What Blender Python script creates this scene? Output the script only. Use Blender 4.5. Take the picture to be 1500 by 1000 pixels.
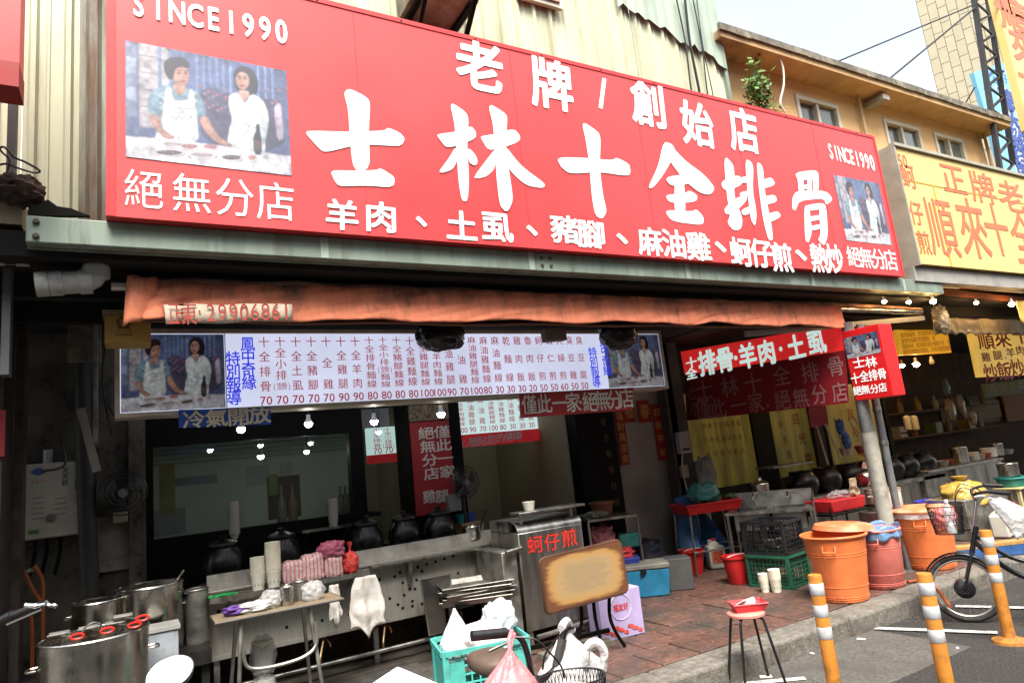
import bpy, math, random
from mathutils import Vector, Matrix, noise
R_ = math.radians
random.seed(11)
sc = bpy.context.scene
for o in list(bpy.data.objects): bpy.data.objects.remove(o, do_unlink=True)
COL = sc.collection

# ------------------------------------------------------------------ camera
FPX, EYE = 974.166, 1.65
AX = Vector((.8676293, -.0051037, .49718543))      # facade direction, in camera axes (right, down, forward)
AY = Vector((-.48558234, .20630493, .84949872))    # into the shop
AZ = Vector((-.10690739, -.97847444, .17651793))   # up
cam_d = bpy.data.cameras.new('camera'); cam = bpy.data.objects.new('camera', cam_d); COL.objects.link(cam)
cam_d.sensor_width = 36; cam_d.lens = 36 * FPX / 1500
cam_d.clip_start = .05; cam_d.clip_end = 2000
rm = Matrix(((AX[0], -AX[1], -AX[2]), (AY[0], -AY[1], -AY[2]), (AZ[0], -AZ[1], -AZ[2])))
cam.matrix_world = Matrix.Translation((0, 0, EYE)) @ rm.to_4x4()
sc.camera = cam

# ------------------------------------------------------------------ sky and sun (bright overcast day)
SUN_EL, SUN_AZ = R_(60), R_(200)     # azimuth from +Y clockwise
w = bpy.data.worlds.new('World'); sc.world = w; w.use_nodes = True
nt = w.node_tree; nt.nodes.clear()
N = nt.nodes.new
out = N('ShaderNodeOutputWorld'); bg = N('ShaderNodeBackground')
sky = N('ShaderNodeTexSky'); sky.sky_type = 'NISHITA'; sky.sun_disc = False
sky.sun_elevation = SUN_EL; sky.sun_rotation = SUN_AZ; sky.air_density = 1; sky.dust_density = 4; sky.ozone_density = 1
tc = N('ShaderNodeTexCoord'); nz = N('ShaderNodeTexNoise'); nz.inputs['Scale'].default_value = 1.6; nz.inputs['Detail'].default_value = 5
rp = N('ShaderNodeValToRGB'); rp.color_ramp.elements[0].position = .36; rp.color_ramp.elements[0].color = (.3, .3, .3, 1)
rp.color_ramp.elements[1].position = .6; rp.color_ramp.elements[1].color = (.95, .95, .95, 1)
mx = N('ShaderNodeMix'); mx.data_type = 'RGBA'; mx.inputs[7].default_value = (6.0, 6.15, 6.3, 1)
nt.links.new(tc.outputs['Generated'], nz.inputs['Vector']); nt.links.new(nz.outputs['Fac'], rp.inputs['Fac'])
nt.links.new(rp.outputs['Color'], mx.inputs[0]); nt.links.new(sky.outputs['Color'], mx.inputs[6])
nt.links.new(mx.outputs[2], bg.inputs['Color']); bg.inputs['Strength'].default_value = .1
nt.links.new(bg.outputs[0], out.inputs['Surface'])
sd = bpy.data.lights.new('sun', 'SUN'); sd.energy = 2.6; sd.angle = R_(32); sd.color = (1, .95, .87)
sun = bpy.data.objects.new('sun', sd); COL.objects.link(sun)
sdir = Vector((math.sin(SUN_AZ) * math.cos(SUN_EL), math.cos(SUN_AZ) * math.cos(SUN_EL), math.sin(SUN_EL)))
sun.rotation_euler = sdir.to_track_quat('Z', 'Y').to_euler()
sc.view_settings.view_transform = 'Standard'; sc.view_settings.look = 'None'
sc.view_settings.exposure = 1.85; sc.view_settings.gamma = 1; sc.view_settings.use_curve_mapping = False
sc.render.engine = 'CYCLES'
sc.cycles.max_bounces = 8; sc.cycles.diffuse_bounces = 3; sc.cycles.transparent_max_bounces = 16
sc.cycles.use_denoising = True; sc.cycles.sample_clamp_indirect = 6; sc.cycles.caustics_reflective = False; sc.cycles.caustics_refractive = False

# ------------------------------------------------------------------ measuring: a picture point on a known plane of the place
def ray(px, py):
    c = Vector((px - 750, py - 500, FPX)); return Vector((AX.dot(c), AY.dot(c), AZ.dot(c)))
def P(px, py, y):
    r = ray(px, py); return r * (y / r.y) + Vector((0, 0, EYE))
def G(px, py, z=.15):
    r = ray(px, py); return r * ((z - EYE) / r.z) + Vector((0, 0, EYE))
def PX(px, py, x):
    r = ray(px, py); return r * (x / r.x) + Vector((0, 0, EYE))
def D(px, py, d):
    return ray(px, py) * (d / FPX) + Vector((0, 0, EYE))
def mpp(p):                                            # metres per picture point at p
    q = Vector(p) - Vector((0, 0, EYE)); return (AX[2] * q.x + AY[2] * q.y + AZ[2] * q.z) / FPX

# ------------------------------------------------------------------ materials
MATS = {}
def mat(name, col=(.5, .5, .5), rough=.6, metal=0, var=.12, scale=6, bump=0, dirt=None, streak=False, rnd=0, emit=0, alpha=1, trans=0, spec=.5, coat=0, bscale=None, ior=1.45, sub=0, zg=None):
    """Procedural Principled material. dirt = (colour, threshold, scale)."""
    if name in MATS: return MATS[name]
    m = bpy.data.materials.new(name); m.use_nodes = True; MATS[name] = m
    t = m.node_tree; b = t.nodes['Principled BSDF']; L = t.links.new; n = t.nodes.new
    co = n('ShaderNodeTexCoord'); mp = n('ShaderNodeMapping')
    if streak: mp.inputs['Scale'].default_value = (1, 1, .12 if streak is True else streak)
    gp = n('ShaderNodeNewGeometry'); L(gp.outputs['Position'], mp.inputs['Vector'])
    ns = n('ShaderNodeTexNoise'); ns.inputs['Scale'].default_value = scale; ns.inputs['Detail'].default_value = 6; ns.inputs['Roughness'].default_value = .65
    L(mp.outputs[0], ns.inputs['Vector'])
    mix = n('ShaderNodeMix'); mix.data_type = 'RGBA'
    mix.inputs[6].default_value = (*[max(0, c * (1 - var * 1.6)) for c in col], 1); mix.inputs[7].default_value = (*[c * (1 + var * 1.3) for c in col], 1)
    ct_ = n('ShaderNodeMapRange'); ct_.inputs[1].default_value = .3; ct_.inputs[2].default_value = .7
    L(ns.outputs['Fac'], ct_.inputs[0]); L(ct_.outputs[0], mix.inputs[0]); last = mix.outputs[2]
    if rnd:
        oi = n('ShaderNodeObjectInfo'); mr = n('ShaderNodeMapRange'); mr.inputs[3].default_value = 1 - rnd; mr.inputs[4].default_value = 1 + rnd
        hs = n('ShaderNodeHueSaturation'); L(oi.outputs['Random'], mr.inputs[0]); L(mr.outputs[0], hs.inputs['Value']); L(last, hs.inputs['Color']); last = hs.outputs[0]
    if dirt:
        dn = n('ShaderNodeTexNoise'); dn.inputs['Scale'].default_value = dirt[2]; dn.inputs['Detail'].default_value = 8; dn.inputs['Roughness'].default_value = .7
        L(mp.outputs[0], dn.inputs['Vector'])
        dr = n('ShaderNodeValToRGB'); dr.color_ramp.elements[0].position = dirt[1] - .05; dr.color_ramp.elements[1].position = min(1, dirt[1] + .2)
        dsrc = dn.outputs['Fac']
        if zg:                                             # grime that gathers between two heights
            sp_ = n('ShaderNodeSeparateXYZ'); L(gp.outputs['Position'], sp_.inputs[0]); zr = n('ShaderNodeMapRange'); zr.inputs[1].default_value = zg[0]; zr.inputs[2].default_value = zg[1]; zr.inputs[3].default_value = 0; zr.inputs[4].default_value = zg[2]
            ad = n('ShaderNodeMath'); ad.operation = 'ADD'; L(sp_.outputs[2], zr.inputs[0]); L(dsrc, ad.inputs[0]); L(zr.outputs[0], ad.inputs[1]); dsrc = ad.outputs[0]
        L(dsrc, dr.inputs[0]); dm = n('ShaderNodeMix'); dm.data_type = 'RGBA'; dm.inputs[7].default_value = (*dirt[0], 1)
        L(dr.outputs[0], dm.inputs[0]); L(last, dm.inputs[6]); last = dm.outputs[2]
    L(last, b.inputs['Base Color'])
    rr = n('ShaderNodeMapRange'); rr.inputs[3].default_value = max(.02, rough - .1); rr.inputs[4].default_value = min(1, rough + .12)
    L(ct_.outputs[0], rr.inputs[0]); L(rr.outputs[0], b.inputs['Roughness'])
    if rough < .04:
        for lk in list(b.inputs['Roughness'].links): t.links.remove(lk)
        b.inputs['Roughness'].default_value = .015
    b.inputs['Metallic'].default_value = metal; b.inputs['Specular IOR Level'].default_value = spec; b.inputs['IOR'].default_value = ior
    b.inputs['Coat Weight'].default_value = coat; b.inputs['Alpha'].default_value = alpha; b.inputs['Transmission Weight'].default_value = trans
    if sub: b.inputs['Subsurface Weight'].default_value = sub; b.inputs['Subsurface Radius'].default_value = (.02, .02, .02)
    if emit: L(last, b.inputs['Emission Color']); b.inputs['Emission Strength'].default_value = emit
    if bump:
        bn = n('ShaderNodeTexNoise'); bn.inputs['Scale'].default_value = bscale or scale * 4; bn.inputs['Detail'].default_value = 6
        L(mp.outputs[0], bn.inputs['Vector']); bp = n('ShaderNodeBump'); bp.inputs['Strength'].default_value = bump; bp.inputs['Distance'].default_value = .02
        L(bn.outputs['Fac'], bp.inputs['Height']); L(bp.outputs[0], b.inputs['Normal'])
    return m
def print_mat(name, emit=0, gain=1, lift=0):                    # flat print: colours carried by the printed shapes
    if name in MATS: return MATS[name]
    m = bpy.data.materials.new(name); m.use_nodes = True; MATS[name] = m
    t = m.node_tree; b = t.nodes['Principled BSDF']; a = t.nodes.new('ShaderNodeVertexColor'); a.layer_name = 'ink'
    mu = t.nodes.new('ShaderNodeMix'); mu.data_type = 'RGBA'; mu.blend_type = 'MULTIPLY'; mu.inputs[0].default_value = 1; mu.inputs[7].default_value = (gain, gain, gain, 1)
    ns = t.nodes.new('ShaderNodeTexNoise'); ns.inputs['Scale'].default_value = 60
    m2 = t.nodes.new('ShaderNodeMix'); m2.data_type = 'RGBA'; m2.blend_type = 'ADD'; m2.inputs[0].default_value = 1; m2.inputs[7].default_value = (lift * .85, lift * .95, lift * 1.15, 1)
    t.links.new(a.outputs[0], mu.inputs[6]); t.links.new(mu.outputs[2], m2.inputs[6])
    t.links.new(m2.outputs[2], b.inputs['Base Color'])
    b.inputs['Roughness'].default_value = .35
    if emit: t.links.new(m2.outputs[2], b.inputs['Emission Color']); b.inputs['Emission Strength'].default_value = emit
    return m

# ------------------------------------------------------------------ mesh building
class MB:
    def __init__(s): s.v = []; s.f = []
    def add(s, vs, fs):
        k = len(s.v); s.v += [Vector(a) for a in vs]; s.f += [tuple(i + k for i in f) for f in fs]; return s
    def box(s, x0, x1, y0, y1, z0, z1, M=None):
        vs = [Vector((x, y, z)) for x in (x0, x1) for y in (y0, y1) for z in (z0, z1)]
        if M: vs = [M @ a for a in vs]
        return s.add(vs, [(0, 1, 3, 2), (4, 6, 7, 5), (0, 4, 5, 1), (2, 3, 7, 6), (0, 2, 6, 4), (1, 5, 7, 3)])
    def bar(s, a, b, w, h, up=(0, 0, 1)):                 # square bar from a to b
        a, b = Vector(a), Vector(b); d = (b - a).normalized(); u = Vector(up)
        if abs(d.dot(u)) > .97: u = Vector((0, 1, 0))
        q = d.cross(u).normalized(); u = q.cross(d)
        vs = [p + q * i * w / 2 + u * j * h / 2 for p in (a, b) for i, j in ((-1, -1), (1, -1), (1, 1), (-1, 1))]
        return s.add(vs, [(0, 1, 2, 3)[::-1], (4, 5, 6, 7), (0, 1, 5, 4), (1, 2, 6, 5), (2, 3, 7, 6), (3, 0, 4, 7)])
    def tube(s, pts, r, n=8, caps=True, closed=False):
        pts = [Vector(p) for p in pts]; k = len(pts); rs = r if isinstance(r, (list, tuple)) else [r] * k
        base = len(s.v); prev = None
        for i, p in enumerate(pts):
            d = (pts[(i + 1) % k] - pts[i - 1]) if closed else (pts[min(i + 1, k - 1)] - pts[max(i - 1, 0)])
            d = d.normalized() if d.length > 1e-9 else Vector((0, 0, 1))
            if prev is None: q = d.orthogonal().normalized()
            else:
                q = prev - d * prev.dot(d); q = q.normalized() if q.length > 1e-6 else d.orthogonal().normalized()
            prev = q; e = d.cross(q)
            for j in range(n):
                a = 2 * math.pi * j / n; s.v.append(p + (q * math.cos(a) + e * math.sin(a)) * rs[i])
        for i in range(k if closed else k - 1):
            i2 = (i + 1) % k
            for j in range(n):
                s.f.append((base + i * n + j, base + i * n + (j + 1) % n, base + i2 * n + (j + 1) % n, base + i2 * n + j))
        if caps and not closed:
            s.f.append(tuple(base + j for j in range(n))[::-1]); s.f.append(tuple(base + (k - 1) * n + j for j in range(n)))
        return s
    def lathe(s, prof, c=(0, 0, 0), n=24, cap=True, M=None):
        c = Vector(c); base = len(s.v)
        for r, z in prof:
            for j in range(n):
                a = 2 * math.pi * j / n; p = Vector((r * math.cos(a), r * math.sin(a), z))
                s.v.append((M @ p if M else p) + c)
        for i in range(len(prof) - 1):
            for j in range(n):
                s.f.append((base + i * n + j, base + i * n + (j + 1) % n, base + (i + 1) * n + (j + 1) % n, base + (i + 1) * n + j))
        if cap:
            if prof[0][0] > 1e-4: s.f.append(tuple(base + j for j in range(n))[::-1])
            if prof[-1][0] > 1e-4: s.f.append(tuple(base + (len(prof) - 1) * n + j for j in range(n)))
        return s
    def prism(s, poly, d):                                # 3-D outline pushed out by vector d
        poly = [Vector(p) for p in poly]; d = Vector(d); n = len(poly)
        fs = [tuple(range(n))[::-1], tuple(range(n, 2 * n))] + [(i, (i + 1) % n, n + (i + 1) % n, n + i) for i in range(n)]
        return s.add(poly + [p + d for p in poly], fs)
    def grid(s, fn, nu, nv):
        base = len(s.v)
        for i in range(nu + 1):
            for j in range(nv + 1): s.v.append(Vector(fn(i / nu, j / nv)))
        for i in range(nu):
            for j in range(nv):
                a = base + i * (nv + 1) + j; s.f.append((a, a + nv + 1, a + nv + 2, a + 1))
        return s
    def blob(s, c, rx, ry, rz, seed=0, amp=.12, fr=3.0, n=28, m=20, e=.8, crink=0, M=None):
        """lumpy soft volume (bags, bundles): superellipsoid with folds"""
        c = Vector(c); base = len(s.v); off = Vector((seed * 7.3, seed * 3.1, seed * 5.7))
        def pw(x): return math.copysign(abs(x) ** e, x)
        for i in range(m + 1):
            la = -math.pi / 2 + math.pi * i / m
            for j in range(n):
                lo = 2 * math.pi * j / n
                p = Vector((pw(math.cos(la)) * pw(math.cos(lo)), pw(math.cos(la)) * pw(math.sin(lo)), pw(math.sin(la))))
                k = 1 + amp * noise.noise(p * fr + off) + crink * abs(noise.noise(p * fr * 3 + off))
                p = Vector((p.x * rx * k, p.y * ry * k, p.z * rz * k))
                s.v.append((M @ p if M else p) + c)
        for i in range(m):
            for j in range(n):
                s.f.append((base + i * n + j, base + i * n + (j + 1) % n, base + (i + 1) * n + (j + 1) % n, base + (i + 1) * n + j))
        return s
    def build(s, name, material, parent=None, world=True, smooth=38, bevel=0, seg=2, solid=0, label=None, kind=None):
        me = bpy.data.meshes.new(name)
        vs = s.v
        if parent is not None and world:
            inv = WM[parent.name].inverted(); vs = [inv @ a for a in vs]
        me.from_pydata([tuple(a) for a in vs], [], s.f); me.validate()
        o = bpy.data.objects.new(name, me); COL.objects.link(o)
        mats = material if isinstance(material, (list, tuple)) else [material]
        for q in mats: me.materials.append(q)
        if smooth:
            me.polygons.foreach_set('use_smooth', [True] * len(me.polygons)); me.set_sharp_from_angle(angle=R_(smooth))
        if parent is not None: o.parent = parent; WM[o.name] = WM[parent.name]
        else: WM[o.name] = Matrix()
        if solid:
            q = o.modifiers.new('solid', 'SOLIDIFY'); q.thickness = solid; q.offset = 0
        if bevel:
            q = o.modifiers.new('bevel', 'BEVEL'); q.width = bevel; q.segments = seg; q.limit_method = 'ANGLE'; q.angle_limit = R_(40)
        if label: o['label'] = label
        if kind: o['kind'] = kind
        return o
WM = {}
def thing(name, label, cat, loc=(0, 0, 0), rz=0, group=None):
    o = bpy.data.objects.new(name, None); COL.objects.link(o); o.empty_display_size = .1
    o.location = loc; o.rotation_euler = (0, 0, rz); o['label'] = label; o['category'] = cat
    if group: o['group'] = group
    WM[o.name] = Matrix.Translation(Vector(loc)) @ Matrix.Rotation(rz, 4, 'Z')
    return o
def tag(o, label, cat, group=None):
    o['label'] = label; o['category'] = cat
    if group: o['group'] = group
    return o
def dup(root, loc, rz=None, label=None):
    def cp(o, parent):
        c = o.copy(); COL.objects.link(c); c.parent = parent
        for ch in [x for x in o.children]: cp(ch, c)
        return c
    r = cp(root, None); r.location = loc
    if rz is not None: r.rotation_euler = (0, 0, rz)
    if label: r['label'] = label
    WM[r.name] = Matrix.Translation(Vector(loc)) @ Matrix.Rotation(r.rotation_euler.z, 4, 'Z')
    return r
def circ(c, r, n=16, ax='z', a0=0, a1=360):
    c = Vector(c); o = []
    for i in range(n + (0 if a1 - a0 == 360 else 1)):
        a = R_(a0 + (a1 - a0) * i / n); u, v = r * math.cos(a), r * math.sin(a)
        o.append(c + (Vector((u, v, 0)) if ax == 'z' else Vector((u, 0, v)) if ax == 'y' else Vector((0, u, v))))
    return o
def smooth_path(pts, k=4):
    pts = [Vector(p) for p in pts]; o = []
    for i in range(len(pts) - 1):
        a, b, c, d = pts[max(i - 1, 0)], pts[i], pts[i + 1], pts[min(i + 2, len(pts) - 1)]
        for j in range(k):
            t = j / k; o.append(.5 * ((2 * b) + (c - a) * t + (2 * a - 5 * b + 4 * c - d) * t * t + (3 * b - a - 3 * c + d) * t ** 3))
    return o + [pts[-1]]

# ------------------------------------------------------------------ lettering
GL = {}
def preload(chars, offs):
    tmp = []
    for ch in sorted(set(chars)):
        for off in offs:
            c = bpy.data.curves.new('glyph', 'FONT'); c.body = ch; c.resolution_u = 3; c.offset = off
            o = bpy.data.objects.new('glyph', c); COL.objects.link(o); tmp.append((ch, off, o))
    dg = bpy.context.evaluated_depsgraph_get()
    for ch, off, o in tmp:
        me = bpy.data.meshes.new_from_object(o.evaluated_get(dg))
        v = [(a.co.x, a.co.y) for a in me.vertices]; f = [tuple(p.vertices) for p in me.polygons]
        if v:
            x0, x1 = min(a[0] for a in v), max(a[0] for a in v); y0, y1 = min(a[1] for a in v), max(a[1] for a in v)
        else: x0, x1, y0, y1 = 0, 1, 0, 1
        GL[ch, off] = (v, f, x0, x1, y0, y1); bpy.data.meshes.remove(me)
    for ch, off, o in tmp:
        c = o.data; bpy.data.objects.remove(o, do_unlink=True); bpy.data.curves.remove(c)
class Face:
    """a flat face in the place: origin, reading direction u, up v; glyphs are laid on it"""
    def __init__(s, o, u=(1, 0, 0), v=(0, 0, 1)):
        s.o, s.u, s.v = Vector(o), Vector(u).normalized(), Vector(v).normalized(); s.n = s.u.cross(s.v)
    def pt(s, a, b, h=0): return s.o + s.u * a + s.v * b + s.n * h
    def loc(s, p): d = Vector(p) - s.o; return d.dot(s.u), d.dot(s.v)
def put(mb, F, ch, p, w, h, off=0, rise=.004, shear=0, rot=0):
    """one character centred on world point p, em box w wide and h high; off thickens the strokes"""
    if ch == ' ' or (ch, 0) not in GL: return
    if off:
        n = 8 if off > .02 else 4
        for k in range(n):
            a = 6.283 * (k + .5) / n
            put(mb, F, ch, Vector(p) + F.u * math.cos(a) * off * w + F.v * math.sin(a) * off * h, w, h, 0, rise + .00025 * (k + 1), shear, rot)
    vs, fs, x0, x1, y0, y1 = GL[ch, 0]
    a, b = F.loc(p)
    cx, cy = (.5, .38) if ord(ch) > 0x2000 else ((x0 + x1) / 2, .345)
    if ch in '、': cx, cy = (x0 + x1) / 2, (y0 + y1) / 2
    cr, sr = math.cos(rot), math.sin(rot); o = []
    for x, y in vs:
        X, Y = (x - cx) * w, (y - cy) * h; X += Y * shear
        o.append(F.pt(a + X * cr - Y * sr, b + X * sr + Y * cr, rise))
    mb.add(o, fs)
def line(mb, F, s, p0, p1, w, h, off=.02, rise=.004, shear=0, jit=0):
    p0, p1 = Vector(p0), Vector(p1); n = len(s)
    for i, ch in enumerate(s):
        p = p0.lerp(p1, i / max(1, n - 1)); put(mb, F, ch, p, w, h, off, rise, shear, jit * (random.random() - .5))
def chaikin(pts, k=1):
    for _ in range(k):
        o = []
        for i in range(len(pts)):
            a, b = Vector(pts[i]), Vector(pts[(i + 1) % len(pts)]); o += [a * .8 + b * .2, a * .2 + b * .8]
        pts = o
    return pts
ALL = '老牌/創始店士林十全排骨羊肉虱土、豬腳麻油雞蚵仔煎熱炒絕無分SINCE190鳳中奇緣特別報導小支()腿線麵飯乾魯蝦仁天婦臭豆腐正東:29068冷氣開放僅此一家·心體貼您的健康順來50+歡迎光臨萬里財四季平安福春滿乾坤餐牛.炒大雞排蔥抓餅小吃7834魚米電話新品上市招財進寶天天好ok年市場夜豪友RAFTONE-'
preload(ALL, (0,))
# ------------------------------------------------------------------ palette
steel = mat('brushed_steel', (.42, .41, .38), .34, 1, .25, 9, .06, dirt=((.1, .09, .07), .58, 5), streak=True)
steel_dull = mat('dull_steel', (.34, .33, .3), .48, .9, .3, 7, .08, dirt=((.07, .06, .05), .55, 4))
steel_pot = mat('pot_steel', (.5, .48, .43), .24, 1, .2, 5, .04, dirt=((.09, .08, .06), .62, 6))
chrome = mat('chrome', (.75, .75, .76), .12, 1, .05, 4)
blackp = mat('black_plastic', (.012, .012, .013), .38, 0, .3, 9)
blackpaint = mat('black_paint', (.005, .0045, .004), .55, 0, .4, 6, .05, spec=.12)
blackpot = mat('black_glaze', (.005, .005, .005), .33, 0, .4, 9, dirt=((.03, .025, .02), .55, 9))
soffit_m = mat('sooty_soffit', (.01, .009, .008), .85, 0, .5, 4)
red_sign = mat('red_sign_vinyl', (.66, .052, .056), .4, 0, .1, .55, .03, spec=.6, bscale=1.1, dirt=((.56, .06, .06), .6, 2.5))
red_frame = mat('red_sign_edge', (.58, .035, .04), .5, 0, .12, 4)
white_ink = mat('white_letter_vinyl', (.85, .85, .85), .45, 0, .03, 3)
white_paint = mat('white_paint', (.78, .77, .74), .55, 0, .08, 5)
green_steel = mat('pale_green_painted_steel', (.24, .3, .25), .55, .1, .14, 5, .05, dirt=((.1, .09, .06), .56, 9), streak=True)
clad = mat('cream_green_cladding', (.5, .53, .38), .5, .1, .12, 2.5, .03, dirt=((.3, .27, .16), .58, 4), streak=True, rnd=.06)
clad_rust = mat('rust_stained_cladding', (.26, .3, .24), .6, .1, .25, 5, .05, dirt=((.09, .045, .02), .42, 6), streak=True)
pvc = mat('grey_pvc', (.42, .43, .41), .45, 0, .12, 5, .03, dirt=((.1, .09, .08), .62, 7))
awn_m = mat('stained_orange_canvas', (.7, .22, .12), .88, 0, .14, 12, .22, dirt=((.13, .07, .055), .61, 5.5), bscale=30, zg=(2.74, 2.93, .17), streak=.4)
awn_top = mat('weathered_canvas_roll', (.42, .22, .16), .85, 0, .3, 8, .3, dirt=((.14, .1, .08), .5, 9))
cloth_w = mat('old_cream_cloth', (.62, .54, .42), .9, 0, .12, 10, .2)
red_txt = mat('red_lettering', (.56, .03, .03), .6, 0, .06, 4)
dkred = mat('dark_red_banner', (.27, .015, .018), .6, 0, .15, 3, .05)
wallp = mat('dirty_plaster', (.17, .15, .11), .9, 0, .4, 9, .45, dirt=((.014, .012, .01), .44, 4.5))
interior = mat('interior_wall', (.36, .31, .2), .8, 0, .08, 1.5, .03)
intback = mat('room_wall_green', (.66, .75, .66), .8, 0, .06, 1.2)
concrete = mat('concrete', (.16, .147, .125), .9, 0, .3, 22, .5, dirt=((.075, .065, .05), .5, 3.5))
asphalt = mat('asphalt', (.034, .032, .03), .85, 0, .62, 60, 1, dirt=((.075, .065, .055), .54, 1.4), bscale=75)
tile_m = mat('red_paving_tile', (.125, .06, .044), .55, 0, .3, 14, .3, dirt=((.05, .042, .036), .47, 2.4), rnd=.2)
grout = mat('paving_grout', (.07, .058, .05), .9, 0, .3, 8, .3)
floor_dark = mat('wet_dark_floor', (.06, .055, .048), .35, 0, .4, 3, .15)
roadpaint = mat('road_paint', (.6, .59, .55), .8, 0, .15, 30, .3, dirt=((.09, .085, .08), .52, 14))
glass_m = bpy.data.materials.new('window_glass'); glass_m.use_nodes = True
_t = glass_m.node_tree; _t.nodes.clear(); _o = _t.nodes.new('ShaderNodeOutputMaterial'); _m = _t.nodes.new('ShaderNodeMixShader'); _a = _t.nodes.new('ShaderNodeBsdfTransparent'); _a.inputs[0].default_value = (.82, .88, .84, 1)
_g = _t.nodes.new('ShaderNodeBsdfGlossy'); _g.inputs['Roughness'].default_value = .02; _f = _t.nodes.new('ShaderNodeFresnel'); _f.inputs[0].default_value = 1.7
_t.links.new(_f.outputs[0], _m.inputs[0]); _t.links.new(_a.outputs[0], _m.inputs[1]); _t.links.new(_g.outputs[0], _m.inputs[2]); _t.links.new(_m.outputs[0], _o.inputs[0])
yellow_sign = mat('yellow_sign', (.78, .58, .2), .5, 0, .06, 2, dirt=((.7, .5, .22), .55, 2))
orange_wall = mat('orange_plaster', (.68, .45, .22), .85, 0, .06, 2, .08, dirt=((.5, .29, .13), .6, 1.5), streak=True)
lit_white = mat('backlit_white', (.53, .57, .73), .4, 0, .1, 1.2, emit=.3)
lit_red = mat('backlit_red', (.6, .02, .02), .4, 0, .1, 2, emit=.2)
lit_ink = mat('backlit_white_ink', (.56, .74, .7), .4, 0, .06, 4, emit=.24)
ink_red = mat('menu_red_ink', (.3, .012, .018), .5, 0, .05, 4, emit=.2)
ink_blue = mat('menu_blue_ink', (.025, .03, .5), .5, 0, .05, 4, emit=.3)
bulb_on = mat('lit_bulb', (1, .97, .92), .4, 0, 0, 2, emit=16)
bulb_warm = mat('lit_warm_bulb', (1, .58, .22), .4, 0, 0, 2, emit=75)
orange_pl = mat('orange_bin_plastic', (.7, .18, .055), .42, 0, .1, 7, .05, dirt=((.26, .07, .03), .66, 12), zg=(.32, .15, .14))
pink_pl = mat('faded_pink_plastic', (.64, .18, .14), .5, 0, .1, 7, .05, dirt=((.27, .08, .07), .66, 12), zg=(.32, .15, .14))
red_pl = mat('red_plastic', (.52, .02, .02), .38, 0, .12, 5)
cup_w = mat('paper_cup', (.76, .72, .6), .6, 0, .04, 5)
wood_tan = mat('worn_wood', (.34, .16, .06), .5, 0, .25, 8, .1)

# ------------------------------------------------------------------ ground
def structure(name, mb, m, **k):
    o = mb.build(name, m, None, **k); o['kind'] = 'structure'; return o
KY = 3.64
structure('road', MB().grid(lambda u, v: (-60 + 160 * u, -40 + 160 * v, 0), 8, 8), asphalt)
structure('concrete_gutter', MB().box(-12, 5.2, KY - .75, KY + .05, -.05, .006), mat('gutter_concrete', (.1, .093, .08), .88, 0, .35, 40, .5, dirt=((.06, .055, .05), .48, 2.2)))
kerb = structure('kerb', MB().box(-12, 18, KY + .015, KY + .25, -.1, .135), concrete)
x = .2
while x < 9.5:
    l = .95
    MB().box(x + .006, x + l - .006, KY + random.uniform(-.004, .004), KY + .26, -.05, .148 + random.uniform(-.004, .004)).build('kerb_stone', concrete, kerb, bevel=.025, seg=3)
    x += l
pave = structure('pavement', MB().box(-12, 18, KY + .24, 14, -.1, .128), grout)
TS = .36; tproto = None; nt_ = 0
ys = KY + .27
for j in range(8):
    for i in range(4, 28):
        x0 = .35 + i * TS + (TS / 2 if j % 2 else 0)
        y0 = ys + j * TS
        if x0 > 10.2 or x0 < 2.0 or (y0 > 5.4 and x0 > 7): continue
        if tproto is None:
            tproto = MB().box(0, TS - .012, 0, TS - .012, -.02, .02).build('tile', tile_m, pave, bevel=.006); t = tproto
        else:
            t = tproto.copy(); COL.objects.link(t)
        t.location = (x0, y0, .128 + random.uniform(-.004, .003)); t.rotation_euler = (random.uniform(-.008, .008), random.uniform(-.008, .008), random.uniform(-.006, .006)); nt_ += 1
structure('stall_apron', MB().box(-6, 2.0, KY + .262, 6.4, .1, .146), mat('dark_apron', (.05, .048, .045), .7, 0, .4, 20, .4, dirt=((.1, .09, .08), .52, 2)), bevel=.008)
# painted bay lines
def stripe(a, b, w):
    a, b = G(*a, .0), G(*b, .0); d = (b - a).normalized(); q = Vector((-d.y, d.x, 0)) * w / 2
    m = MB(); m.add([a + q + Vector((0, 0, .012)), a - q + Vector((0, 0, .012)), b - q + Vector((0, 0, .012)), b + q + Vector((0, 0, .012))], [(0, 1, 2, 3)]); return m
structure('bay_line', stripe((1275, 921), (1462, 928), .07), roadpaint)
structure('bay_line', stripe((1400, 889), (1560, 893), .07), roadpaint)
structure('bay_line', stripe((1090, 1003), (1180, 995), .06), roadpaint)
lit_paper = mat('litter_paper', (.7, .68, .62), .9, 0, .1, 9)
for px, py, s, lb in [(1122, 992, .04, 'white paper scrap on the road behind the stool legs'), (1262, 937, .03, 'flat white paper scrap in the gutter left of the middle bollard'), (1276, 914, .03, 'torn paper scrap against the kerb below the pink bin'), (1403, 950, .014, 'tiny pale scrap on the asphalt right of the middle bollard'), (1190, 958, .018, 'small pale scrap in the gutter beside the leftmost bollard'), (1355, 902, .014, 'small pale scrap by the bicycle wheel'), (1420, 925, .016, 'pale chip on the asphalt left of the rightmost bollard')]:
    g = G(px, py, .0); a = random.uniform(0, 3)
    o = MB().box(-s, s, -s * .6, s * .6, .008, .011, Matrix.Translation(g) @ Matrix.Rotation(a, 4, 'Z')).build('paper_scrap', lit_paper)
    tag(o, lb, 'litter', 'litter scraps on the road')
grit = MB(); random.seed(8)
for k in range(500):
    x_, y_ = random.uniform(2.2, 8.5), KY - abs(random.gauss(0, .35)) - .01; q = random.uniform(.002, .006)
    grit.blob((x_, y_, .012), q, q, q * .6, k, .3, n=5, m=3)
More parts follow.
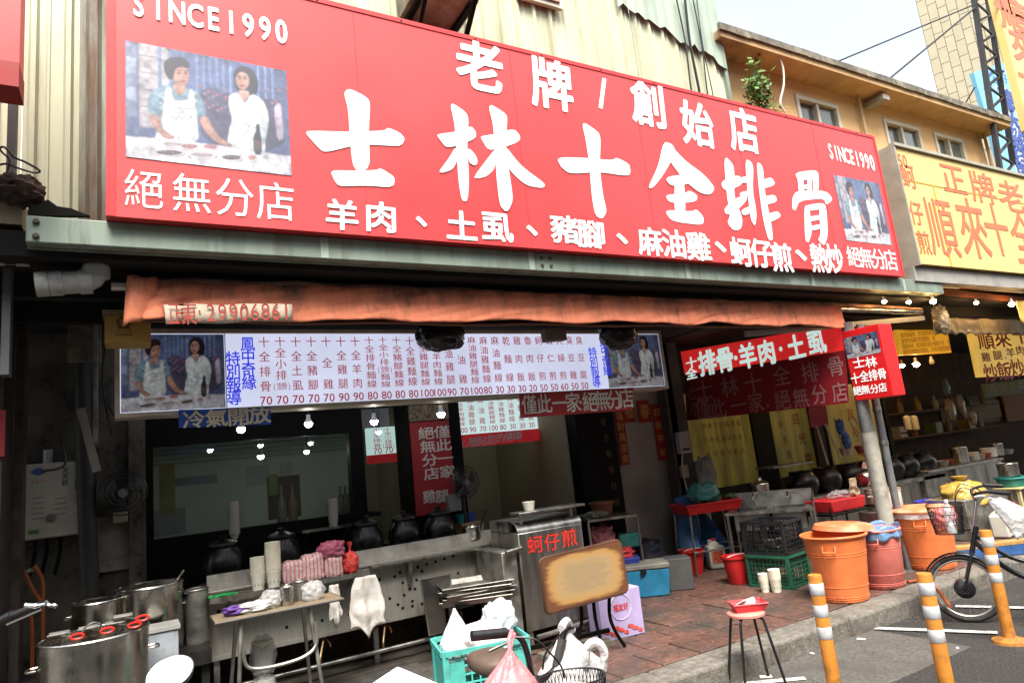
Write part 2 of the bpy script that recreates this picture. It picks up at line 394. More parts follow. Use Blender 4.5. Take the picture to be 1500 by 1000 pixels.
for k in range(350):
    x_, y_ = random.uniform(2.2, 8.5), KY + random.uniform(.3, 2.2); q = random.uniform(.003, .007)
    grit.blob((x_, y_, .152), q, q, q * .6, k, .3, n=5, m=3)
o = grit.build('grit', mat('grit', (.2, .17, .13), .9, 0, .5, 40)); o['kind'] = 'stuff'; tag(o, 'scattered grit and crumbs on the road and paving', 'grit')

# ------------------------------------------------------------------ the shop building
shop = thing('shop_building', 'cream corrugated metal building housing the open-fronted food stall', 'building', (0, 4.8, 0))
def ribbed(x0, x1, y, z0, z1, pitch=.19, depth=.028):
    """a folded metal sheet with trapezoid ribs"""
    pts = []; x = x0
    while x < x1 - 1e-6:
        for a, d in ((0, 0), (.12, 0), (.2, -depth), (.34, -depth), (.42, 0), (.62, 0), (.66, -.008), (.72, -.008), (.76, 0)):
            xx = x + a * pitch
            if xx < x1: pts.append((xx, y + d))
        x += pitch
    pts.append((x1, y)); m = MB()
    m.add([(a, b, z) for a, b in pts for z in (z0, z1)], [(2 * i, 2 * i + 2, 2 * i + 3, 2 * i + 1) for i in range(len(pts) - 1)]); return m
YC = 4.8
xr = P(1062, 120, YC).x
x = -1.35; k = 0
while x < xr:
    x2 = min(x + .76, xr)
    st = False
    ribbed(x, x2 - .004, YC + (k % 2) * .004, 3.0, 7.6).build('cladding_sheet', clad_rust if st else clad, shop, smooth=0, solid=.002)
    x = x2; k += 1
ribbed(P(116, 150, YC - .035).x, P(162, 150, YC - .035).x, YC - .035, 3.0, 7.6, .3).build('stained_sheet', clad_rust, shop, smooth=0, solid=.002)
MB().box(xr - .02, xr + .03, YC - .04, YC + 3, 3.0, 7.6).build('corner_trim', green_steel, shop)
# pale green upper flashing with a ragged edge over the right end of the cladding
mfl = MB(); n = 22; xa = P(905, 8, YC - .05).x
top = []; bot = []
for i in range(n + 1):
    xx = xa + (xr + .02 - xa) * i / n
    zz = P(905 + (1062 - 905) * i / n, 5 + 95 * (i / n) ** 1.0, YC - .05).z
    bot.append((xx, YC - .05 - .012 * (i % 2), zz + random.uniform(-.05, .05))); top.append((xx, YC - .05 - .012 * (i % 2), 7.6))
mfl.add(bot + top, [(i, i + 1, n + 2 + i, n + 1 + i) for i in range(n)])
mfl.build('ragged_flashing', mat('sea_green_sheet', (.36, .44, .36), .6, .1, .2, 3, .06, dirt=((.12, .05, .02), .6, 3), streak=True), shop, smooth=0, solid=.003)
# rusty post and dark gap left of the sign
MB().box(-1.4, -1.3, YC - .12, YC + .3, 2.2, 7.6).build('corner_post', mat('grey_post', (.12, .12, .12), .6, .2, .2, 6), shop)
# roof / soffit and inner shell
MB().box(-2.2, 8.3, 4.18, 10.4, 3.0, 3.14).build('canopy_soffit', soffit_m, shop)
MB().box(-2.2, 7.2, 10.3, 10.4, .1, 3.0).build('back_wall', interior, shop)
for y in (4.5, 5.1):
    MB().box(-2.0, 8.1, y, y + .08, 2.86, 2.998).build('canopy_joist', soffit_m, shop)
beam = MB().box(-.475, 8.33, 4.07, 4.15, 3.04, 3.19).build('fascia_beam', green_steel, shop, bevel=.008)
MB().box(-.475, 8.33, 4.15, 4.3, 3.036, 3.046).build('beam_flange', green_steel, beam)
for xx in (1.05, 2.6, 4.2, 5.9, 7.5):
    MB().box(xx, xx + .05, 4.064, 4.07, 3.045, 3.185).build('beam_joint', mat('beam_joint', (.36, .42, .37), .5, .1, .1, 5), beam)
for z in (3.075, 3.155):
    MB().lathe([(.016, 0), (.016, .012), (.01, .018)], (-.43, 4.07, z), 10, M=Matrix.Rotation(R_(90), 3, 'X')).build('bolt', mat('rusty_bolt', (.09, .07, .055), .7, .3), beam)
for dx, dz in ((0, 0), (.08, 0), (0, .06), (.08, .06)):
    MB().lathe([(.013, 0), (.013, .01)], (2.72 + dx, 4.07, 3.085 + dz), 8, M=Matrix.Rotation(R_(90), 3, 'X')).build('bolt', MATS['rusty_bolt'], beam)
# rag of black sheet on the beam's left end
mr = MB(); pts = [P(a, b, 4.12) for a, b in ((40, 316), (42, 300), (58, 299), (70, 292), (84, 302), (104, 305), (132, 316))]
mr.prism(pts, (0, .03, 0)); mr.build('torn_black_sheet', blackpaint, shop, smooth=0)

# walls below the canopy
YW = 6.5
def px_x(px, y=YW, py=690): return P(px, py, y).x
MB().box(-2.2, px_x(212), 6.1, 6.3, .1, 3.0).build('left_wall', wallp, shop)
MB().box(-.02, 0.06, 6.02, 6.099, .1, 2.5).build('wall_pilaster', wallp, shop)
xw0, xw1 = px_x(213), px_x(528)
gx0, gx1 = px_x(224), px_x(512); gz0, gz1 = P(225, 790, YW).z, P(222, 655, YW).z
fr = MB(); fr.box(xw0, xw1, YW - .06, YW + .06, gz1, 3.0); fr.box(xw0, xw1, YW - .06, YW + .06, .12, gz0)
fr.box(xw0, gx0, YW - .058, YW + .058, gz0, gz1); fr.box(gx1, xw1, YW - .058, YW + .058, gz0, gz1)
wf = fr.build('window', blackpaint, shop)
MB().add([(gx0, YW, gz0), (gx1, YW, gz0), (gx1, YW, gz1), (gx0, YW, gz1)], [(0, 1, 2, 3)]).build('pane', glass_m, wf, smooth=0)
xb0, xb1 = xw1 + .002, px_x(600)
d2 = MB(); d2.box(xb0, xb1, YW - .05, YW + .05, 2.32, 3.0); d2.box(xb1 - .06, xb1, YW - .05, YW + .05, .12, 2.319)
d2.box(xb0, xb0 + .03, YW - .05, YW + .05, .12, 2.319); d2.box(xb0 + .031, xb1 - .061, YW - .05, YW + .05, .12, 1.0)
df = d2.build('inner_door', blackpaint, shop)
MB().add([(xb0 + .03, YW, 1.0), (xb1 - .06, YW, 1.0), (xb1 - .06, YW, 2.319), (xb0 + .03, YW, 2.319)], [(0, 1, 2, 3)]).build('pane', glass_m, df, smooth=0)
xp0, xp1 = px_x(601, 6.25), px_x(664, 6.25)
MB().box(xp0, xp1, 6.25, 6.6, .12, 3.0).build('pillar', blackpaint, shop)
MB().box(xp1 - .001, px_x(685, 6.25), 6.32, 6.6, .12, 3.0).build('door_frame', blackpaint, shop)
# open kitchen: side and back walls, dark pillar with carved gold characters, metal door
xk0, xk1 = px_x(852, 6.4), px_x(913, 6.4)
MB().box(xp1 - .3, 5.6, 8.4, 8.5, .12, 3.0).build('kitchen_wall', interior, shop)
MB().box(xk0 - .02, xk0 + .04, 6.6, 8.4, .12, 3.0).build('kitchen_side_wall', interior, shop)
pil = MB().box(xk0, xk1 - .04, 6.4, 6.6, .12, 3.0).build('carved_pillar', blackpaint, shop)
mg = MB(); Fp = Face((0, 6.4, 0))
line(mg, Fp, '新市餐排好福', P(884, 618, 6.4), P(903, 735, 6.4), .085, .1, 0, .004)
mg.build('gold_characters', mat('dull_gold', (.12, .08, .02), .5, .3), pil)
xd0, xd1 = px_x(914, 6.62), px_x(985, 6.62)
dr = MB().box(xk1 - .04, xd1, 6.66, 6.72, .12, 3.0).build('metal_door', mat('grey_metal_door', (.3, .29, .26), .45, .5, .15, 2, .04), shop)
MB().box(xd1, xd1 + .1, 6.5, 6.78, .12, 3.0).build('door_jamb', mat('dark_jamb', (.05, .045, .04), .6), shop)
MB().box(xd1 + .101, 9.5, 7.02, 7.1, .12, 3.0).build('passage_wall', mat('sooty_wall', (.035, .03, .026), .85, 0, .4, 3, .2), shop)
# room behind the window
MB().box(-.2, xb1 + .3, 8.6, 8.7, .12, 3.0).build('room_wall', intback, shop)
MB().box(xb1 + .28, xb1 + .34, 6.61, 8.6, .12, 3.0).build('partition', interior, shop)
MB().box(-.25, -.2, 6.5, 8.7, .12, 3.0).build('partition', interior, shop)
# yellow plastic-sheeted windows on the passage wall, right
yw = mat('yellow_sheet', (.3, .245, .04), .4, 0, .3, 7, .12, dirt=((.14, .12, .04), .52, 9), streak=True, emit=.04)  # slight emission added so the sheets look lit from behind
Yy = 6.98
def yrect(px0, px1, pyt, pyb, y, d=.015):
    a, b = P(px0, (pyt + pyb) / 2, y), P(px1, (pyt + pyb) / 2, y)
    return a.x, b.x, P((px0 + px1) / 2, pyb, y).z, P((px0 + px1) / 2, pyt, y).z
yz0, yz1 = .98, 2.32
for i, (pa, pb) in enumerate(((1012, 1102), (1128, 1208), (1211, 1300))):
    xa_, xb_ = P(pa, 660, Yy).x, P(pb, 650, Yy).x
    wn = MB().box(xa_, xb_, Yy - .02, Yy, yz0, yz1).build('yellow_window', yw, shop)
    ml = MB(); Fy = Face((0, Yy - .02, 0))
    if i == 0:
        for q, s in enumerate(('蚵仔麵線', '四季平安福春滿', '小吃乾麵羊肉飯', '魚米電話新品')):
            z = 2.05 - q * .2
            line(ml, Fy, s, (xa_ + .3, Yy, z), (xb_ - .25, Yy, z), .09, .09, 0, .003)
    elif i == 1:
        line(ml, Fy, '歡迎光臨', (xa_ + .62, Yy, 2.15), (xa_ + .82, Yy, 1.2), .19, .19, .014, .003)
        line(ml, Fy, '招財進寶', (xa_ + .28, Yy, 2.0), (xa_ + .38, Yy, 1.3), .12, .13, 0, .003)
    else:
        line(ml, Fy, '豪友市場', (xa_ + .72, Yy, 2.15), (xa_ + .85, Yy, 1.2), .2, .2, .014, .003)
    ml.build('window_lettering', mat('faded_red_print', (.28, .03, .015), .6), wn)
    MB().box(xb_, P((1130, 1211, 1305)[i], 650, Yy).x, Yy - .06, Yy + .02, .12, 3.0).build('window_post', blackpaint, shop)
MB().box(P(1012, 660, Yy).x, 9.6, Yy - .01, Yy + .02, .5, yz0 - .002).build('window_sill_wall', MATS['sooty_wall'], shop)

# ------------------------------------------------------------------ poles under the canopy corner
pg = G(1341, 838, .15)
pm = mat('chipped_pole_paint', (.36, .345, .29), .6, .1, .2, 6, .1, dirt=((.1, .09, .075), .55, 5))
pole = thing('canopy_pole', 'thick chipped cream steel pole rising behind the pink bin', 'pole', (6.66, 4.28, .15))
MB().tube([(6.66, 4.28, .15), (6.66, 4.28, 1.55)], .075, 16).build('sleeve', pm, pole)
MB().tube([(6.66, 4.28, 1.55), (6.66, 4.28, 2.72)], .066, 16).build('shaft', mat('grey_steel_pole', (.2, .2, .19), .5, .5, .2, 6), pole)
MB().box(6.54, 6.78, 4.16, 4.4, .13, .16).build('base_plate', steel_dull, pole)
pole2 = thing('drain_pole', 'thin grey pipe standing beside the thick chipped pole', 'pipe', (6.86, 4.26, .1))
MB().tube([(6.86, 4.26, .06), (6.86, 4.26, 2.7)], .038, 12).build('pipe', mat('grey_pipe', (.2, .21, .22), .5, .3, .15, 6), pole2)
for z in (.7, 1.4, 1.75): MB().lathe([(.042, 0), (.044, .01), (.042, .05)], (6.86, 4.26, z), 12).build('clamp', steel_dull, pole2)

# ------------------------------------------------------------------ the other side of the narrow street (unseen; added to block low sky light)
opp = thing('opposite_building', 'unseen grey shop row added across the narrow street to block low sky light', 'building', (3, -6.5, 0))
MB().box(-30, 40, -12, -6.5, 0, 10).build('wall', mat('grey_render', (.2, .19, .18), .85, 0, .25, 1.5), opp)
for i in range(14):
    MB().box(-28 + i * 4.6, -25 + i * 4.6, -6.52, -6.49, .1, 2.6).build('shutter', mat('dark_shutter', (.08, .08, .085), .5, .3), opp)
    MB().box(-28 + i * 4.6, -26.6 + i * 4.6, -6.52, -6.49, 4.2, 5.6).build('window', mat('opp_window', (.05, .06, .07), .1), opp)
MB().box(-30, 40, -6.48, -5.2, 2.9, 3.05).build('canopy', mat('opp_canopy', (.1, .09, .08), .8), opp)
# ------------------------------------------------------------------ printed photograph (two cooks behind a table), flat print
import numpy as np
PW, PH = 236, 174
_px, _py = np.meshgrid((np.arange(PW * 2) + .5) / (PW * 2), (np.arange(PH * 2) + .5) / (PH * 2))
CAN = np.zeros((PH * 2, PW * 2, 3))
_rng = np.random.default_rng(4)
def _blur(a, k):
    for ax in (0, 1):
        for _ in range(2):
            p = np.pad(a, [(k, k) if i == ax else (0, 0) for i in range(a.ndim)], mode='edge'); c = np.cumsum(p, axis=ax)
            c = np.concatenate([np.zeros_like(np.take(c, [0], ax)), c], axis=ax); n_ = a.shape[ax]
            a = (np.take(c, range(2 * k + 1, 2 * k + 1 + n_), ax) - np.take(c, range(0, n_), ax)) / (2 * k + 1)
    return a
def _field(k): 
    f = _blur(_rng.standard_normal((PH * 2, PW * 2)), k); return f / f.std()
FIELDS = [_field(4), _field(9), _field(18)]
def paint(pts, c):
    """one printed area: soft edge, light from the upper left, folds and mottling inside"""
    xs = [p[0] for p in pts]; ys_ = [p[1] for p in pts]
    ins = np.zeros(_px.shape, bool); n_ = len(pts)
    for i in range(n_):
        x1, y1 = pts[i]; x2, y2 = pts[(i + 1) % n_]
        if y1 == y2: continue
        ins ^= ((y1 > _py) != (y2 > _py)) & (_px < (x2 - x1) * (_py - y1) / (y2 - y1) + x1)
    m = _blur(ins.astype(float), 1)
    u = (_px - min(xs)) / max(1e-4, max(xs) - min(xs)); v = (_py - min(ys_)) / max(1e-4, max(ys_) - min(ys_))
    big = (max(xs) - min(xs)) * (max(ys_) - min(ys_))
    edge = np.clip(_blur(ins.astype(float), 5 if big > .01 else 2) * 2 - 1, 0, 1)
    sh = (.72 + .28 * edge) * (1 + .22 * (v - .5) - .26 * (u - .5))
    sh = sh * (1 + .13 * FIELDS[0] + .12 * FIELDS[1]) if big > .004 else sh
    CAN[:] = CAN * (1 - m[..., None]) + m[..., None] * np.array(c) * sh[..., None]
def paint_photo():
    def cv(x, y):
        u = (x - 555) / 720; t = 180 + 120 * u; bt = 690 + 75 * u
        return max(0, min(1, u)), max(0, min(1, 1 - (y - t) / (bt - t)))
    def poly(pts, c, raw=False, k=1):
        pts = [Vector((*(p if raw else cv(*p)), 0)) for p in pts]
        if k: pts = chaikin(pts, k)
        paint([(p.x, p.y) for p in pts], c)
    def ell(x, y, rx, ry, c, n=14): poly([(x + rx * math.cos(6.283 * i / n), y + ry * math.sin(6.283 * i / n)) for i in range(n)], c, k=0)
    skin, skin2, hair = (.5, .27, .21), (.58, .34, .27), (.03, .02, .025)
    poly([(0, 0), (1, 0), (1, 1), (0, 1)], (.1, .13, .27), True, 0)
    poly([(610, 185), (745, 205), (745, 570), (610, 560)], (.42, .39, .42), k=0)
    for i in range(4): poly([(614, 240 + 75 * i), (690, 250 + 75 * i), (690, 256 + 75 * i), (614, 246 + 75 * i)], (.3, .27, .3), k=0)
    poly([(556, 182), (606, 190), (606, 520), (556, 520)], (.22, .26, .4), k=0)
    poly([(560, 250), (600, 255), (600, 330), (560, 325)], (.36, .43, .58), k=0); poly([(560, 380), (600, 385), (600, 450), (560, 445)], (.34, .4, .55), k=0)
    for xx in (690, 735, 850, 880, 908, 940, 968, 1000, 1130, 1165, 1200): poly([(xx, 190), (xx + 14, 190), (xx + 12, 470), (xx - 2, 470)], (.2, .29, .52), k=0)
    poly([(860, 400), (920, 375), (1000, 410), (1100, 420), (1200, 430), (1250, 440), (1250, 660), (870, 640)], (.075, .065, .12))
    for q in range(26): ell(870 + (q * 37) % 130 + (240 if q > 18 else 0), 375 + (q * 53) % 110, 9, 8, ((.4, .12, .2), (.16, .16, .32), (.3, .2, .34))[q % 3], 7)
    poly([(1205, 470), (1225, 440), (1245, 450), (1250, 610), (1215, 615)], (.45, .38, .48))
    # right figure
    poly([(1018, 330), (1030, 295), (1060, 278), (1100, 288), (1128, 320), (1138, 365), (1128, 405), (1090, 410), (1030, 395)], hair)
    poly([(998, 408), (1040, 398), (1068, 450), (1098, 402), (1150, 425), (1178, 480), (1180, 530), (1160, 600), (1152, 680), (978, 640), (992, 560), (1008, 520), (992, 460)], (.7, .76, .78))
    poly([(1040, 390), (1085, 390), (1095, 405), (1068, 448), (1044, 402)], skin2)
    ell(1062, 342, 33, 47, skin2); poly([(1026, 345), (1030, 305), (1062, 288), (1096, 305), (1102, 350), (1088, 318), (1058, 305), (1036, 318)], hair)
    for dx in (-14, 12): ell(1062 + dx, 336, 8, 4, (.04, .02, .02), 8); ell(1062 + dx, 326, 9, 2.5, (.06, .03, .03), 8)
    ell(1059, 368, 11, 5, (.5, .05, .07), 8); poly([(1056, 340), (1063, 340), (1064, 356), (1055, 357)], (.62, .36, .3))
    poly([(1152, 520), (1160, 600), (1140, 640), (1128, 560)], (.56, .63, .68)); poly([(1010, 500), (1016, 500), (1004, 620), (994, 620)], (.55, .63, .68))
    # left figure
    poly([(642, 440), (668, 395), (722, 372), (800, 380), (858, 400), (885, 450), (893, 505), (858, 520), (840, 480), (720, 480), (692, 520), (650, 505)], (.2, .33, .42))
    for q in range(22):
        xx = 655 + (q * 29) % 60 + (165 if q % 2 else 0); ell(xx, 400 + (q * 41) % 100, 8, 6, (.5, .62, .64) if q % 3 else (.12, .2, .33), 7)
    poly([(718, 392), (740, 380), (752, 440), (808, 442), (822, 385), (838, 395), (850, 470), (858, 640), (668, 640), (676, 590), (700, 540), (708, 470)], (.72, .77, .78))
    poly([(735, 470), (835, 475), (835, 480), (735, 475)], (.5, .56, .62), k=0)
    for q in range(7): ell(748 + q * 13, 512 + (q % 2) * 7, 4, 5, (.45, .12, .16) if q % 2 else (.2, .2, .4), 7)
    poly([(750, 365), (800, 368), (808, 392), (780, 425), (752, 395)], skin)
    ell(786, 328, 37, 50, skin); poly([(712, 300), (716, 265), (748, 246), (800, 248), (826, 275), (820, 300), (790, 288), (762, 300), (752, 345), (738, 352), (722, 330)], hair)
    for dx in (-8, 20): ell(786 + dx, 319, 9, 4, (.04, .02, .02), 8); ell(786 + dx, 308, 11, 3, (.05, .025, .025), 8)
    ell(795, 355, 13, 5, (.42, .06, .07), 8); poly([(794, 322), (803, 322), (806, 340), (794, 341)], (.52, .28, .24))
    poly([(648, 500), (690, 510), (700, 560), (735, 590), (756, 598), (750, 612), (712, 612), (668, 560)], skin)
    poly([(856, 516), (894, 504), (920, 560), (955, 605), (1008, 632), (998, 645), (930, 622), (880, 570)], skin)
    # table and dishes
    poly([(555, 600), (760, 612), (1010, 642), (1275, 680), (1275, 765), (555, 690)], (.68, .68, .74), k=0)
    for xx, yy, rx, c in ((745, 632, 50, (.5, .45, .5)), (730, 668, 66, (.07, .04, .05)), (815, 640, 45, (.42, .2, .2)), (870, 676, 62, (.4, .33, .38)), (905, 640, 40, (.5, .2, .26)), (998, 686, 52, (.05, .035, .045)), (1092, 686, 22, (.55, .22, .22))):
        ell(xx, yy + 6, rx * 1.08, 15, (.6, .5, .54)); ell(xx, yy + 5, rx, 12, (.74, .73, .77)); ell(xx, yy, rx * .8, 11, c)
        for q in range(5): ell(xx - rx * .5 + q * rx * .25, yy - 3 + (q * 7) % 6, rx * .1, 4, (.55, .3, .22) if q % 2 else (.2, .25, .12), 6)
    ell(1200, 705, 30, 10, (.78, .78, .82))
    poly([(1102, 590), (1114, 572), (1117, 538), (1133, 538), (1135, 572), (1139, 590), (1139, 676), (1101, 672)], (.03, .02, .035)); poly([(1106, 610), (1134, 612), (1134, 655), (1105, 652)], (.12, .06, .06), k=0)

paint_photo()
CAN = np.clip((.5 * _blur(CAN, 1) + .5 * CAN) * (1 + .05 * FIELDS[2][..., None]) * (1 + .05 * _rng.standard_normal(CAN.shape)), 0, 1)
PIX = CAN.reshape(PH, 2, PW, 2, 3).mean((1, 3))
_pm = bpy.data.meshes.new('photo_print')
_pm.from_pydata([(i / PW, 0, j / PH) for j in range(PH + 1) for i in range(PW + 1)], [], [(j * (PW + 1) + i, j * (PW + 1) + i + 1, (j + 1) * (PW + 1) + i + 1, (j + 1) * (PW + 1) + i) for j in range(PH) for i in range(PW)])
_ca = _pm.color_attributes.new('ink', 'FLOAT_COLOR', 'POINT')
_pp = np.pad(PIX, ((0, 1), (0, 1), (0, 0)), mode='edge'); _ca.data.foreach_set('color', np.concatenate([_pp, np.ones(_pp.shape[:2] + (1,))], 2).astype(np.float32).ravel())
def photo_print(parent, F, a0, b0, a1, b1, emit=0, gain=1, name='photo_print', lift=0):
    me = _pm.copy(); o = bpy.data.objects.new(name, me); COL.objects.link(o); o.parent = parent; WM[o.name] = WM[parent.name]
    p = F.pt(a0, b0, .004); u = F.u * (a1 - a0); v = F.v * (b1 - b0); n_ = -F.n
    o.matrix_local = WM[parent.name].inverted() @ Matrix(((u.x, n_.x, v.x, p.x), (u.y, n_.y, v.y, p.y), (u.z, n_.z, v.z, p.z), (0, 0, 0, 1)))
    me.materials.append(print_mat('photo_print_%g_%g_%g' % (emit, gain, lift), emit, gain, lift)); return o

# ------------------------------------------------------------------ main signboard
YS = 4.0
sx0, sx1, sz0, sz1 = P(155, 318, YS).x, P(1325, 405, YS).x, 3.192, 4.87
sign = thing('main_signboard', 'huge red signboard with large white brushed characters and two photographs', 'signboard', ((sx0 + sx1) / 2, YS, sz0))
MB().box(sx0, sx1, YS, YS + .22, sz0, sz1).build('panel', red_sign, sign)
fm = MB()
for a, b, c, d in ((sx0, sx0 + .045, sz0, sz1), (sx1 - .03, sx1, sz0, sz1)): fm.box(a, b, YS - .006, YS - .0005, c, d)
fm.box(sx0 + .046, sx1 - .031, YS - .006, YS - .0005, sz1 - .035, sz1); fm.build('frame', red_frame, sign)
seam = MB()
for xx in (1.35, 2.6, 3.85, 5.1, 6.3):
    seam.box(xx, xx + .004, YS - .0015, YS - .0004, sz0, sz1 - .036)
seam.build('panel_seams', mat('seam_red', (.5, .028, .032), .5), sign)
for xx in [sx0 + .02 + i * .6 for i in range(13)]:
    if xx < sx1: MB().lathe([(.008, 0), (.008, .004), (.004, .006)], (xx, YS - .006, sz1 - .018), 8, M=Matrix.Rotation(R_(90), 3, 'X')).build('screw', MATS['rusty_bolt'], sign)
FS = Face((0, YS, 0))
strokes = MB(); lay = 0
def brush(pts, z, k=2):
    global lay
    lay += 1; q = [P(*z(*p), YS - .004 - .0004 * (lay % 9)) for p in pts]
    q = chaikin(q, k); strokes.add(q, [tuple(range(len(q)))])
z2 = lambda a, b: (430 + a / 3, b / 3)
z3 = lambda a, b: (900 + a / 2.5, b / 2.5)
TITLE = {'shi': (z2, [[(243,388),(310,420),(338,445),(330,575),(337,745),(262,752),(247,600),(240,480),(220,408)],
  [(53,578),(90,575),(250,580),(400,575),(415,560),(470,585),(490,610),(478,635),(460,643),(330,635),(250,643),(135,672),(105,645),(60,595)],
  [(160,748),(260,750),(365,748),(383,738),(448,780),(438,825),(320,815),(200,820),(180,795)]]),
 'lin': (z2, [[(685,445),(755,490),(770,520),(762,640),(772,790),(765,885),(740,885),(725,800),(717,660),(707,540)],
  [(628,590),(715,580),(780,553),(803,580),(800,610),(720,640),(670,650),(640,610)],
  [(715,640),(722,700),(700,745),(655,760),(637,755),(680,700)], [(765,645),(800,680),(810,710),(800,730),(770,715)],
  [(852,450),(935,500),(940,530),(930,640),(955,800),(965,880),(945,925),(930,930),(905,900),(890,760),(880,560)],
  [(820,600),(880,590),(970,565),(998,600),(990,625),(900,655),(855,660),(830,620)],
  [(890,650),(886,740),(850,775),(810,785),(790,780),(850,700)], [(922,630),(1000,730),(1110,810),(1095,828),(1020,815),(940,740)]]),
 'ten': (z2, [[(1265,530),(1340,580),(1350,610),(1345,740),(1360,860),(1378,930),(1355,965),(1325,945),(1310,860),(1300,720),(1285,620)],
  [(1155,690),(1300,695),(1400,705),(1420,692),(1475,720),(1482,755),(1470,775),(1340,755),(1215,765),(1175,735)]]),
 'quan': (z3, [[(180,517),(215,530),(225,560),(180,640),(140,690),(122,688),(160,610)], [(205,530),(260,590),(330,640),(370,690),(350,715),(310,705),(255,660),(195,580)],
  [(185,650),(255,638),(290,655),(270,675),(205,682)], [(220,650),(255,650),(262,800),(220,795)], [(183,714),(260,708),(275,697),(305,715),(300,740),(205,745)],
  [(182,768),(285,775),(300,765),(328,795),(325,825),(240,815),(205,805)]]),
 'pai': (z3, [[(400,568),(435,600),(440,640),(438,720),(470,800),(465,838),(438,846),(412,815),(425,790),(412,720)], [(388,665),(450,640),(475,658),(460,682),(402,700)], [(400,765),(440,728),(482,712),(487,732),(445,775),(410,788)],
  [(478,578),(510,600),(506,700),(522,780),(515,832),(498,800),(487,700)], [(458,652),(500,640),(502,664),(468,672)], [(456,706),(502,695),(504,716),(466,726)], [(462,770),(510,748),(514,772),(474,792)],
  [(520,588),(545,610),(550,700),(575,820),(582,880),(564,880),(544,800),(530,700)], [(540,660),(575,648),(592,676),(545,692)], [(545,720),(588,712),(598,738),(552,752)], [(556,785),(598,772),(613,793),(566,817)]]),
 'gu': (z3, [[(660,632),(735,622),(750,638),(735,658),(672,662)], [(668,632),(690,640),(697,722),(678,727)], [(706,650),(722,650),(724,704),(707,706)], [(726,635),(750,638),(746,716),(728,722)], [(690,678),(722,674),(722,690),(692,694)],
  [(652,722),(668,698),(775,698),(802,730),(775,752),(768,727),(676,735),(664,772),(650,765)],
  [(695,750),(714,758),(724,850),(712,890),(698,882)], [(698,752),(765,742),(778,762),(708,774)], [(748,750),(776,752),(782,860),(770,902),(744,878),(756,860)],
  [(708,795),(756,786),(756,804),(712,812)], [(712,830),(756,820),(756,838),(714,846)]])}
for k in TITLE:
    z, ss = TITLE[k]
    for s in ss: brush(s, z, 2)
strokes.build('title_characters', white_ink, sign, smooth=0)
def pxline(mb, F, s, pts, Y, emw, emh, off, **k):
    """characters of s at picture points pts (list per character, or two ends) on the plane y=Y; em size in picture points"""
    if len(pts) == 2 and len(s) > 2: 
        a, b = P(*pts[0], Y), P(*pts[1], Y); pw = [a.lerp(b, i / (len(s) - 1)) for i in range(len(s))]
    else: pw = [P(*p, Y) for p in pts]
    for ch, p in zip(s, pw):
        # metres per picture point along u and up on this plane
        q = mpp(p)
        ex = (P(*proj(p, 1, 0), Y) - p).length; ez = (P(*proj(p, 0, 1), Y) - p).length
        put(mb, F, ch, p, emw * ex, emh * ez, off, **k)
def proj(p, dx=0, dy=0):
    q = Vector(p) - Vector((0, 0, EYE)); c = AX * q.x + AY * q.y + AZ * q.z
    return (750 + FPX * c.x / c.z + dx, 500 + FPX * c.y / c.z + dy)
for ch, pp, ew, eh in (('老', (703, 97), 68, 76), ('牌', (808, 123), 60, 76), ('/', (882, 137), 58, 62), ('創', (950, 152), 50, 68), ('始', (1021, 182), 46, 64), ('店', (1089, 191), 42, 64)):
    L1 = MB(); pxline(L1, FS, ch, [pp], YS, ew, eh, .03 if ch != '/' else .014, shear=.06 if ch != '/' else 0)
    L1.build('heading_character', white_ink, sign, smooth=0)
for s, pts, em in (('羊肉', [(501, 315), (558, 318)], 50), ('土虱', [(676, 331), (728, 332)], 47), ('豬腳', [(827, 336), (866, 343)], 42), ('麻油雞', [(952, 354), (987, 357), (1023, 361)], 36), ('蚵仔煎', [(1085, 369), (1115, 371), (1145, 377)], 32), ('熱炒', [(1199, 378), (1222, 379)], 25)):
    L2 = MB()
    for ch, pp in zip(s, pts): pxline(L2, FS, ch, [pp], YS, em, 46 if em > 44 else 42, .026, shear=.05)
    L2.build('dish_characters', white_ink, sign, smooth=0)
for pp in ((617, 325), (779, 338), (911, 350), (1055, 362), (1173, 374)):
    L2 = MB(); pxline(L2, FS, '、', [pp], YS, 46, 46, .03); L2.build('separator_mark', white_ink, sign, smooth=0)
L3 = MB(); pxline(L3, FS, '絕無分店', [(211, 277), (281, 283), (344, 289), (404, 295)], YS, 60, 60, .0)
L3.build('left_lettering', white_ink, sign, smooth=0); L3 = MB()
pxline(L3, FS, 'SINCE1990', [(203, 8), (412, 47)], YS, 34, 46, .03)
L3.build('since_lettering', white_ink, sign, smooth=0)
L4 = MB(); pxline(L4, FS, '絕無分店', [(1250, 376), (1304, 381)], YS, 20, 30, .014)
L4.build('right_lettering', white_ink, sign, smooth=0); L4 = MB()
pxline(L4, FS, 'SINCE1990', [(1216, 222), (1277, 239)], YS, 11, 28, .03)
L4.build('since_lettering', white_ink, sign, smooth=0)
a, b = P(184, 145, YS).x, P(423, 180, YS).x
photo_print(sign, FS, a, P(184, 230, YS).z, b, P(185, 60, YS).z, 0, .62, lift=.085)
photo_print(sign, FS, P(1230, 305, YS).x, P(1240, 352, YS).z, P(1296, 313, YS).x, P(1219, 256, YS).z, 0, .62, lift=.04)

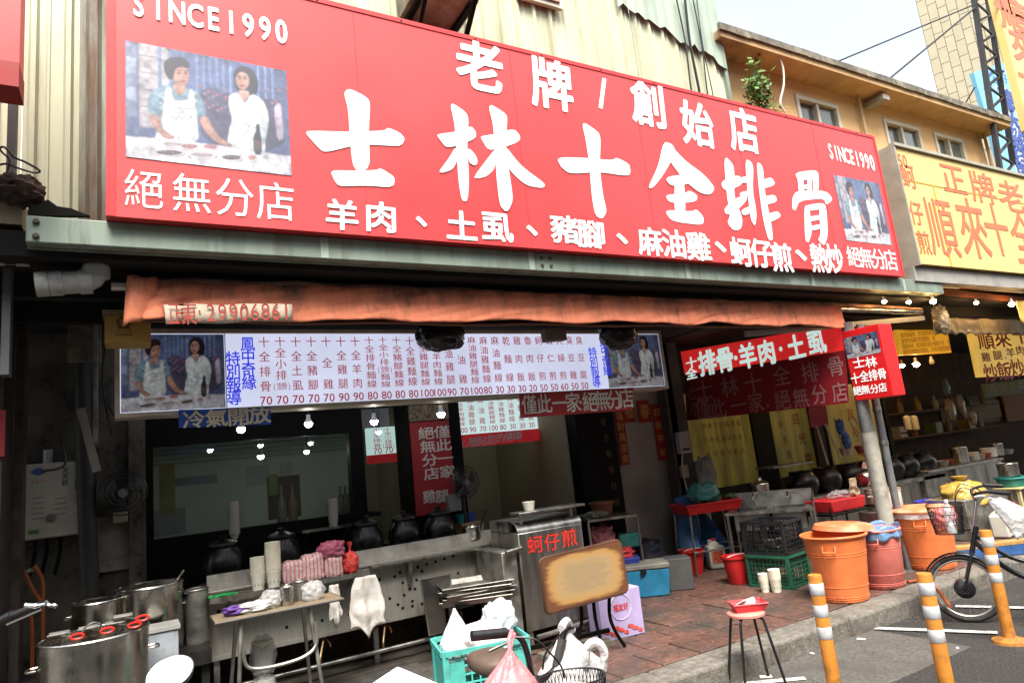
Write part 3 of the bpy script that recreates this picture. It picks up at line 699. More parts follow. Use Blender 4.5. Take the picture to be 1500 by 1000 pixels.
# red sign fragment, box and cable at the upper left
ls = thing('red_side_sign', 'corner of a red sign box at the top left edge', 'sign', P(10, 110, 3.6))
MB().box(-2.4, P(29, 60, 3.6).x, 3.6, 3.75, P(10, 92, 3.6).z, 5.4).build('panel', red_sign, ls)
MB().box(-2.4, P(30, 60, 3.6).x, 3.58, 3.76, P(10, 128, 3.6).z, P(10, 92, 3.6).z - .001).build('valance', mat('deep_red_trim', (.3, .02, .02), .6), ls)
gb = thing('gutter_box', 'beige metal box on the wall above the grey pipe at left', 'box', P(15, 330, 4.2))
MB().box(-2.2, P(32, 310, 4.2).x, 4.2, 4.6, P(15, 328, 4.2).z, P(15, 284, 4.2).z).build('body', mat('beige_metal', (.34, .3, .22), .7, .1, .2, 5, dirt=((.12, .09, .06), .55, 5)), gb)
rb = MB().blob(P(28, 280, 4.18), .1, .1, .075, 3, .4, 3, crink=.3).build('rag_bundle', mat('dirty_rag', (.07, .05, .04), .95, 0, .4, 12, .5)); tag(rb, 'dark dirty rag bundle resting on the beige gutter box', 'rag')
wl = MB(); pth = smooth_path([P(*p, 4.1) for p in ((-12, 232), (4, 215), (20, 230), (38, 238), (58, 250), (50, 253), (25, 246), (8, 240), (-14, 246))], 5)
wl.tube(pth, .006, 6); wl.tube(smooth_path([P(*p, 4.1) for p in ((-10, 205), (2, 222), (14, 236), (6, 258), (-10, 262))], 5), .005, 6)
tag(wl.build('loose_cable', blackp), 'looped black cable hanging before the cream cladding at left', 'cable')
post = MB().box(P(10, 200, 4.4).x, P(22, 200, 4.4).x, 4.4, 4.5, 2.4, 5.2).build('grey_post', mat('slate_post', (.11, .115, .12), .6, .2)); tag(post, 'dark grey steel post under the red sign corner at left', 'post')

# outdoor unit on its bracket above the sign, wall vent
ac = thing('air_conditioner', 'underside of an outdoor unit on black brackets above the signboard', 'air conditioner', P(650, -20, 4.45))
xa, xb_ = P(606, 0, 4.4).x, P(692, 0, 4.4).x
MB().box(xa, xb_, 4.3, 4.75, P(650, 3, 4.4).z, 6.1).build('casing', mat('weathered_casing', (.28, .25, .2), .7, .1, .25, 5, dirt=((.12, .07, .04), .5, 6)), ac)
for xx in (xa + .06, xb_ - .06):
    br = MB(); zt = P(650, 3, 4.4).z - .02
    br.bar((xx, 4.2, zt), (xx, 4.78, zt), .045, .045); br.bar((xx, 4.76, zt), (xx, 4.76, zt - .5), .045, .045); br.bar((xx, 4.24, zt), (xx, 4.75, zt - .45), .035, .035)
    br.build('bracket', blackpaint, ac)
wv = thing('upper_window', 'small shuttered window at the top above the signboard', 'window', P(795, 0, 4.76))
MB().box(P(757, 2, 4.76).x, P(821, 12, 4.76).x, 4.72, 4.764, P(790, 8, 4.76).z, 6.6).build('frame', mat('cream_frame', (.6, .58, .46), .6, .1), wv)
for i in range(6):
    z = P(790, 8, 4.76).z + .05 + i * .09
    MB().box(P(757, 2, 4.76).x + .04, P(821, 12, 4.76).x - .04, 4.7, 4.718, z, z + .07, ).build('louvre', mat('brown_louvre', (.33, .24, .19), .7), wv)
# cables down the right end of the cladding
for i, (a, b, r) in enumerate((((990, -5), (1012, 128), .01), ((1003, -5), (1024, 132), .016), ((1014, -5), (1036, 134), .008), ((1020, -5), (1044, 138), .006))):
    p, q = P(*a, 4.7), P(*b, 4.7); mid = p.lerp(q, .5) + Vector((.03 * (-1) ** i, 0, 0))
    o = MB().tube(smooth_path([p, mid, q, q - Vector((0, 0, .5))], 6), r, 6).build('wall_cable', blackp)
    tag(o, ('thin dark cable down the right end of the cladding, leftmost of four', 'thickest dark cable down the right end of the cladding', 'dark cable just right of the thickest one on the cladding', 'thinnest cable at the far right edge of the cladding')[i], 'cable', 'cables on the cladding')

# ------------------------------------------------------------------ drain pipes at left
def pipe_thing(pts, r, label, y, collars=(), m=None):
    m = m or pvc
    t = thing('drain_pipe', label, 'pipe', P(*pts[0], y)); w = [P(*p, y) for p in pts]; fine = []
    for i, p in enumerate(w):
        if 0 < i < len(w) - 1:
            a = (w[i - 1] - p).normalized() * r * 1.3; b = (w[i + 1] - p).normalized() * r * 1.3
            for k in range(5): s = k / 4; fine.append(p + a * (1 - s) ** 2 + b * s * s)
        else: fine.append(p)
    MB().tube(fine, r, 16).build('pipe', m, t)
    for i, s in collars:
        c = w[i].lerp(w[i + 1], s); d = (w[i + 1] - w[i]).normalized() * .03
        MB().tube([c - d, c + d], r * 1.1, 16).build('collar', m, t)
    return t
pipe_thing([(140, 362), (141, 412), (62, 416)], .064, 'grey plastic drain pipe bending under the green beam', 4.3, ((0, .1), (0, .75), (1, .2), (1, .75), (1, 1.0)))
pipe_thing([(-60, 372), (34, 376)], .05, 'grey plastic elbow pipe entering from the left edge', 4.35, ((0, .6), (0, 1.0)))
pipe_thing([(118, 400), (124, 640), (132, 872)], .06, 'tall sooty black pipe running down the dirty left wall', 5.9, ((0, .5), (1, .3)), mat('sooty_pipe', (.025, .023, .02), .6, 0, .4, 6))

# ------------------------------------------------------------------ awning
YA = 4.3
aw = thing('awning', 'rolled-up stained orange canvas awning with a scalloped hanging valance', 'awning', P(720, 450, YA))
ax0, ax1 = P(192, 440, YA).x, P(1233, 466, YA).x
zt, zb = 2.915, 2.675
def val(u, v):
    x = ax0 + (ax1 - ax0) * u + (.06 * v if u < .02 else 0)
    sag = .012 * math.sin(u * 37) * v + .012 * noise.noise(Vector((u * 22, v * 2, 1))) * (.3 + v)
    fold = .014 * noise.noise(Vector((u * 34 + v * 6, v * 1.2, 4))) + .008 * noise.noise(Vector((u * 120 + v * 14, v * 3, 8))) + (.025 * math.sin(u * 120 + v * 4) * v if u < .05 else 0)
    z = zt + (zb - zt) * v + sag + .02 * math.sin(u * 3.1)
    return (x, YA + fold - .03 * v, z)
MB().grid(val, 300, 14).build('valance', awn_m, aw, smooth=80, solid=.004)
MB().tube([(x, YA + .03, zb + .008 + .006 * math.sin(x * 5)) for x in [ax0 + .06 + (ax1 - ax0 - .06) * i / 40 for i in range(41)]], .011, 6).build('hem_bar', mat('hem_brown', (.2, .1, .07), .8), aw)
# folded canvas over the roller
def roll(u, v):
    x = ax0 - .02 + (P(1362, 460, YA).x - ax0) * u; a = R_(200 - 200 * v)
    k = 1 - .45 * max(0, (u - .78) / .22)
    rr = (.034 + .012 * noise.noise(Vector((u * 30, v * 3, 9)))) * k
    return (x, YA + .09 + rr * 1.9 * math.cos(a), zt + .005 + rr * 1.25 * math.sin(a) + .01 * math.sin(u * 9))
MB().grid(roll, 120, 9).build('canvas_roll', awn_top, aw, smooth=80, solid=.004)
MB().tube([(ax0 - .1, YA + .1, zt + .0), (P(1362, 460, YA).x, YA + .1, zt - .01)], .035, 12).build('roller', steel, aw)
# hanging flap at the left
fl = MB(); fl.grid(lambda u, v: (ax0 - .02 + .16 * u - .02 * v, YA - .03 - .02 * math.sin(u * 5), zt + .02 - (.3 - .07 * u) * v + .01 * math.sin(u * 9)), 6, 8)
fl.build('loose_flap', awn_m, aw, smooth=80, solid=.004)
# sewn cloth label
cl_ = [P(*p, YA - .055) for p in ((243, 475), (428, 470), (428, 445), (240, 446))]
lb = MB().grid(lambda u, v: cl_[0].lerp(cl_[1], u).lerp(cl_[3].lerp(cl_[2], u), v) + Vector((0, .006 * math.sin(u * 19), .004 * math.sin(u * 11))), 24, 2).build('cloth_label', cloth_w, aw, smooth=80, solid=.003)
lt = MB(); FA = Face((0, YA - .068, 0)); pxline(lt, FA, '正東:29906861', [(258, 459), (419, 456)], YA - .068, 28, 36, .0)
lt.build('label_characters', mat('faded_red_ink', (.42, .06, .045), .8), lb)
# folding arms
MB().bar(P(1092, 489, 4.4), P(1352, 466, 4.4), .04, .055).build('folding_arm', mat('grey_alu', (.3, .29, .27), .5, .6), aw)
MB().bar(P(796, 492, 4.45), P(826, 490, 4.45), .07, .1).build('arm_bracket', mat('brown_bracket', (.13, .1, .08), .7), aw)

# box with embossed badge
jb = thing('meter_box', 'ochre metal box with a round emblem beside the menu board', 'box', P(187, 505, 4.55))
bx0, bx1 = P(153, 480, 4.55).x, P(221, 480, 4.55).x; bz0, bz1 = P(187, 503, 4.55).z, P(187, 460, 4.55).z
MB().box(bx0, bx1, 4.55, 4.72, bz0, bz1).build('body', mat('ochre_metal', (.42, .25, .06), .6, .1, .15, 4, dirt=((.2, .11, .03), .6, 6)), jb, bevel=.01)
MB().box(bx0 - .012, bx1 + .012, 4.535, 4.73, bz1, bz1 + .022).build('lid', mat('ochre_lid', (.25, .2, .13), .7), jb)
em = MB(); cx_, cz_ = bx0 + .1, bz0 + .13
for r in (.035, .028): em.tube(circ((cx_, 4.546, cz_), r, 20, 'y'), .0025, 5, closed=True)
em.tube([(cx_ - .025, 4.546, cz_ - .035), (cx_ - .042, 4.546, cz_ - .075), (cx_ + .042, 4.546, cz_ - .075), (cx_ + .025, 4.546, cz_ - .035)], .0025, 5, closed=True)
em.build('emblem', mat('emblem_brown', (.12, .06, .02), .7), jb)
# ------------------------------------------------------------------ backlit menu board
YM = 5.0
mx0, mx1 = P(176, 600, YM).x, P(969, 530, YM).x; mz0, mz1 = P(560, 586, YM).z, P(560, 489, YM).z
menu = thing('menu_lightbox', 'long backlit menu board with red dish names, prices and photographs', 'menu board', ((mx0 + mx1) / 2, YM, mz0))
MB().box(mx0, mx1, YM, YM + .16, mz0, mz1).build('light_panel', lit_white, menu)
fm = MB(); alu = mat('cream_alu', (.55, .5, .4), .5, .3, .15, 5)
fm.box(mx0 - .03, mx1 + .03, YM - .02, YM + .17, mz0 - .03, mz0 - .001); fm.box(mx0 - .03, mx1 + .03, YM - .02, YM + .17, mz1 + .001, mz1 + .03)
fm.box(mx0 - .03, mx0 - .001, YM - .018, YM + .168, mz0, mz1); fm.box(mx1 + .001, mx1 + .03, YM - .018, YM + .168, mz0, mz1)
fm.build('frame', alu, menu)
FM = Face((0, YM, 0))
photo_print(menu, FM, mx0 + .005, mz0 + .005, P(329, 545, YM).x, mz1 - .005, .12, .5)
photo_print(menu, FM, P(887, 530, YM).x, mz0 + .005, mx1 - .005, mz1 - .005, .12, .45)
MB().box(P(330, 545, YM).x, P(331.5, 545, YM).x, YM - .003, YM - .0005, mz0, mz1).build('photo_edge', white_ink, menu)
def up(zf): return mz0 + (mz1 - mz0) * zf
for pa, pb, z0_, z1_ in ((342, 364, .74, .87), (872, 889, .74, .9)):
    bl = MB(); h = .105
    xa_, xb_ = P(pa, 550, YM).x, P(pb, 540, YM).x
    for i, ch in enumerate('特別報導'): put(bl, FM, ch, (xa_, YM, up(.66 - i * .175)), .1, .115, .016)
    for i, ch in enumerate('鳳中奇緣'): put(bl, FM, ch, (xb_, YM, up(.86 - i * .175)), .1, .115, .016)
    bl.build('blue_lettering', ink_blue, menu, smooth=0)
COLS = ['十全排骨70', '十全小排s70', '十全土虱70', '十全豬腳70', '十全雞70', '十全雞腿90', '十全羊肉90', '十全排骨麵線80', '十全小排s麵線80', '十全豬腳麵線80', '十全雞麵線80', '十全雞腿麵線100', '十全羊肉麵線100', '麻油雞腿90', '麻油雞70', '麻油雞腿麵線100', '麻油雞麵線80', '麻油麵線30', '乾麵線30', '雞肉飯30', '魯肉飯20', '蚵仔煎50', '蝦仁煎50', '天婦煎60', '臭豆雞50', '臭豆腐50']
import re
cx0, cx1 = P(388, 540, YM).x, P(853, 540, YM).x
def menu_cols(F, cols, xa, xb, y, za, zb, parent, ink, sc_=1.0):
    for i, s in enumerate(cols):
        mcol = MB(); x = xa + (xb - xa) * i / (len(cols) - 1)
        name, price = re.match(r'(\D+)(\d+)', s).groups(); n = len(name); H = zb - za
        ch_h = min(.088 * sc_, H * .8 / n * .98)
        for j, c in enumerate(name):
            z = zb - H * .05 - ch_h * .4 - (H * .78 - ch_h) * (j / max(1, n - 1))
            if c == 's':
                for q, cc in enumerate('(支骨)'): put(mcol, F, cc, (x + (q - 1.5) * .034 * sc_, y, z), .045 * sc_, .06 * sc_, 0)
            else: put(mcol, F, c, (x, y, z), .08 * sc_, ch_h * .93, .004)
            if n <= 4: mcol.build('dish_character', ink, parent, smooth=0); mcol = MB()
        if n > 4: mcol.build('dish_name', ink, parent, smooth=0); mcol = MB()
        for j, c in enumerate(price): put(mcol, F, c, (x + (j - (len(price) - 1) / 2) * .043 * sc_, y, za + H * .075), .085 * sc_, .085 * sc_, .008)
        mcol.build('price', ink, parent, smooth=0)
menu_cols(FM, COLS, cx0, cx1, YM, mz0, mz1, menu, ink_red)

# blue banner, red cloth banners under the menu
bn = thing('blue_banner', 'small blue banner with cream characters hung under the menu board', 'banner', P(328, 610, 4.97))
def plate(t, corners, Y, thick, m, name='panel'):
    q = [P(*c, Y) for c in corners]; return MB().prism(q, (0, thick, 0)).build(name, m, t, smooth=0)
plate(bn, [(262, 626), (262, 600), (396, 596), (397, 621)], 4.95, .01, mat('blue_banner', (.025, .1, .5), .6, 0, .2, 4))
l = MB(); pxline(l, Face((0, 4.95, 0)), '冷氣開放', [(284, 614), (317, 612), (349, 610), (380, 607)], 4.95, 34, 27, .022, rot=.03); l.build('banner_characters', mat('cream_ink', (.72, .67, .5), .7), bn, smooth=0)
b2 = thing('red_banner', 'red cloth banner with white characters hung below the right of the menu', 'banner', P(845, 590, 4.9))
plate(b2, [(763, 612), (761, 577), (928, 567), (925, 600)], 4.9, .012, dkred)
l = MB(); pxline(l, Face((0, 4.9, 0)), '僅此一家·絕無分店', [(775, 592), (797, 591), (819, 590), (839, 589), (850, 589), (864, 588), (882, 586), (900, 585), (917, 583)], 4.9, 23, 30, .014); l.build('banner_characters', mat('greyed_white_ink', (.55, .52, .47), .7), b2, smooth=0)
b3 = thing('vertical_banner', 'tall red banner with two columns of white characters on the pillar', 'banner', P(640, 750, 6.22))
mb_ = MB().box(xp0 + .02, xp1 - .01, 6.225, 6.245, P(640, 752, 6.22).z, P(640, 616, 6.22).z).build('panel', dkred, b3)
MB().box(xp0 + .02, xp1 - .01, 6.215, 6.24, P(640, 615, 6.22).z + .004, P(640, 592, 6.22).z).build('picture_strip', mat('brown_print', (.16, .12, .07), .7, 0, .8, 30), b3)
F3 = Face((0, 6.225, 0))
for s, a, b in (('絕無分店', (624, 634), (632, 693)), ('僅此一家', (647, 632), (655, 690))):
    l = MB(); pxline(l, F3, s, [a, b], 6.225, 24, 19, .02); l.build('banner_characters', MATS['greyed_white_ink'], b3, smooth=0)
l = MB(); pxline(l, F3, '雞', [(629, 727)], 6.225, 20, 20, .02); pxline(l, F3, '腿', [(648, 726)], 6.225, 20, 20, .02); l.build('banner_characters', MATS['greyed_white_ink'], b3, smooth=0)
# inner menu
im = thing('inner_menu', 'lit white menu with red lower strip hanging in the kitchen', 'menu board', P(740, 640, 7.2))
ix0, ix1 = P(640, 620, 7.2).x, P(801, 612, 7.2).x; iz0, iz1 = P(735, 650, 7.2).z, P(735, 575, 7.2).z
MB().box(ix0, ix1, 7.2, 7.26, iz0 + .15, iz1).build('panel', mat('inner_lit', (.5, .66, .66), .4, 0, .04, 2, emit=.28), im)
MB().box(ix0, ix1, 7.195, 7.26, iz0, iz0 + .149).build('red_strip', mat('inner_red', (.36, .015, .02), .5, emit=.15), im)
MB().box(ix1, ix1 + .03, 7.19, 7.27, iz0 - .02, iz1 + .02).build('frame', alu, im)
FI = Face((0, 7.195, 0)); l = MB(); pxline(l, FI, '心體貼您的健康', [(680, 649), (758, 637)], 7.195, 14, 14, .02); l.build('strip_characters', white_ink, im, smooth=0)
menu_cols(Face((0, 7.2, 0)), COLS[11:21], ix0 + .18, ix1 - .1, 7.2, iz0 + .17, iz1 - .02, im, mat('inner_ink', (.3, .03, .04), .6, emit=.2), 1.05)
# solid glowing board in place of the menu's reflection in the glass door
im2 = thing('menu_reflection', 'glowing board standing in for the menu reflected in the inner glass door', 'menu board', P(565, 660, 7.6))
jx0, jx1 = P(538, 655, 7.6).x, P(597, 650, 7.6).x; jz0, jz1 = P(565, 677, 7.6).z, P(565, 625, 7.6).z
MB().box(jx0, jx1, 7.6, 7.65, jz0 + .1, jz1).build('panel', MATS['inner_lit'], im2)
MB().box(jx0, jx1, 7.595, 7.65, jz0, jz0 + .099).build('red_strip', MATS['inner_red'], im2)
menu_cols(Face((0, 7.6, 0)), COLS[:3], jx0 + .12, jx1 - .1, 7.6, jz0 + .12, jz1, im2, MATS['inner_ink'], 1.2)

# couplets on the door
def couplet(px0, py0, px1, py1, wpx, s, label):
    Y = 6.64; a, b = P(px0, py0, Y), P(px1, py1, Y); x = (a.x + b.x) / 2; ww = wpx * mpp(a) * 1.25
    t = thing('door_couplet', label, 'door couplet', (x, Y, b.z), group='red couplets around the grey door')
    MB().box(x - ww / 2, x + ww / 2, Y, Y + .006, b.z, a.z).build('paper', mat('couplet_red', (.3, .015, .015), .6, 0, .2, 5), t)
    l = MB(); n = len(s)
    for i, ch in enumerate(s): put(l, Face((0, Y, 0)), ch, (x, Y, a.z + (b.z - a.z) * (i + .6) / (n + .2)), ww * .85, ww * .85, .014)
    l.build('gold_characters', mat('couplet_gold', (.5, .3, .06), .5), t, smooth=0)
couplet(908, 600, 915, 681, 13, '福財萬里來', 'red paper couplet on the left side of the grey door')
couplet(962, 592, 970, 674, 12, '四季平安', 'red paper couplet on the right side of the grey door')
for px, ch, lb in ((921, '福', 'square red paper charm over the grey door, left of the pair'), (944, '春', 'square red paper charm over the grey door, right of the pair')):
    c = P(px, 602, 6.64); t = thing('paper_charm', lb, 'paper charm', c, group='paper charms over the door')
    MB().box(c.x - .1, c.x + .1, 6.64, 6.648, c.z - .14, c.z + .14).build('paper', MATS['couplet_red'], t)
    l = MB(); put(l, Face((0, 6.64, 0)), ch, c, .16, .2, .014); l.build('gold_character', MATS['couplet_gold'], t, smooth=0)

# ------------------------------------------------------------------ side sign, banner and red box by the pole (facing the shop's forecourt)
XS = 6.6
def SX(px, py, x=XS): return PX(px, py, x)
yn, yf = SX(1238, 530).y, SX(1000, 560).y
zt0, zt1 = 2.30, 2.68
ss = thing('side_lightbox', 'red backlit sign with white dish names hung across the forecourt', 'sign', (XS, (yn + yf) / 2, zt0))
q = [SX(997, 537), SX(997, 513), SX(1150, 485), SX(1240, 474), SX(1240, 502)]
F6 = Face((XS, 0, 0), (0, -1, 0))
top_f, bot_f = SX(997, 515), SX(1003, 548); top_n, bot_n = SX(1233, 474), SX(1236, 512)
def slab(t, pts, thick, m, name='panel'): return MB().prism([Vector((XS, p.y, p.z)) for p in pts], (thick, 0, 0)).build(name, m, t, smooth=0)
slab(ss, [bot_f, top_f, top_n, bot_n], .14, lit_red)
l = MB()
def sxline(l, F, s, pts, X, emw, emh, off, **k):
    for ch, pp in zip(s, pts):
        p = PX(*pp, X); ex = (PX(pp[0] + 1, pp[1], X) - p).length; ez = (PX(pp[0], pp[1] + 1, X) - p).length
        put(l, F, ch, p, emw * ex, emh * ez, off, **k)
sxline(l, F6, '排骨·羊肉·土虱', [(1036, 531), (1062, 526), (1078, 524), (1095, 521), (1123, 516), (1144, 511), (1166, 508), (1196, 500)], XS, 27, 38, .035)
sxline(l, F6, '十全', [(1013, 531), (1013, 547)], XS, 17, 17, .03)
l.build('dish_characters', lit_ink, ss, smooth=0)
bb = thing('side_banner', 'dark red translucent banner with pale characters below the backlit side sign', 'banner', (XS, (yn + yf) / 2, 1.95))
slab(bb, [SX(1006, 616), SX(1003, 549), SX(1238, 513), SX(1243, 590)], .008, mat('maroon_banner', (.3, .014, .022), .6, 0, .12, 3))
ink = mat('faded_pink_ink', (.44, .2, .2), .7)
for s, pts, w_, h_ in (('士林十全排骨', [(1031, 571), (1069, 566), (1103, 560), (1145, 550), (1186, 545), (1224, 536)], 27, 31), ('僅此一家·絕無分店', [(1030, 598), (1052, 597), (1082, 593), (1107, 589), (1125, 594), (1146, 585), (1173, 582), (1200, 577), (1230, 574)], 24, 31), ('老牌', [(1011, 575), (1013, 600)], 18, 22)):
    for ch, pp in zip(s, pts): l = MB(); sxline(l, F6, ch, [pp], XS - .002, w_, h_, .012); l.build('banner_character', ink, bb, smooth=0)
rbx = thing('red_box_sign', 'bright red box sign with a photograph mounted by the pole', 'sign', (XS, 4.0, 1.9))
by0, by1 = SX(1300, 530).y, SX(1241, 530).y - .02
bzt, bzb = SX(1262, 480).z, SX(1275, 584).z
MB().box(XS - .02, XS + .2, by0, by1, bzb, bzt).build('box', mat('bright_red_box', (.66, .012, .014), .45, 0, .06, 3, emit=.05), rbx, bevel=.006)
FB = Face((XS - .02, 0, 0), (0, -1, 0))
pa, pb = FB.loc(SX(1237, 520, XS - .02))[0] + .03, FB.loc(SX(1292, 520, XS - .02))[0]
photo_print(rbx, FB, pa, SX(1265, 521, XS - .02).z, pb, SX(1265, 489, XS - .02).z, .12, .45)
for s, pts, w_, h_ in (('士林', [(1258, 531), (1276, 530)], 18, 17), ('十全排骨', [(1253, 554), (1266, 551), (1279, 549), (1292, 547)], 14, 17), ('絕無分店', [(1256, 572), (1268, 570), (1281, 569), (1293, 567)], 13, 14)):
    l = MB(); sxline(l, FB, s, pts, XS - .022, w_, h_, .014); l.build('sign_characters', MATS['backlit_white_ink'], rbx, smooth=0)

# ------------------------------------------------------------------ lamps
def bulb(px, py, y, label, on=bulb_on, r=.031, cord=.25, group='bare bulbs under the menu', holder=True):
    c = P(px, py, y); t = thing('light_bulb', label, 'light bulb', c, group=group)
    MB().lathe([(.0, -r), (r * .6, -r * .82), (r * .95, -r * .3), (r, .0), (r * .9, r * .25)], c, 14).build('glass', on, t)
    MB().lathe([(r * .9, r * .25), (r * .75, r * .9), (r * .5, r * 1.3), (r * .5, r * 2.2)], c, 14).build('base', white_paint, t)
    if cord: MB().tube([c + Vector((0, 0, r * 2.1)), c + Vector((.01, 0, r * 2 + cord))], .006, 6).build('cord', blackp, t)
    return t
bulb(353, 628, 5.35, 'lit white bulb hanging under the blue banner')
bulb(452, 620, 5.35, 'lit white bulb under the menu, before the black window lintel')
bulb(548, 617, 5.35, 'lit white bulb under the menu beside the glass door')
bulb(646, 606, 5.6, 'lit white bulb above the tall red banner', r=.036)
for i, (px, py, y) in enumerate(((1295, 441, 4.16), (1331, 442, 4.18), (1367, 441, 4.14), (1430, 443, 4.2), (1482, 445, 4.16))):
    bulb(px, py, y, ('warm bulb under the canopy right of the awning end, leftmost of the row', 'second warm bulb from the left in the row under the canopy', 'brightest warm bulb above the neighbour\'s silver valance end', 'small warm bulb above the neighbour\'s silver valance middle', 'warm bulb at the right beside the yellow cloth flap')[i], bulb_warm, .034 if i in (2, 4) else .024, 0.02, 'warm bulbs over the neighbouring stall')
bulb(1321, 535, 6.3, 'warm bulb under the yellow menu beside the red box sign', bulb_warm, .04, .1, 'warm bulbs over the neighbouring stall')
bulb(1342, 533, 6.3, 'warm bulb under the middle of the hanging yellow menu', bulb_warm, .05, .1, 'warm bulbs over the neighbouring stall')
bulb(1365, 530, 6.3, 'unlit bulb under the right end of the hanging yellow menu', mat('unlit_bulb', (.45, .38, .28), .3), .045, .1, 'warm bulbs over the neighbouring stall')
# lamps wrapped in black plastic
bagb = mat('black_bag_film', (.012, .012, .013), .22, 0, .3, 9, .2)
for px, py, y, lb in ((645, 492, 4.75, 'lamp wrapped in black plastic hanging before the menu centre'), (906, 490, 4.7, 'lamp wrapped in black plastic before the right menu photograph')):
    c = P(px, py, y); t = thing('wrapped_lamp', lb, 'lamp', c, group='lamps wrapped in black plastic')
    s_ = mpp(c)
    MB().blob(c, (36 if px < 800 else 30) * s_, .12, 21 * s_, px, .18, 3, 26, 18, .9, .18).build('plastic_wrap', bagb, t)
    MB().tube([c, c + Vector((0, .02, .3))], .02, 8).build('stem', blackp, t)

bulb(382, 668, 7.4, 'lit bulb added inside the room to brighten it, seen through the window', r=.032, cord=.5, group='bulbs added inside the room')  # added bulbs brighten the room, set where light dots show in the glass
bulb(449, 661, 7.2, 'lit bulb added inside the room near the right window edge to brighten it', r=.028, cord=.5, group='bulbs added inside the room')
# ------------------------------------------------------------------ neighbouring stall at right
nb = thing('neighbour_building', 'orange plastered two-storey building with sliding windows beyond the signboard', 'building', (12, 5, 0))
YO = 5.0
ox0, ox1 = P(1040, 75, YO).x, P(1443, 225, YO).x; oz1 = 6.22
wins = []
for a, b, c, d in ((1166, 140, 1224, 180), (1294, 173, 1345, 222), (1368, 195, 1410, 240)):
    wins.append((P(a, b, YO).x, P(c, (b + d) / 2, YO).x, 4.75, P(a, b, YO).z - .02))
xs_ = [ox0] + [v for w_ in wins for v in w_[:2]] + [ox1]
wm = MB()
wm.box(ox0, ox1, YO, YO + .2, 3.2, 4.75); ztop = min(w_[3] for w_ in wins)
wm.box(ox0, ox1, YO, YO + .2, ztop, oz1)
for i in range(0, len(xs_), 2): wm.box(xs_[i], xs_[i + 1], YO + .001, YO + .199, 4.75, ztop)
wm.build('wall', orange_wall, nb)
grey_glass = mat('tinted_window', (.1, .12, .11), .08, 0, .2, 1.5, spec=.8)
for i, (a, b, c, d) in enumerate(wins):
    f_ = MB(); w2 = .05
    f_.box(a - .04, b + .04, YO - .02, YO + .03, ztop - .03, ztop + .03); f_.box(a - .04, a + .02, YO - .019, YO + .03, c, ztop - .031); f_.box(b - .02, b + .04, YO - .019, YO + .03, c, ztop - .031)
    f_.box((a + b) / 2 - .025, (a + b) / 2 + .025, YO - .005, YO + .06, c, ztop - .031)
    wn = f_.build('window', mat('pale_window_frame', (.55, .52, .42), .5, .1), nb)
    MB().box(a + .021, (a + b) / 2 - .026, YO + .06, YO + .07, c, ztop - .03).build('pane', grey_glass, wn)
    MB().box((a + b) / 2 + .026, b - .021, YO + .03, YO + .04, c, ztop - .03).build('pane', grey_glass, wn)
MB().box(ox0 - .2, ox1 + .25, YO - .35, YO + .3, oz1 + .001, oz1 + .1).build('eave_slab', mat('eave_underside', (.5, .32, .16), .85, 0, .15, 3, dirt=((.12, .09, .06), .6, 2)), nb)
pr = MB(); n = 26
for i in range(n):
    xa_ = ox0 - .22 + (ox1 - ox0 + .5) * i / n; xb2 = ox0 - .22 + (ox1 - ox0 + .5) * (i + .985) / n
    z0_ = oz1 + .075 + random.uniform(-.006, .006)
    MB().box(xa_, xb2, YO - .38, YO - .34, z0_, oz1 + .165 + random.uniform(-.004, .004)).build('parapet_flashing', mat('weathered_flashing', (.15, .13, .1), .85, 0, .4, 6, .2, dirt=((.4, .36, .28), .55, 3.5), rnd=.12), nb)
for px in (1265, 1437):
    x = P(px, 180, YO - .06).x
    MB().tube([(x, YO - .06, oz1), (x + .02, YO - .06, 3.2)], .025, 8).build('downpipe', mat('thin_pipe', (.42, .3, .18), .7), nb)
MB().bar((P(1268, 152, YO).x, YO - .3, oz1 - .1), (P(1268, 152, YO).x, YO + .1, oz1 - .1), .16, .07).build('outlet_pipe', mat('grey_outlet', (.3, .28, .25), .7), nb)
# black fused corner where the two buildings meet
# small tree sprouting from the roof junction
pl = thing('wall_sapling', 'leafy green sapling sprouting between the cladding and the orange building', 'plant', P(1108, 150, 4.6))
base = P(1112, 158, 4.62); st = MB(); lf = MB()
leafm = mat('sapling_leaf', (.09, .2, .035), .55, 0, .3, 9, rnd=.0, sub=.1)
random.seed(5)
for b in range(15):
    tip = P(1096 + random.uniform(-10, 30) + (22 if b > 10 else 0), 78 + random.uniform(0, 50) + (38 if b > 10 else 0), 4.62 + random.uniform(-.15, .15))
    pts = smooth_path([base, base.lerp(tip, .5) + Vector((random.uniform(-.06, .06), random.uniform(-.05, .05), .04)), tip], 5); st.tube(pts, [.007 * (1 - i / len(pts)) + .0015 for i in range(len(pts))], 5)
    for k in range(34):
        i = random.uniform(.25, 1) * (len(pts) - 1); p = pts[int(i)] + Vector([random.gauss(0, .045) for _ in range(3)])
        L_ = random.uniform(.05, .1); d = Vector([random.gauss(0, 1) for _ in range(3)]).normalized(); e = d.orthogonal().normalized() * L_ * .32; d = d * L_
        lf.add([p, p + d * .45 + e, p + d, p + d * .45 - e], [(0, 1, 2, 3)])
st.build('stems', mat('green_stem', (.1, .13, .04), .7), pl); lf.build('leaves', leafm, pl, smooth=0, kind='stuff')
# loose hose on wall
o = MB().tube(smooth_path([P(*p, 4.7) for p in ((1140, 82), (1147, 100), (1148, 125), (1143, 150), (1150, 165))], 5), .012, 6).build('wall_hose', mat('pale_hose', (.55, .52, .45), .6)); tag(o, 'thin pale hose hanging down the orange wall by the sapling', 'hose')

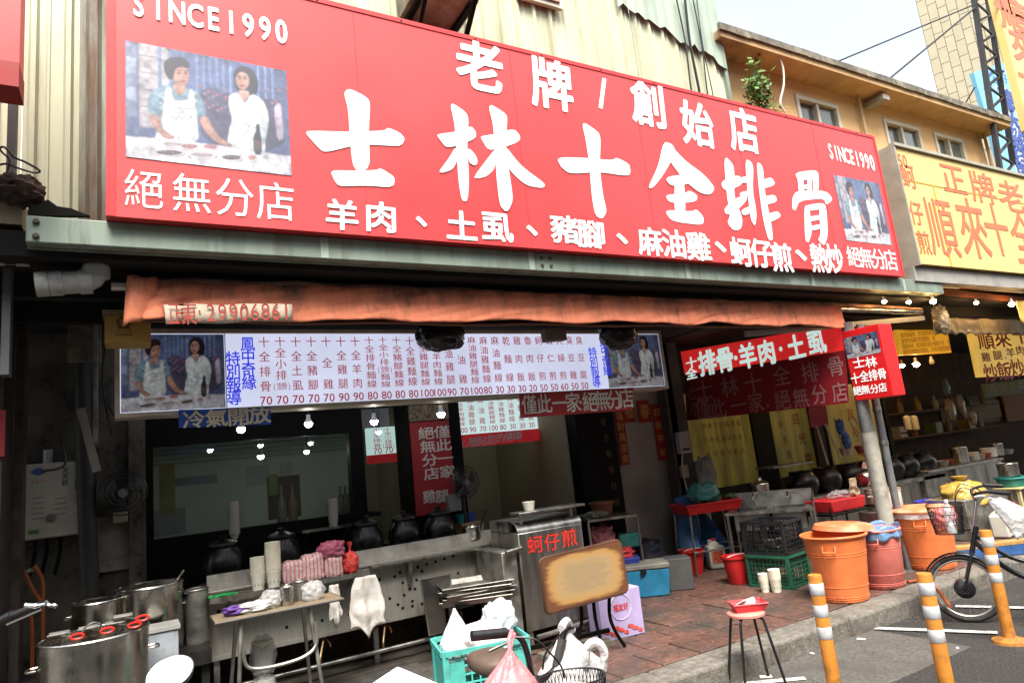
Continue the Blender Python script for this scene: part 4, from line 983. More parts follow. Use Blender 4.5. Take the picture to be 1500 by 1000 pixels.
# yellow neighbour signboard
ys_ = thing('yellow_signboard', 'large yellow signboard with red characters at the right edge', 'signboard', (9.5, 4.0, 3.35))
yx0 = P(1302, 222, 4.0).x + .12; yz0_, yz1_ = 3.36, 4.8
MB().box(yx0, 14.5, 4.0, 4.3, yz0_, yz1_).build('panel', yellow_sign, ys_)
MB().box(yx0 - .03, yx0, 3.98, 4.42, yz0_ - .02, yz1_ + .02).build('end_frame', mat('grey_sign_side', (.36, .34, .28), .7, .1, .15, 4), ys_)
MB().box(yx0 - .028, 14.5, 3.97, 4.03, yz1_ + .001, yz1_ + .04).build('top_frame', MATS['grey_sign_side'], ys_)
FY = Face((0, 4.0, 0)); yred = mat('orange_red_ink', (.64, .16, .08), .6)
dy = MB(); dy.box(yx0 + .05, 14.5, 3.9955, 3.999, 4.38, 4.395); dy.box(P(1372, 300, 4).x, P(1374, 300, 4).x, 3.9955, 3.999, yz0_, 4.379); dy.build('panel_lines', mat('mustard_line', (.6, .35, .05), .6), ys_)
for s, pts, w_, h_, bo in (('正牌老', [(1396, 262), (1439, 275), (1481, 288)], 36, 42, .018), ('順來', [(1379, 332), (1425, 334)], 42, 84, .012), ('十全', [(1460, 336), (1500, 350)], 36, 72, .012), ('蚵仔煎', [(1330, 258), (1342, 312), (1353, 355)], 20, 34, .014), ('50', [(1318, 235), (1325, 236)], 12, 24, .02)):
    for ch, pp in zip(s, pts): l = MB(); pxline(l, FY, ch, [pp], 4.0, w_, h_, bo); l.build('sign_character', yred, ys_, smooth=0)
l = MB(); line(l, FY, '排骨', (P(1500, 350, 4).x + .9, 4, 3.8), (P(1500, 350, 4).x + 2, 4, 3.8), .8, .9, .02); l.build('sign_characters', yred, ys_, smooth=0)
MB().box(7.75, 15, 4.05, 4.2, 3.17, 3.34).build('ledge', mat('grey_ledge', (.36, .35, .32), .7, .1, .2, 4, dirt=((.14, .13, .11), .58, 4)), ys_)

# neighbour canopy, valance, hanging boards
nbs = thing('neighbour_canopy', 'dark canopy roof over the neighbouring stall', 'canopy', (11, 5, 3))
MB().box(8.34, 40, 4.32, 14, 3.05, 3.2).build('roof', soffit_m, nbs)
MB().box(8.4, 16, 4.6, 4.66, 2.92, 3.048).build('joist', soffit_m, nbs)
MB().bar(P(1385, 428, 4.3), P(1500, 440, 4.3), .05, .07).build('awning_roller', mat('rust_red_bar', (.25, .07, .03), .7), nbs)
sv = thing('silver_valance', 'weathered silvery canvas valance over the neighbouring stall', 'awning', P(1430, 460, 4.5))
vx0, vx1 = P(1364, 465, 4.5).x, 13.5
def val2(u, v):
    x = vx0 + (vx1 - vx0) * u; s = .03 * abs(math.sin(u * 60)) * (v > .85)
    return (x, 4.5 + .02 * noise.noise(Vector((u * 60, v * 2, 2))), 2.86 - .23 * v + s + .02 * noise.noise(Vector((u * 20, 3, 1))))
MB().grid(val2, 120, 8).build('canvas', mat('silvery_canvas', (.36, .31, .2), .55, .2, .35, 4, .3, dirt=((.1, .08, .06), .52, 4), streak=True), sv, smooth=80, solid=.004)
MB().blob(P(1378, 466, 4.46), .13, .05, .14, 8, .25, 3, crink=.5).build('plastic_wrap', mat('clear_wrap', (.5, .47, .36), .15, 0, .4, 12, .5), sv)
of = thing('yellow_flap', 'yellow cloth flap with a scalloped hem at the right edge', 'awning', P(1495, 430, 4.15))
MB().grid(lambda u, v: (P(1484, 425, 4.15).x + 1.6 * u, 4.15 + .02 * math.sin(u * 20), 3.03 - (.28 + .05 * abs(math.sin(u * 16))) * v), 30, 5).build('cloth', mat('yellow_cloth', (.66, .42, .1), .8, 0, .15, 4, .1), of, smooth=80, solid=.004)
of2 = thing('orange_awning', 'bright orange awning canvas behind the end of the green beam', 'awning', P(1450, 420, 4.6))
MB().add([P(1408, 415, 4.6), P(1500, 412, 4.6), P(1560, 428, 4.6), P(1405, 424, 4.6)], [(0, 1, 2, 3)]).build('canvas', mat('bright_orange_canvas', (.75, .22, .03), .7, 0, .1, 4), of2, smooth=0, solid=.006)
# yellow hanging menu and neighbour boards
ym = thing('yellow_menu', 'orange-yellow hanging menu densely printed with small red columns', 'menu board', P(1350, 515, 6.0))
q0, q1, q2, q3 = P(1318, 520, 6.0), P(1311, 477, 6.0), P(1384, 468, 6.0), P(1394, 516, 6.0)
MB().prism([q0, q1, q2, q3], (0, .05, 0)).build('panel', mat('ochre_board', (.62, .3, .02), .5, 0, .06, 3, emit=.22), ym, smooth=0)  # emission stands in for the light of the nearby bulbs
F7 = Face((0, 6.0, 0)); l = MB()
for r in range(5):
    for i in range(17):
        if (r * 7 + i * 3) % 11 == 0 or (r == 2 and i > 11): continue
        pxline(l, F7, random.choice('排骨羊肉麵線雞腿飯煎炒'), [(1320 + i * 4.1 + r * 1.2, 483 + r * 8.2 - i * .4)], 6.0, 4.2, 7.5, 0)
l.build('menu_print', mat('brown_red_print', (.3, .05, .01), .6), ym, smooth=0)
y2 = thing('hanging_yellow_board', 'yellow board with bulb light put into its colour and large dark red characters at the right edge', 'sign', P(1480, 550, 5.2))
MB().prism([P(1434, 552, 5.2), P(1420, 486, 5.2), P(1560, 470, 5.2), P(1575, 545, 5.2)], (0, .05, 0)).build('panel', mat('amber_board', (.66, .4, .07), .5, 0, .15, 3, emit=.22), y2, smooth=0)  # own glow painted in for bulb light falling on the board
F8 = Face((0, 5.2, 0))
for s, pts, w_, h_, m_ in (('順來十', [(1444, 499), (1468, 496), (1494, 491)], 25, 24, 'red'), ('雞腿.羊肉', [(1444, 523), (1461, 520), (1472, 520), (1480, 516), (1494, 513)], 14, 13, 'pur'), ('炒飯炒', [(1451, 546), (1471, 543), (1490, 539)], 22, 26, 'red')):
    l = MB(); pxline(l, F8, s, pts, 5.2, w_, h_, .02); l.build('board_characters', red_txt if m_ == 'red' else mat('purple_ink', (.3, .05, .16), .6), y2, smooth=0)
gn = thing('green_board', 'dark green board with dim lettering below the hanging yellow board', 'sign', P(1475, 570, 5.6))
MB().prism([P(1446, 582, 5.6), P(1440, 562, 5.6), P(1560, 548, 5.6), P(1570, 565, 5.6)], (0, .04, 0)).build('panel', mat('dark_green_board', (.03, .06, .025), .6), gn, smooth=0)
l = MB(); pxline(l, Face((0, 5.6, 0)), '魚米餐牛', [(1455, 570), (1470, 568), (1483, 567), (1496, 565)], 5.6, 13, 15, 0); l.build('board_characters', mat('grey_ink', (.18, .18, .15), .7), gn, smooth=0)
# interior of the neighbouring stall
ni = thing('neighbour_stall_walls', 'dim brown back wall of the neighbouring stall', 'wall', (12, 8.4, .1))
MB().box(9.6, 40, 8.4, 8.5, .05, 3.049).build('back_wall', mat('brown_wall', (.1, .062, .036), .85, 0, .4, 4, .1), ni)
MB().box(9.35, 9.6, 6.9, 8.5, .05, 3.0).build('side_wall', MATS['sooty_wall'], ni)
MB().box(P(1385, 640, 8.37).x, P(1470, 640, 8.37).x, 8.36, 8.39, 1.35, 2.0).build('wall_board', mat('tan_board', (.22, .13, .07), .7, 0, .15, 3), ni)
MB().box(P(1418, 640, 8.3).x, P(1475, 640, 8.3).x, 8.3, 8.33, 1.45, 1.85).build('wall_board', mat('pale_board', (.32, .23, .14), .7, 0, .12, 3), ni)
MB().box(P(1482, 640, 8.3).x, P(1540, 640, 8.3).x, 8.3, 8.34, 1.3, 2.1).build('wall_board', mat('orange_board', (.34, .15, .045), .7, 0, .12, 3), ni)

# ------------------------------------------------------------------ far tower, roof sign frame and cables
tw = thing('tower_block', 'tall pale beige tiled tower block far behind at the upper right', 'building', (90, 60, 0))
dd = 95
a, b = D(1350, 40, dd), D(1440, 40, dd)
tl = mat('beige_tile', (.4, .35, .235), .6, 0, .05, 1, rnd=.04)
c1 = Vector((a.x, a.y, 0)); rr_ = Vector((a.x, a.y, 0)).normalized(); dirx = (Vector((rr_.y, -rr_.x, 0)) - rr_ * .12).normalized(); c2 = c1 + dirx * 26; nn = Vector((dirx.y, -dirx.x, 0))
if nn.dot(c1) > 0: nn = -nn
MB().prism([c1, c2, c2 - nn * 20, c1 - nn * 20], (0, 0, 90)).build('wall', mat('beige_joint', (.37, .325, .218), .7), tw, smooth=0)
pw_, ph_ = 1.1, 2.3; pp_ = None; base_z = D(1420, 215, dd).z - 4
M_ = Matrix((dirx, nn, Vector((0, 0, 1)))).transposed().to_4x4()
for i in range(14):
    for j in range(19):
        p = c1 + dirx * (.1 + i * pw_) + nn * .02 + Vector((0, 0, base_z + j * ph_ + (i % 2) * 1.1))
        if pp_ is None:
            pp_ = MB().box(0, pw_ - .09, 0, .06, 0, ph_ - .09).build('facade_panel', tl, tw, world=False); o = pp_
        else: o = pp_.copy(); COL.objects.link(o)
        o.matrix_local = WM[tw.name].inverted() @ Matrix.Translation(p) @ M_
rs = thing('roof_sign_frame', 'black steel lattice frame carrying signs at the upper right', 'frame', P(1445, 20, 5.0))
YL = 4.7
lt_ = MB()
A0, A1 = P(1427, 2, YL), P(1467, 262, YL); B0, B1 = P(1446, -6, YL + .35), P(1484, 240, YL + .35)
steelk = mat('dark_lattice', (.035, .035, .038), .6, .3)
for u, v in ((A0, A1), (B0, B1)):
    u = u + (u - v) * .3; MB().bar(u, v, .07, .07).build('chord', steelk, rs)
for i in range(9):
    u = A0.lerp(A1, i / 8); v = B0.lerp(B1, i / 8); v2 = B0.lerp(B1, min(1, (i + 1) / 8))
    MB().bar(u, v, .04, .04).build('rung', steelk, rs)
    if i < 8: MB().bar(u, v2, .03, .03).build('brace', steelk, rs)
vb = thing('blue_sign', 'tall light blue vertical sign with white and dark blue characters', 'sign', P(1460, 250, 7.0))
q = [P(1426, 106, 7), P(1470, 92, 7), P(1530, 270, 7), P(1478, 280, 7)]
MB().prism(q, (0, .1, 0)).build('panel', mat('sky_blue_sign', (.17, .44, .6), .5, 0, .08, 2), vb, smooth=0)
FB7 = Face((0, 7.0, 0))
l = MB(); pxline(l, FB7, '豪大雞排蔥', [(1478, 148), (1484, 178), (1492, 205), (1497, 230), (1502, 255)], 7.0, 30, 30, .06, rise=.002); l.build('character_outline', white_ink, vb, smooth=0)
l = MB(); pxline(l, FB7, '豪大雞排蔥', [(1478, 148), (1484, 178), (1492, 205), (1497, 230), (1502, 255)], 7.0, 30, 30, .018, rise=.02); l.build('sign_characters', mat('navy_ink', (.03, .07, .3), .6), vb, smooth=0)
l = MB(); pxline(l, FB7, '大雞排創始店', [(1448, 143), (1462, 187)], 7.0, 9, 9, .0); l.build('small_characters', MATS['navy_ink'], vb, smooth=0)
l = MB(); l.tube(smooth_path([P(*p, 6.98) for p in ((1443, 130), (1447, 112), (1458, 103), (1470, 105))], 4), .03, 5); pxline(l, FB7, '新年好', [(1449, 124), (1460, 119), (1471, 115)], 6.99, 10, 12, 0); l.build('emblem', MATS['navy_ink'], vb, smooth=0)
vy = thing('yellow_roof_sign', 'tall yellow sign with orange characters at the top right corner', 'sign', P(1485, 100, 4.2))
q = [P(1451, -40, 4.4), P(1560, -40, 4.4), P(1600, 240, 4.4), P(1500, 175, 4.4)]
MB().prism([P(1452, -30, 4.4), P(1560, -60, 4.4), P(1600, 240, 4.4), P(1508, 188, 4.4)], (0, .12, 0)).build('panel', yellow_sign, vy, smooth=0)
l = MB(); pxline(l, Face((0, 4.4, 0)), '正順來十', [(1472, -4), (1486, 24), (1503, 72), (1514, 120)], 4.4, 40, 44, .03); l.build('sign_characters', yred, vy, smooth=0)
for i, (a, b, lb) in enumerate((((1425, 8), (1199, 102), 'upper thin guy wire running from the lattice frame to the roof'), ((1428, 12), (1283, 132), 'lower thick guy wire running from the lattice frame to the roof'), ((1428, 128), (1402, 172), 'short guy wire near the tower block'))):
    pA, pB = P(*a, YL), P(*b, 5.0)
    o = MB().tube([pA, pB], .018 if i == 1 else .012, 6).build('guy_wire', steelk); tag(o, lb, 'wire', 'guy wires')
random.seed(23)

# goods of the neighbouring stall
random.seed(31)
gs = thing('goods_shelf', 'brown wooden shelf with bottles and boxes at the back of the neighbouring stall', 'shelf', (13, 8, 1.2))
for z_ in (1.25, 1.75): MB().box(12.0, 17.5, 7.9, 8.29, z_, z_ + .03).build('board', mat('shelf_wood', (.14, .075, .035), .7, 0, .3, 6), gs)
for i in range(16):
    x_ = 12.1 + i * .33; z_ = (1.281, 1.781)[i % 2]; k = i % 4
    if k == 0: m = MB().box(x_, x_ + .24, 7.95, 8.2, z_, z_ + .22)
    else: m = MB().lathe([(.06, 0), (.065, .16), (.025, .22), (.025, .28), (.03, .29)], (x_, 8.05, z_), 12)
    o = m.build(('cardboard_box', 'sauce_jar', 'oil_bottle', 'sauce_jar')[k], mat('goods_%d' % (i % 5), ((.3, .18, .08), (.35, .08, .04), (.4, .3, .1), (.12, .2, .08), (.45, .42, .36))[i % 5], .5))
    tag(o, '%s, %s from the left on the neighbour\'s %s shelf' % (('cardboard box', 'squat sauce jar', 'oil bottle', 'tall sauce jar')[k], ('first', 'second', 'third', 'fourth', 'fifth', 'sixth', 'seventh', 'eighth')[i // 2], ('lower', 'upper')[i % 2]), ('box', 'jar', 'bottle', 'jar')[k], 'goods on the neighbour shelf')
for i, (px, py, y, rx, rz, col) in enumerate(((1392, 600, 7.2, .12, .2, (.3, .28, .24)), (1408, 596, 7.4, .1, .24, (.35, .33, .3)), (1385, 566, 7.3, .1, .16, (.1, .2, .2)), (1425, 612, 7.2, .09, .14, (.4, .36, .28)))):
    c = P(px, py, y); t = thing('hanging_bag', ('grey plastic bag hanging in the dark neighbouring stall, lower left', 'tall pale plastic bag hanging in the dark neighbouring stall', 'small teal bag hanging high in the dark neighbouring stall', 'cream bag hanging right of the others in the dark stall')[i], 'bag', c, group='bags hanging in the neighbouring stall')
    MB().blob(c, rx, rx * .6, rz, 90 + i, .3, 2.6, 28, 20, .85).build('bag_body', mat('hung_film_%d' % i, col, .3, 0, .2, 9, .3), t, smooth=180); MB().tube([c + Vector((0, 0, rz * .9)), Vector((c.x, c.y, 2.99))], .006, 5).build('string', blackp, t)
for i, px in enumerate((1379, 1388, 1416, 1435, 1444, 1478)):
    p = P(px, 672, 6.15); o = MB().lathe([(.07, 0), (.1, .08), (.095, .08), (.06, .01), (0, .01)], (p.x, 6.15, .842), 16).build('sauce_bowl', mat('bowl_%d' % (i % 3), ((.55, .5, .4), (.4, .06, .04), (.3, .3, .3))[i % 3], .4)); tag(o, 'small sauce bowl %s on the neighbour counter' % ('at the far left', 'second from the left', 'third from the left', 'fourth from the left', 'fifth from the left', 'at the far right')[i], 'bowl', 'sauce bowls on the neighbour counter')
# ================================================================== furniture and goods
Z = Vector((0, 0, 1))
def V(*a): return Vector(a)
def hdir(p): d = Vector((p.x, p.y, 0)); return d.normalized()      # horizontal direction away from the street viewpoint
def pot(name, label, c, r, h, m=None, handles=True, rim=True, taper=0, lid=False, group=None, cat='pot'):
    m = m or steel_pot; t = thing(name, label, cat, c, group=group)
    MB().lathe([(r * (1 - taper) * .96, 0), (r * (1 - taper), .012), (r, h), (r - .006, h), (r * (1 - taper) - .006, .016), (0, .014)], c, 32).build('body', m, t)
    if rim: MB().tube(circ(c + Z * h, r, 32), .007, 6, closed=True).build('rim', m, t)
    if handles:
        for s in (-1, 1):
            b = c + V(s * r, 0, h * .8); MB().tube(smooth_path([b + V(0, -.05, 0), b + V(s * .045, -.04, 0), b + V(s * .045, .04, 0), b + V(0, .05, 0)], 4), .006, 6).build('handle', m, t)
    if lid:
        MB().lathe([(r * 1.02, h), (r * .7, h + .03), (.03, h + .045), (.025, h + .06), (.035, h + .08), (0, h + .085)], c, 28).build('lid', m, t)
    return t
def blackjar(c, r, h, label, lid=True):
    t = thing('black_jar', label, 'jar', c, group='black glazed jars')
    MB().lathe([(r * .6, 0), (r * .85, h * .18), (r, h * .45), (r * .93, h * .7), (r * .72, h * .86), (r * .66, h * .92), (r * .74, h), (r * .66, h), (r * .6, h * .9)], c, 30).build('body', blackpot, t)
    if lid: MB().lathe([(r * .76, h), (r * .74, h + .015), (r * .3, h + .04), (.025, h + .045), (.03, h + .07), (0, h + .075)], c, 26).build('lid', blackpot, t)
    return t
def cups(c, r, n, label, m=cup_w, group='stacks of paper cups', lip=.012, printed=True):
    t = thing('cup_stack', label, 'cups', c, group=group)
    z = 0; H0 = r * 2.1
    MB().lathe([(r * .74, 0), (r * .97, H0), (r, H0 + .004), (r, H0 + .01)], c, 20).build('cup', m, t)
    for i in range(1, n):
        z = H0 + .01 + (i - 1) * lip
        MB().lathe([(r * .95, 0), (r * .99, lip * .6), (r * 1.03, lip * .75), (r * 1.02, lip)], c + Z * z, 20).build('cup', m, t)
    if printed:
        for k in range(5):
            a = R_(200 + 32 * k); p = c + V(r * .86 * math.cos(a), r * .86 * math.sin(a), r * .9)
            MB().blob(p, .004, .004, .011, k, .3, n=6, m=5).build('printed_leaf', mat('cup_print', (.3, .38, .3), .7), t)
    return t
def bag(name, label, c, rx, ry, rz, m, seed, cat='bag', knot=True, amp=.22, group=None, tilt=0, crink=.2, e=.85):
    t = thing(name, label, cat, c - Z * rz, group=group)
    MB().blob(c, rx, ry, rz, seed, amp, 2.6, 44, 30, e, crink * .5, Matrix.Rotation(tilt, 3, 'Y') if tilt else None).build('bag_body', m, t, smooth=180)
    if knot:
        k = c + Z * rz * .93
        MB().lathe([(rx * .35, -.02), (rx * .16, .02), (rx * .13, .03), (rx * .32, .07), (rx * .38, .085)], k, 12).build('knot', m, t)
    return t
def film(name, col, alpha=.5, rough=.2): return mat(name, col, rough, 0, .12, 9, .75, alpha=alpha, spec=.6, bscale=26)
def striped(name, base, stripe, alpha, sc_=95):
    m = film(name, base, alpha); t = m.node_tree; b = t.nodes['Principled BSDF']; lk = b.inputs['Base Color'].links[0]; src = lk.from_socket
    wv = t.nodes.new('ShaderNodeTexWave'); wv.inputs['Scale'].default_value = sc_ / 6.283; wv.inputs['Distortion'].default_value = 3; wv.inputs['Detail'].default_value = 2; wv.inputs['Detail Scale'].default_value = .6
    g_ = t.nodes.new('ShaderNodeNewGeometry'); t.links.new(g_.outputs['Position'], wv.inputs['Vector'])
    r_ = t.nodes.new('ShaderNodeValToRGB'); r_.color_ramp.elements[0].position = .62; r_.color_ramp.elements[1].position = .8; t.links.new(wv.outputs['Fac'], r_.inputs[0])
    x_ = t.nodes.new('ShaderNodeMix'); x_.data_type = 'RGBA'; x_.inputs[7].default_value = (*stripe, 1); t.links.new(r_.outputs[0], x_.inputs[0]); t.links.new(src, x_.inputs[6]); t.links.new(x_.outputs[2], b.inputs['Base Color']); return m
clear = film('clear_film', (.75, .74, .74), .38); white_bag = film('white_bag_film', (.66, .66, .65), .82, .3); pink_film = striped('pink_striped_film', (.66, .5, .48), (.62, .2, .22), .82, 70)
pinkred = film('red_bag_film', (.78, .22, .22), .72); frost = film('frosted_bag_film', (.7, .74, .78), .62)

# ---- left corner
lc = thing('left_column', 'dark brown column with peeling signs at the left edge', 'column', (-1, 5, .1))
MB().box(-2.4, P(6, 700, 5).x, 4.9, 5.3, .1, 3.0).build('shaft', mat('dark_brown', (.03, .02, .014), .7, 0, .4, 5, .1), lc)
MB().box(P(8, 700, 5).x, P(22, 700, 5).x, 5.3, 5.5, .1, 3.0).build('steel_jamb', mat('brown_steel', (.06, .045, .035), .6, .2, .4, 6), lc)
MB().box(-1.6, P(7, 640, 4.88).x, 4.88, 4.9, P(4, 668, 4.88).z, P(4, 600, 4.88).z).build('red_notice', mat('notice_red', (.22, .015, .02), .6), lc)
bw = thing('brick_stub', 'low stub of worn red bricks behind the left hoses', 'brick wall', G(22, 1010))
bx, byy = P(8, 960, 5.25).x, 5.25
for r in range(7):
    for i in range(2):
        MB().box(bx - .16 + i * .2 + (r % 2) * .09, bx + .03 + i * .2 + (r % 2) * .09, byy, byy + .1, .15 + r * .066, .15 + r * .066 + .057).build('brick', mat('worn_brick', (.14, .055, .035), .85, 0, .3, 9, .3, rnd=.3), bw, bevel=.006)
wh = thing('water_heater', 'grubby white gas water heater hung on the dirty wall at left', 'water heater', P(75, 790, 5.9))
hx0, hx1, hz0, hz1 = -.672, -.33, 1.47, 2.0
MB().box(hx0, hx1, 5.9, 6.06, hz0, hz1).build('casing', mat('heater_enamel', (.55, .53, .44), .5, 0, .1, 6, .03, dirt=((.25, .2, .12), .6, 7)), wh, bevel=.012)
FH = Face((0, 5.9, 0)); l = MB()
for k in range(7):
    a = R_(20 + 22 * k); l.bar((hx0 + .09, 5.898, hz1 - .08), (hx0 + .09 + .045 * math.cos(a), 5.896 - k * .0003, hz1 - .08 + .05 * math.sin(a)), .012, .002, (0, 1, 0))
l.build('blue_emblem', mat('heater_blue', (.04, .14, .32), .6), wh)
l = MB(); line(l, FH, '天天好', (hx1 - .09, 5.9, hz1 - .06), (hx1 - .09, 5.9, hz1 - .15), .04, .045, .014); l.build('vertical_print', mat('heater_ink', (.04, .06, .12), .6), wh)
l = MB(); line(l, FH, '新品上市', (hx0 + .06, 5.9, hz1 - .125), (hx0 + .13, 5.9, hz1 - .125), .018, .02, 0); l.build('red_print', red_txt, wh)
l = MB()
for k in range(9): l.box(hx0 + .06 + (k % 2) * .13, hx0 + .13 + (k % 2) * .13, 5.897, 5.8985, hz0 + .14 + k * .018, hz0 + .148 + k * .018)
l.build('small_print', mat('heater_grey', (.3, .29, .25), .7), wh, kind='stuff')
MB().lathe([(.028, 0), (.028, .012), (.02, .016)], (hx0 + .17, 5.9, hz0 + .14), 14, M=Matrix.Rotation(R_(90), 3, 'X')).build('knob', mat('heater_knob', (.2, .18, .15), .5), wh)
MB().box(hx0 + .04, hx0 + .1, 5.896, 5.899, hz0 + .04, hz0 + .07).build('green_label', mat('heater_green', (.12, .25, .08), .6), wh)
MB().tube([(hx0 + .14, 5.98, hz1), (hx0 + .14, 5.98, hz1 + .1)], .03, 12).build('flue', pvc, wh)
for dx in (.07, .14, .22):
    MB().tube(smooth_path([(hx0 + dx, 5.97, hz0), (hx0 + dx, 5.97, hz0 - .1), (hx0 + dx - .03, 5.98, hz0 - .26)], 4), .012, 8).build('pipe', blackpaint, wh)
hose_m = mat('orange_gas_hose', (.26, .06, .015), .55, 0, .15, 6)
for i, pts in enumerate((((50, 828), (62, 850), (63, 900), (64, 1010)), ((36, 836), (48, 862), (60, 880)), ((38, 890), (47, 915), (47, 1010)), ((-4, 900), (0, 930), (-6, 1000)))):
    o = MB().tube(smooth_path([P(*p, 5.6) for p in pts], 6), .012, 8).build('gas_hose', hose_m)
    tag(o, ('orange gas hose running straight down under the water heater', 'short slanting orange gas hose below the water heater valve', 'orange gas hose hanging below the chrome lever at left', 'orange hose at the extreme left edge')[i], 'hose', 'orange gas hoses')
vl = thing('gas_valve', 'small chrome gas valve below the water heater', 'valve', P(43, 836, 5.75)); c = P(43, 836, 5.75)
MB().tube([c - V(.05, 0, .02), c + V(.05, 0, .02)], .016, 8).build('body', steel_dull, vl); MB().bar(c, c + V(.06, -.03, .05), .015, .008).build('lever', chrome, vl)
# wall fan
def fan(label, c, r, y, name='wall_fan'):
    t = thing(name, label, 'fan', c)
    M_ = Matrix.Rotation(R_(90), 3, 'X')
    for i, k in enumerate((1, .8, .6, .4)):
        MB().tube([p + V(0, -.05 * (1 - k ** 2) * 1.3, 0) for p in circ(c, r * k, 28, 'y')], .004, 5, closed=True).build('cage_ring', blackp, t)
    sp = MB()
    for k in range(28):
        a = 6.283 * k / 28
        sp.tube([c + V(r * s * math.cos(a), -.065 * (1 - s * s), r * s * math.sin(a)) for s in (.2, .6, 1)], .002, 4)
    sp.build('cage_wires', blackp, t)
    for k in range(3):
        a = 6.283 * k / 3 + .4
        def bl(u, v, a=a):
            rr = r * (.2 + .65 * u); w_ = .35 * (v - .5) * (.6 + .8 * u); return c + V(rr * math.cos(a + w_ * 2.2), .02 - .04 * (v - .5), rr * math.sin(a + w_ * 2.2))
        MB().grid(bl, 6, 5).build('blade', mat('fan_blade', (.06, .06, .055), .4), t, solid=.003)
    MB().lathe([(0, .03), (r * .2, .025), (r * .22, 0), (r * .22, -.06), (.0, -.06)], c - V(0, .03, 0), 16, M=M_).build('hub', mat('fan_hub', (.16, .155, .15), .5), t)
    MB().lathe([(r * .3, 0), (r * .34, -.06), (r * .28, -.13), (0, -.14)], c + V(0, .03, 0), 16, M=M_).build('motor', blackp, t)
    return t
c = P(180, 722, 5.85); wf_ = fan('round black wall fan on the dirty wall left of the window', c, .16, 5.85)
MB().bar(c + V(0, .15, 0), c + V(0, .25, -.12), .04, .04).build('wall_arm', blackp, wf_)
sb = P(176, 757, 6.05); o = MB().box(sb.x - .05, sb.x + .05, 6.0, 6.06, sb.z - .04, sb.z + .04).build('switch_box', mat('dull_cream', (.3, .28, .22), .6), bevel=.006); tag(o, 'small cream switch box below the left wall fan', 'switch')
pn = P(168, 795, 6.08); o = MB().box(pn.x - .12, pn.x + .16, 6.07, 6.099, pn.z - .2, pn.z + .2).build('wall_patch', mat('patched_plaster', (.26, .24, .19), .9, 0, .3, 5, .3, dirt=((.06, .05, .04), .55, 5))); tag(o, 'paler rectangular plaster patch behind the steel pots', 'wall patch')

# stove bench with stockpots
sbn = thing('stove_bench', 'sooty low stove bench under the stockpots at left', 'stove', (-.1, 5.5, .15))
MB().box(-.62, .46, 5.2, 5.95, .55, .64).build('top', mat('sooty_iron', (.02, .018, .016), .6, .2, .4, 6), sbn)
for x_ in (-.58, .4):
    for y_ in (5.25, 5.88): MB().box(x_, x_ + .05, y_, y_ + .05, .14, .55).build('leg', MATS['sooty_iron'], sbn)
pot('stock_pot', 'tall steel stockpot between the large pot and the wall', V(-.2, 5.45, .64), .15, .4, group='steel stockpots')
pp_ = pot('stock_pot', 'wide steel stockpot with a ladle beside the left wall', V(.11, 5.5, .64), .205, .44, group='steel stockpots')
MB().tube([V(.2, 5.4, 1.0), V(.31, 5.34, 1.16)], .008, 6).build('ladle_handle', chrome, pp_)
pot('stock_pot', 'small dark steel pot squeezed beside the perforated counter', V(.40, 5.5, .64), .075, .36, steel_dull, group='steel stockpots')
bigc = V(-.185, 4.72, .3)
bp_ = pot('large_stock_pot', 'largest steel stockpot in front holding red-handled noodle strainers', bigc, .27, .645, group='steel stockpots')
MB().lathe([(.255, .6), (0, .6)], bigc, 28, cap=False).build('broth', mat('broth', (.07, .05, .03), .15), bp_)
st_ = thing('pot_burner', 'black iron burner stand under the largest stockpot', 'burner', V(-.185, 4.72, .15))
MB().lathe([(.24, 0), (.25, .02), (.2, .15), (.18, .15)], V(-.185, 4.72, .15), 20).build('ring', MATS['sooty_iron'], st_)
for i, (px, py, a) in enumerate(((113, 932, 170), (157, 923, 200), (197, 915, 235), (209, 905, 250))):
    c = P(px, py, 4.62); t = thing('noodle_strainer', ('leftmost red-handled noodle strainer on the large pot', 'second red-handled noodle strainer on the large pot', 'third red-handled noodle strainer on the large pot', 'rightmost red-handled noodle strainer on the large pot')[i], 'strainer', c, group='noodle strainers')
    MB().tube([p for p in [c + V(.032 * math.cos(q * .524), .01, .014 * math.sin(q * .524)) for q in range(12)]], .006, 6, closed=True).build('handle', mat('red_handle', (.66, .03, .02), .4), t)
    MB().tube([c + V(-.02, .02, 0), c + V(-.08, .14, .0), c + V(-.1, .2, -.06)], .007, 6).build('shaft', steel_dull, t)
    MB().grid(lambda u, v: c + V(-.1 + .1 * (u - .5), .14 + .12 * v, .012 - .03 * math.sin(v * 3)), 5, 5).build('mesh_basket', mat('grey_mesh', (.3, .29, .27), .5, .4), t, solid=.006)
MB().tube(smooth_path([P(*p, 4.65) for p in ((120, 925), (130, 914), (142, 911), (152, 920))], 5), .006, 6).build('lifting_handle', chrome, bp_)
oc = thing('oil_tin', 'square white and blue oil tin with torn label behind the mirror', 'tin', P(238, 975, 5.0))
a, b = P(213, 945, 5.0), P(262, 940, 5.0)
MB().box(a.x, b.x, 5.0, 5.22, .45, P(238, 924, 5.0).z).build('tin', mat('pale_blue_tin', (.4, .44, .48), .5, .2, .1, 5, dirt=((.1, .09, .07), .58, 7)), oc, bevel=.012)
MB().box(a.x - .01, b.x + .01, 4.99, 5.23, P(238, 924, 5.0).z, P(238, 924, 5.0).z + .022).build('lid', mat('tin_lid', (.45, .45, .42), .5, .3), oc)
o = MB().box(a.x - .03, b.x + .05, 4.96, 5.26, .14, .45).build('tin_stand', blackpaint); tag(o, 'black block under the white and blue oil tin', 'stand')

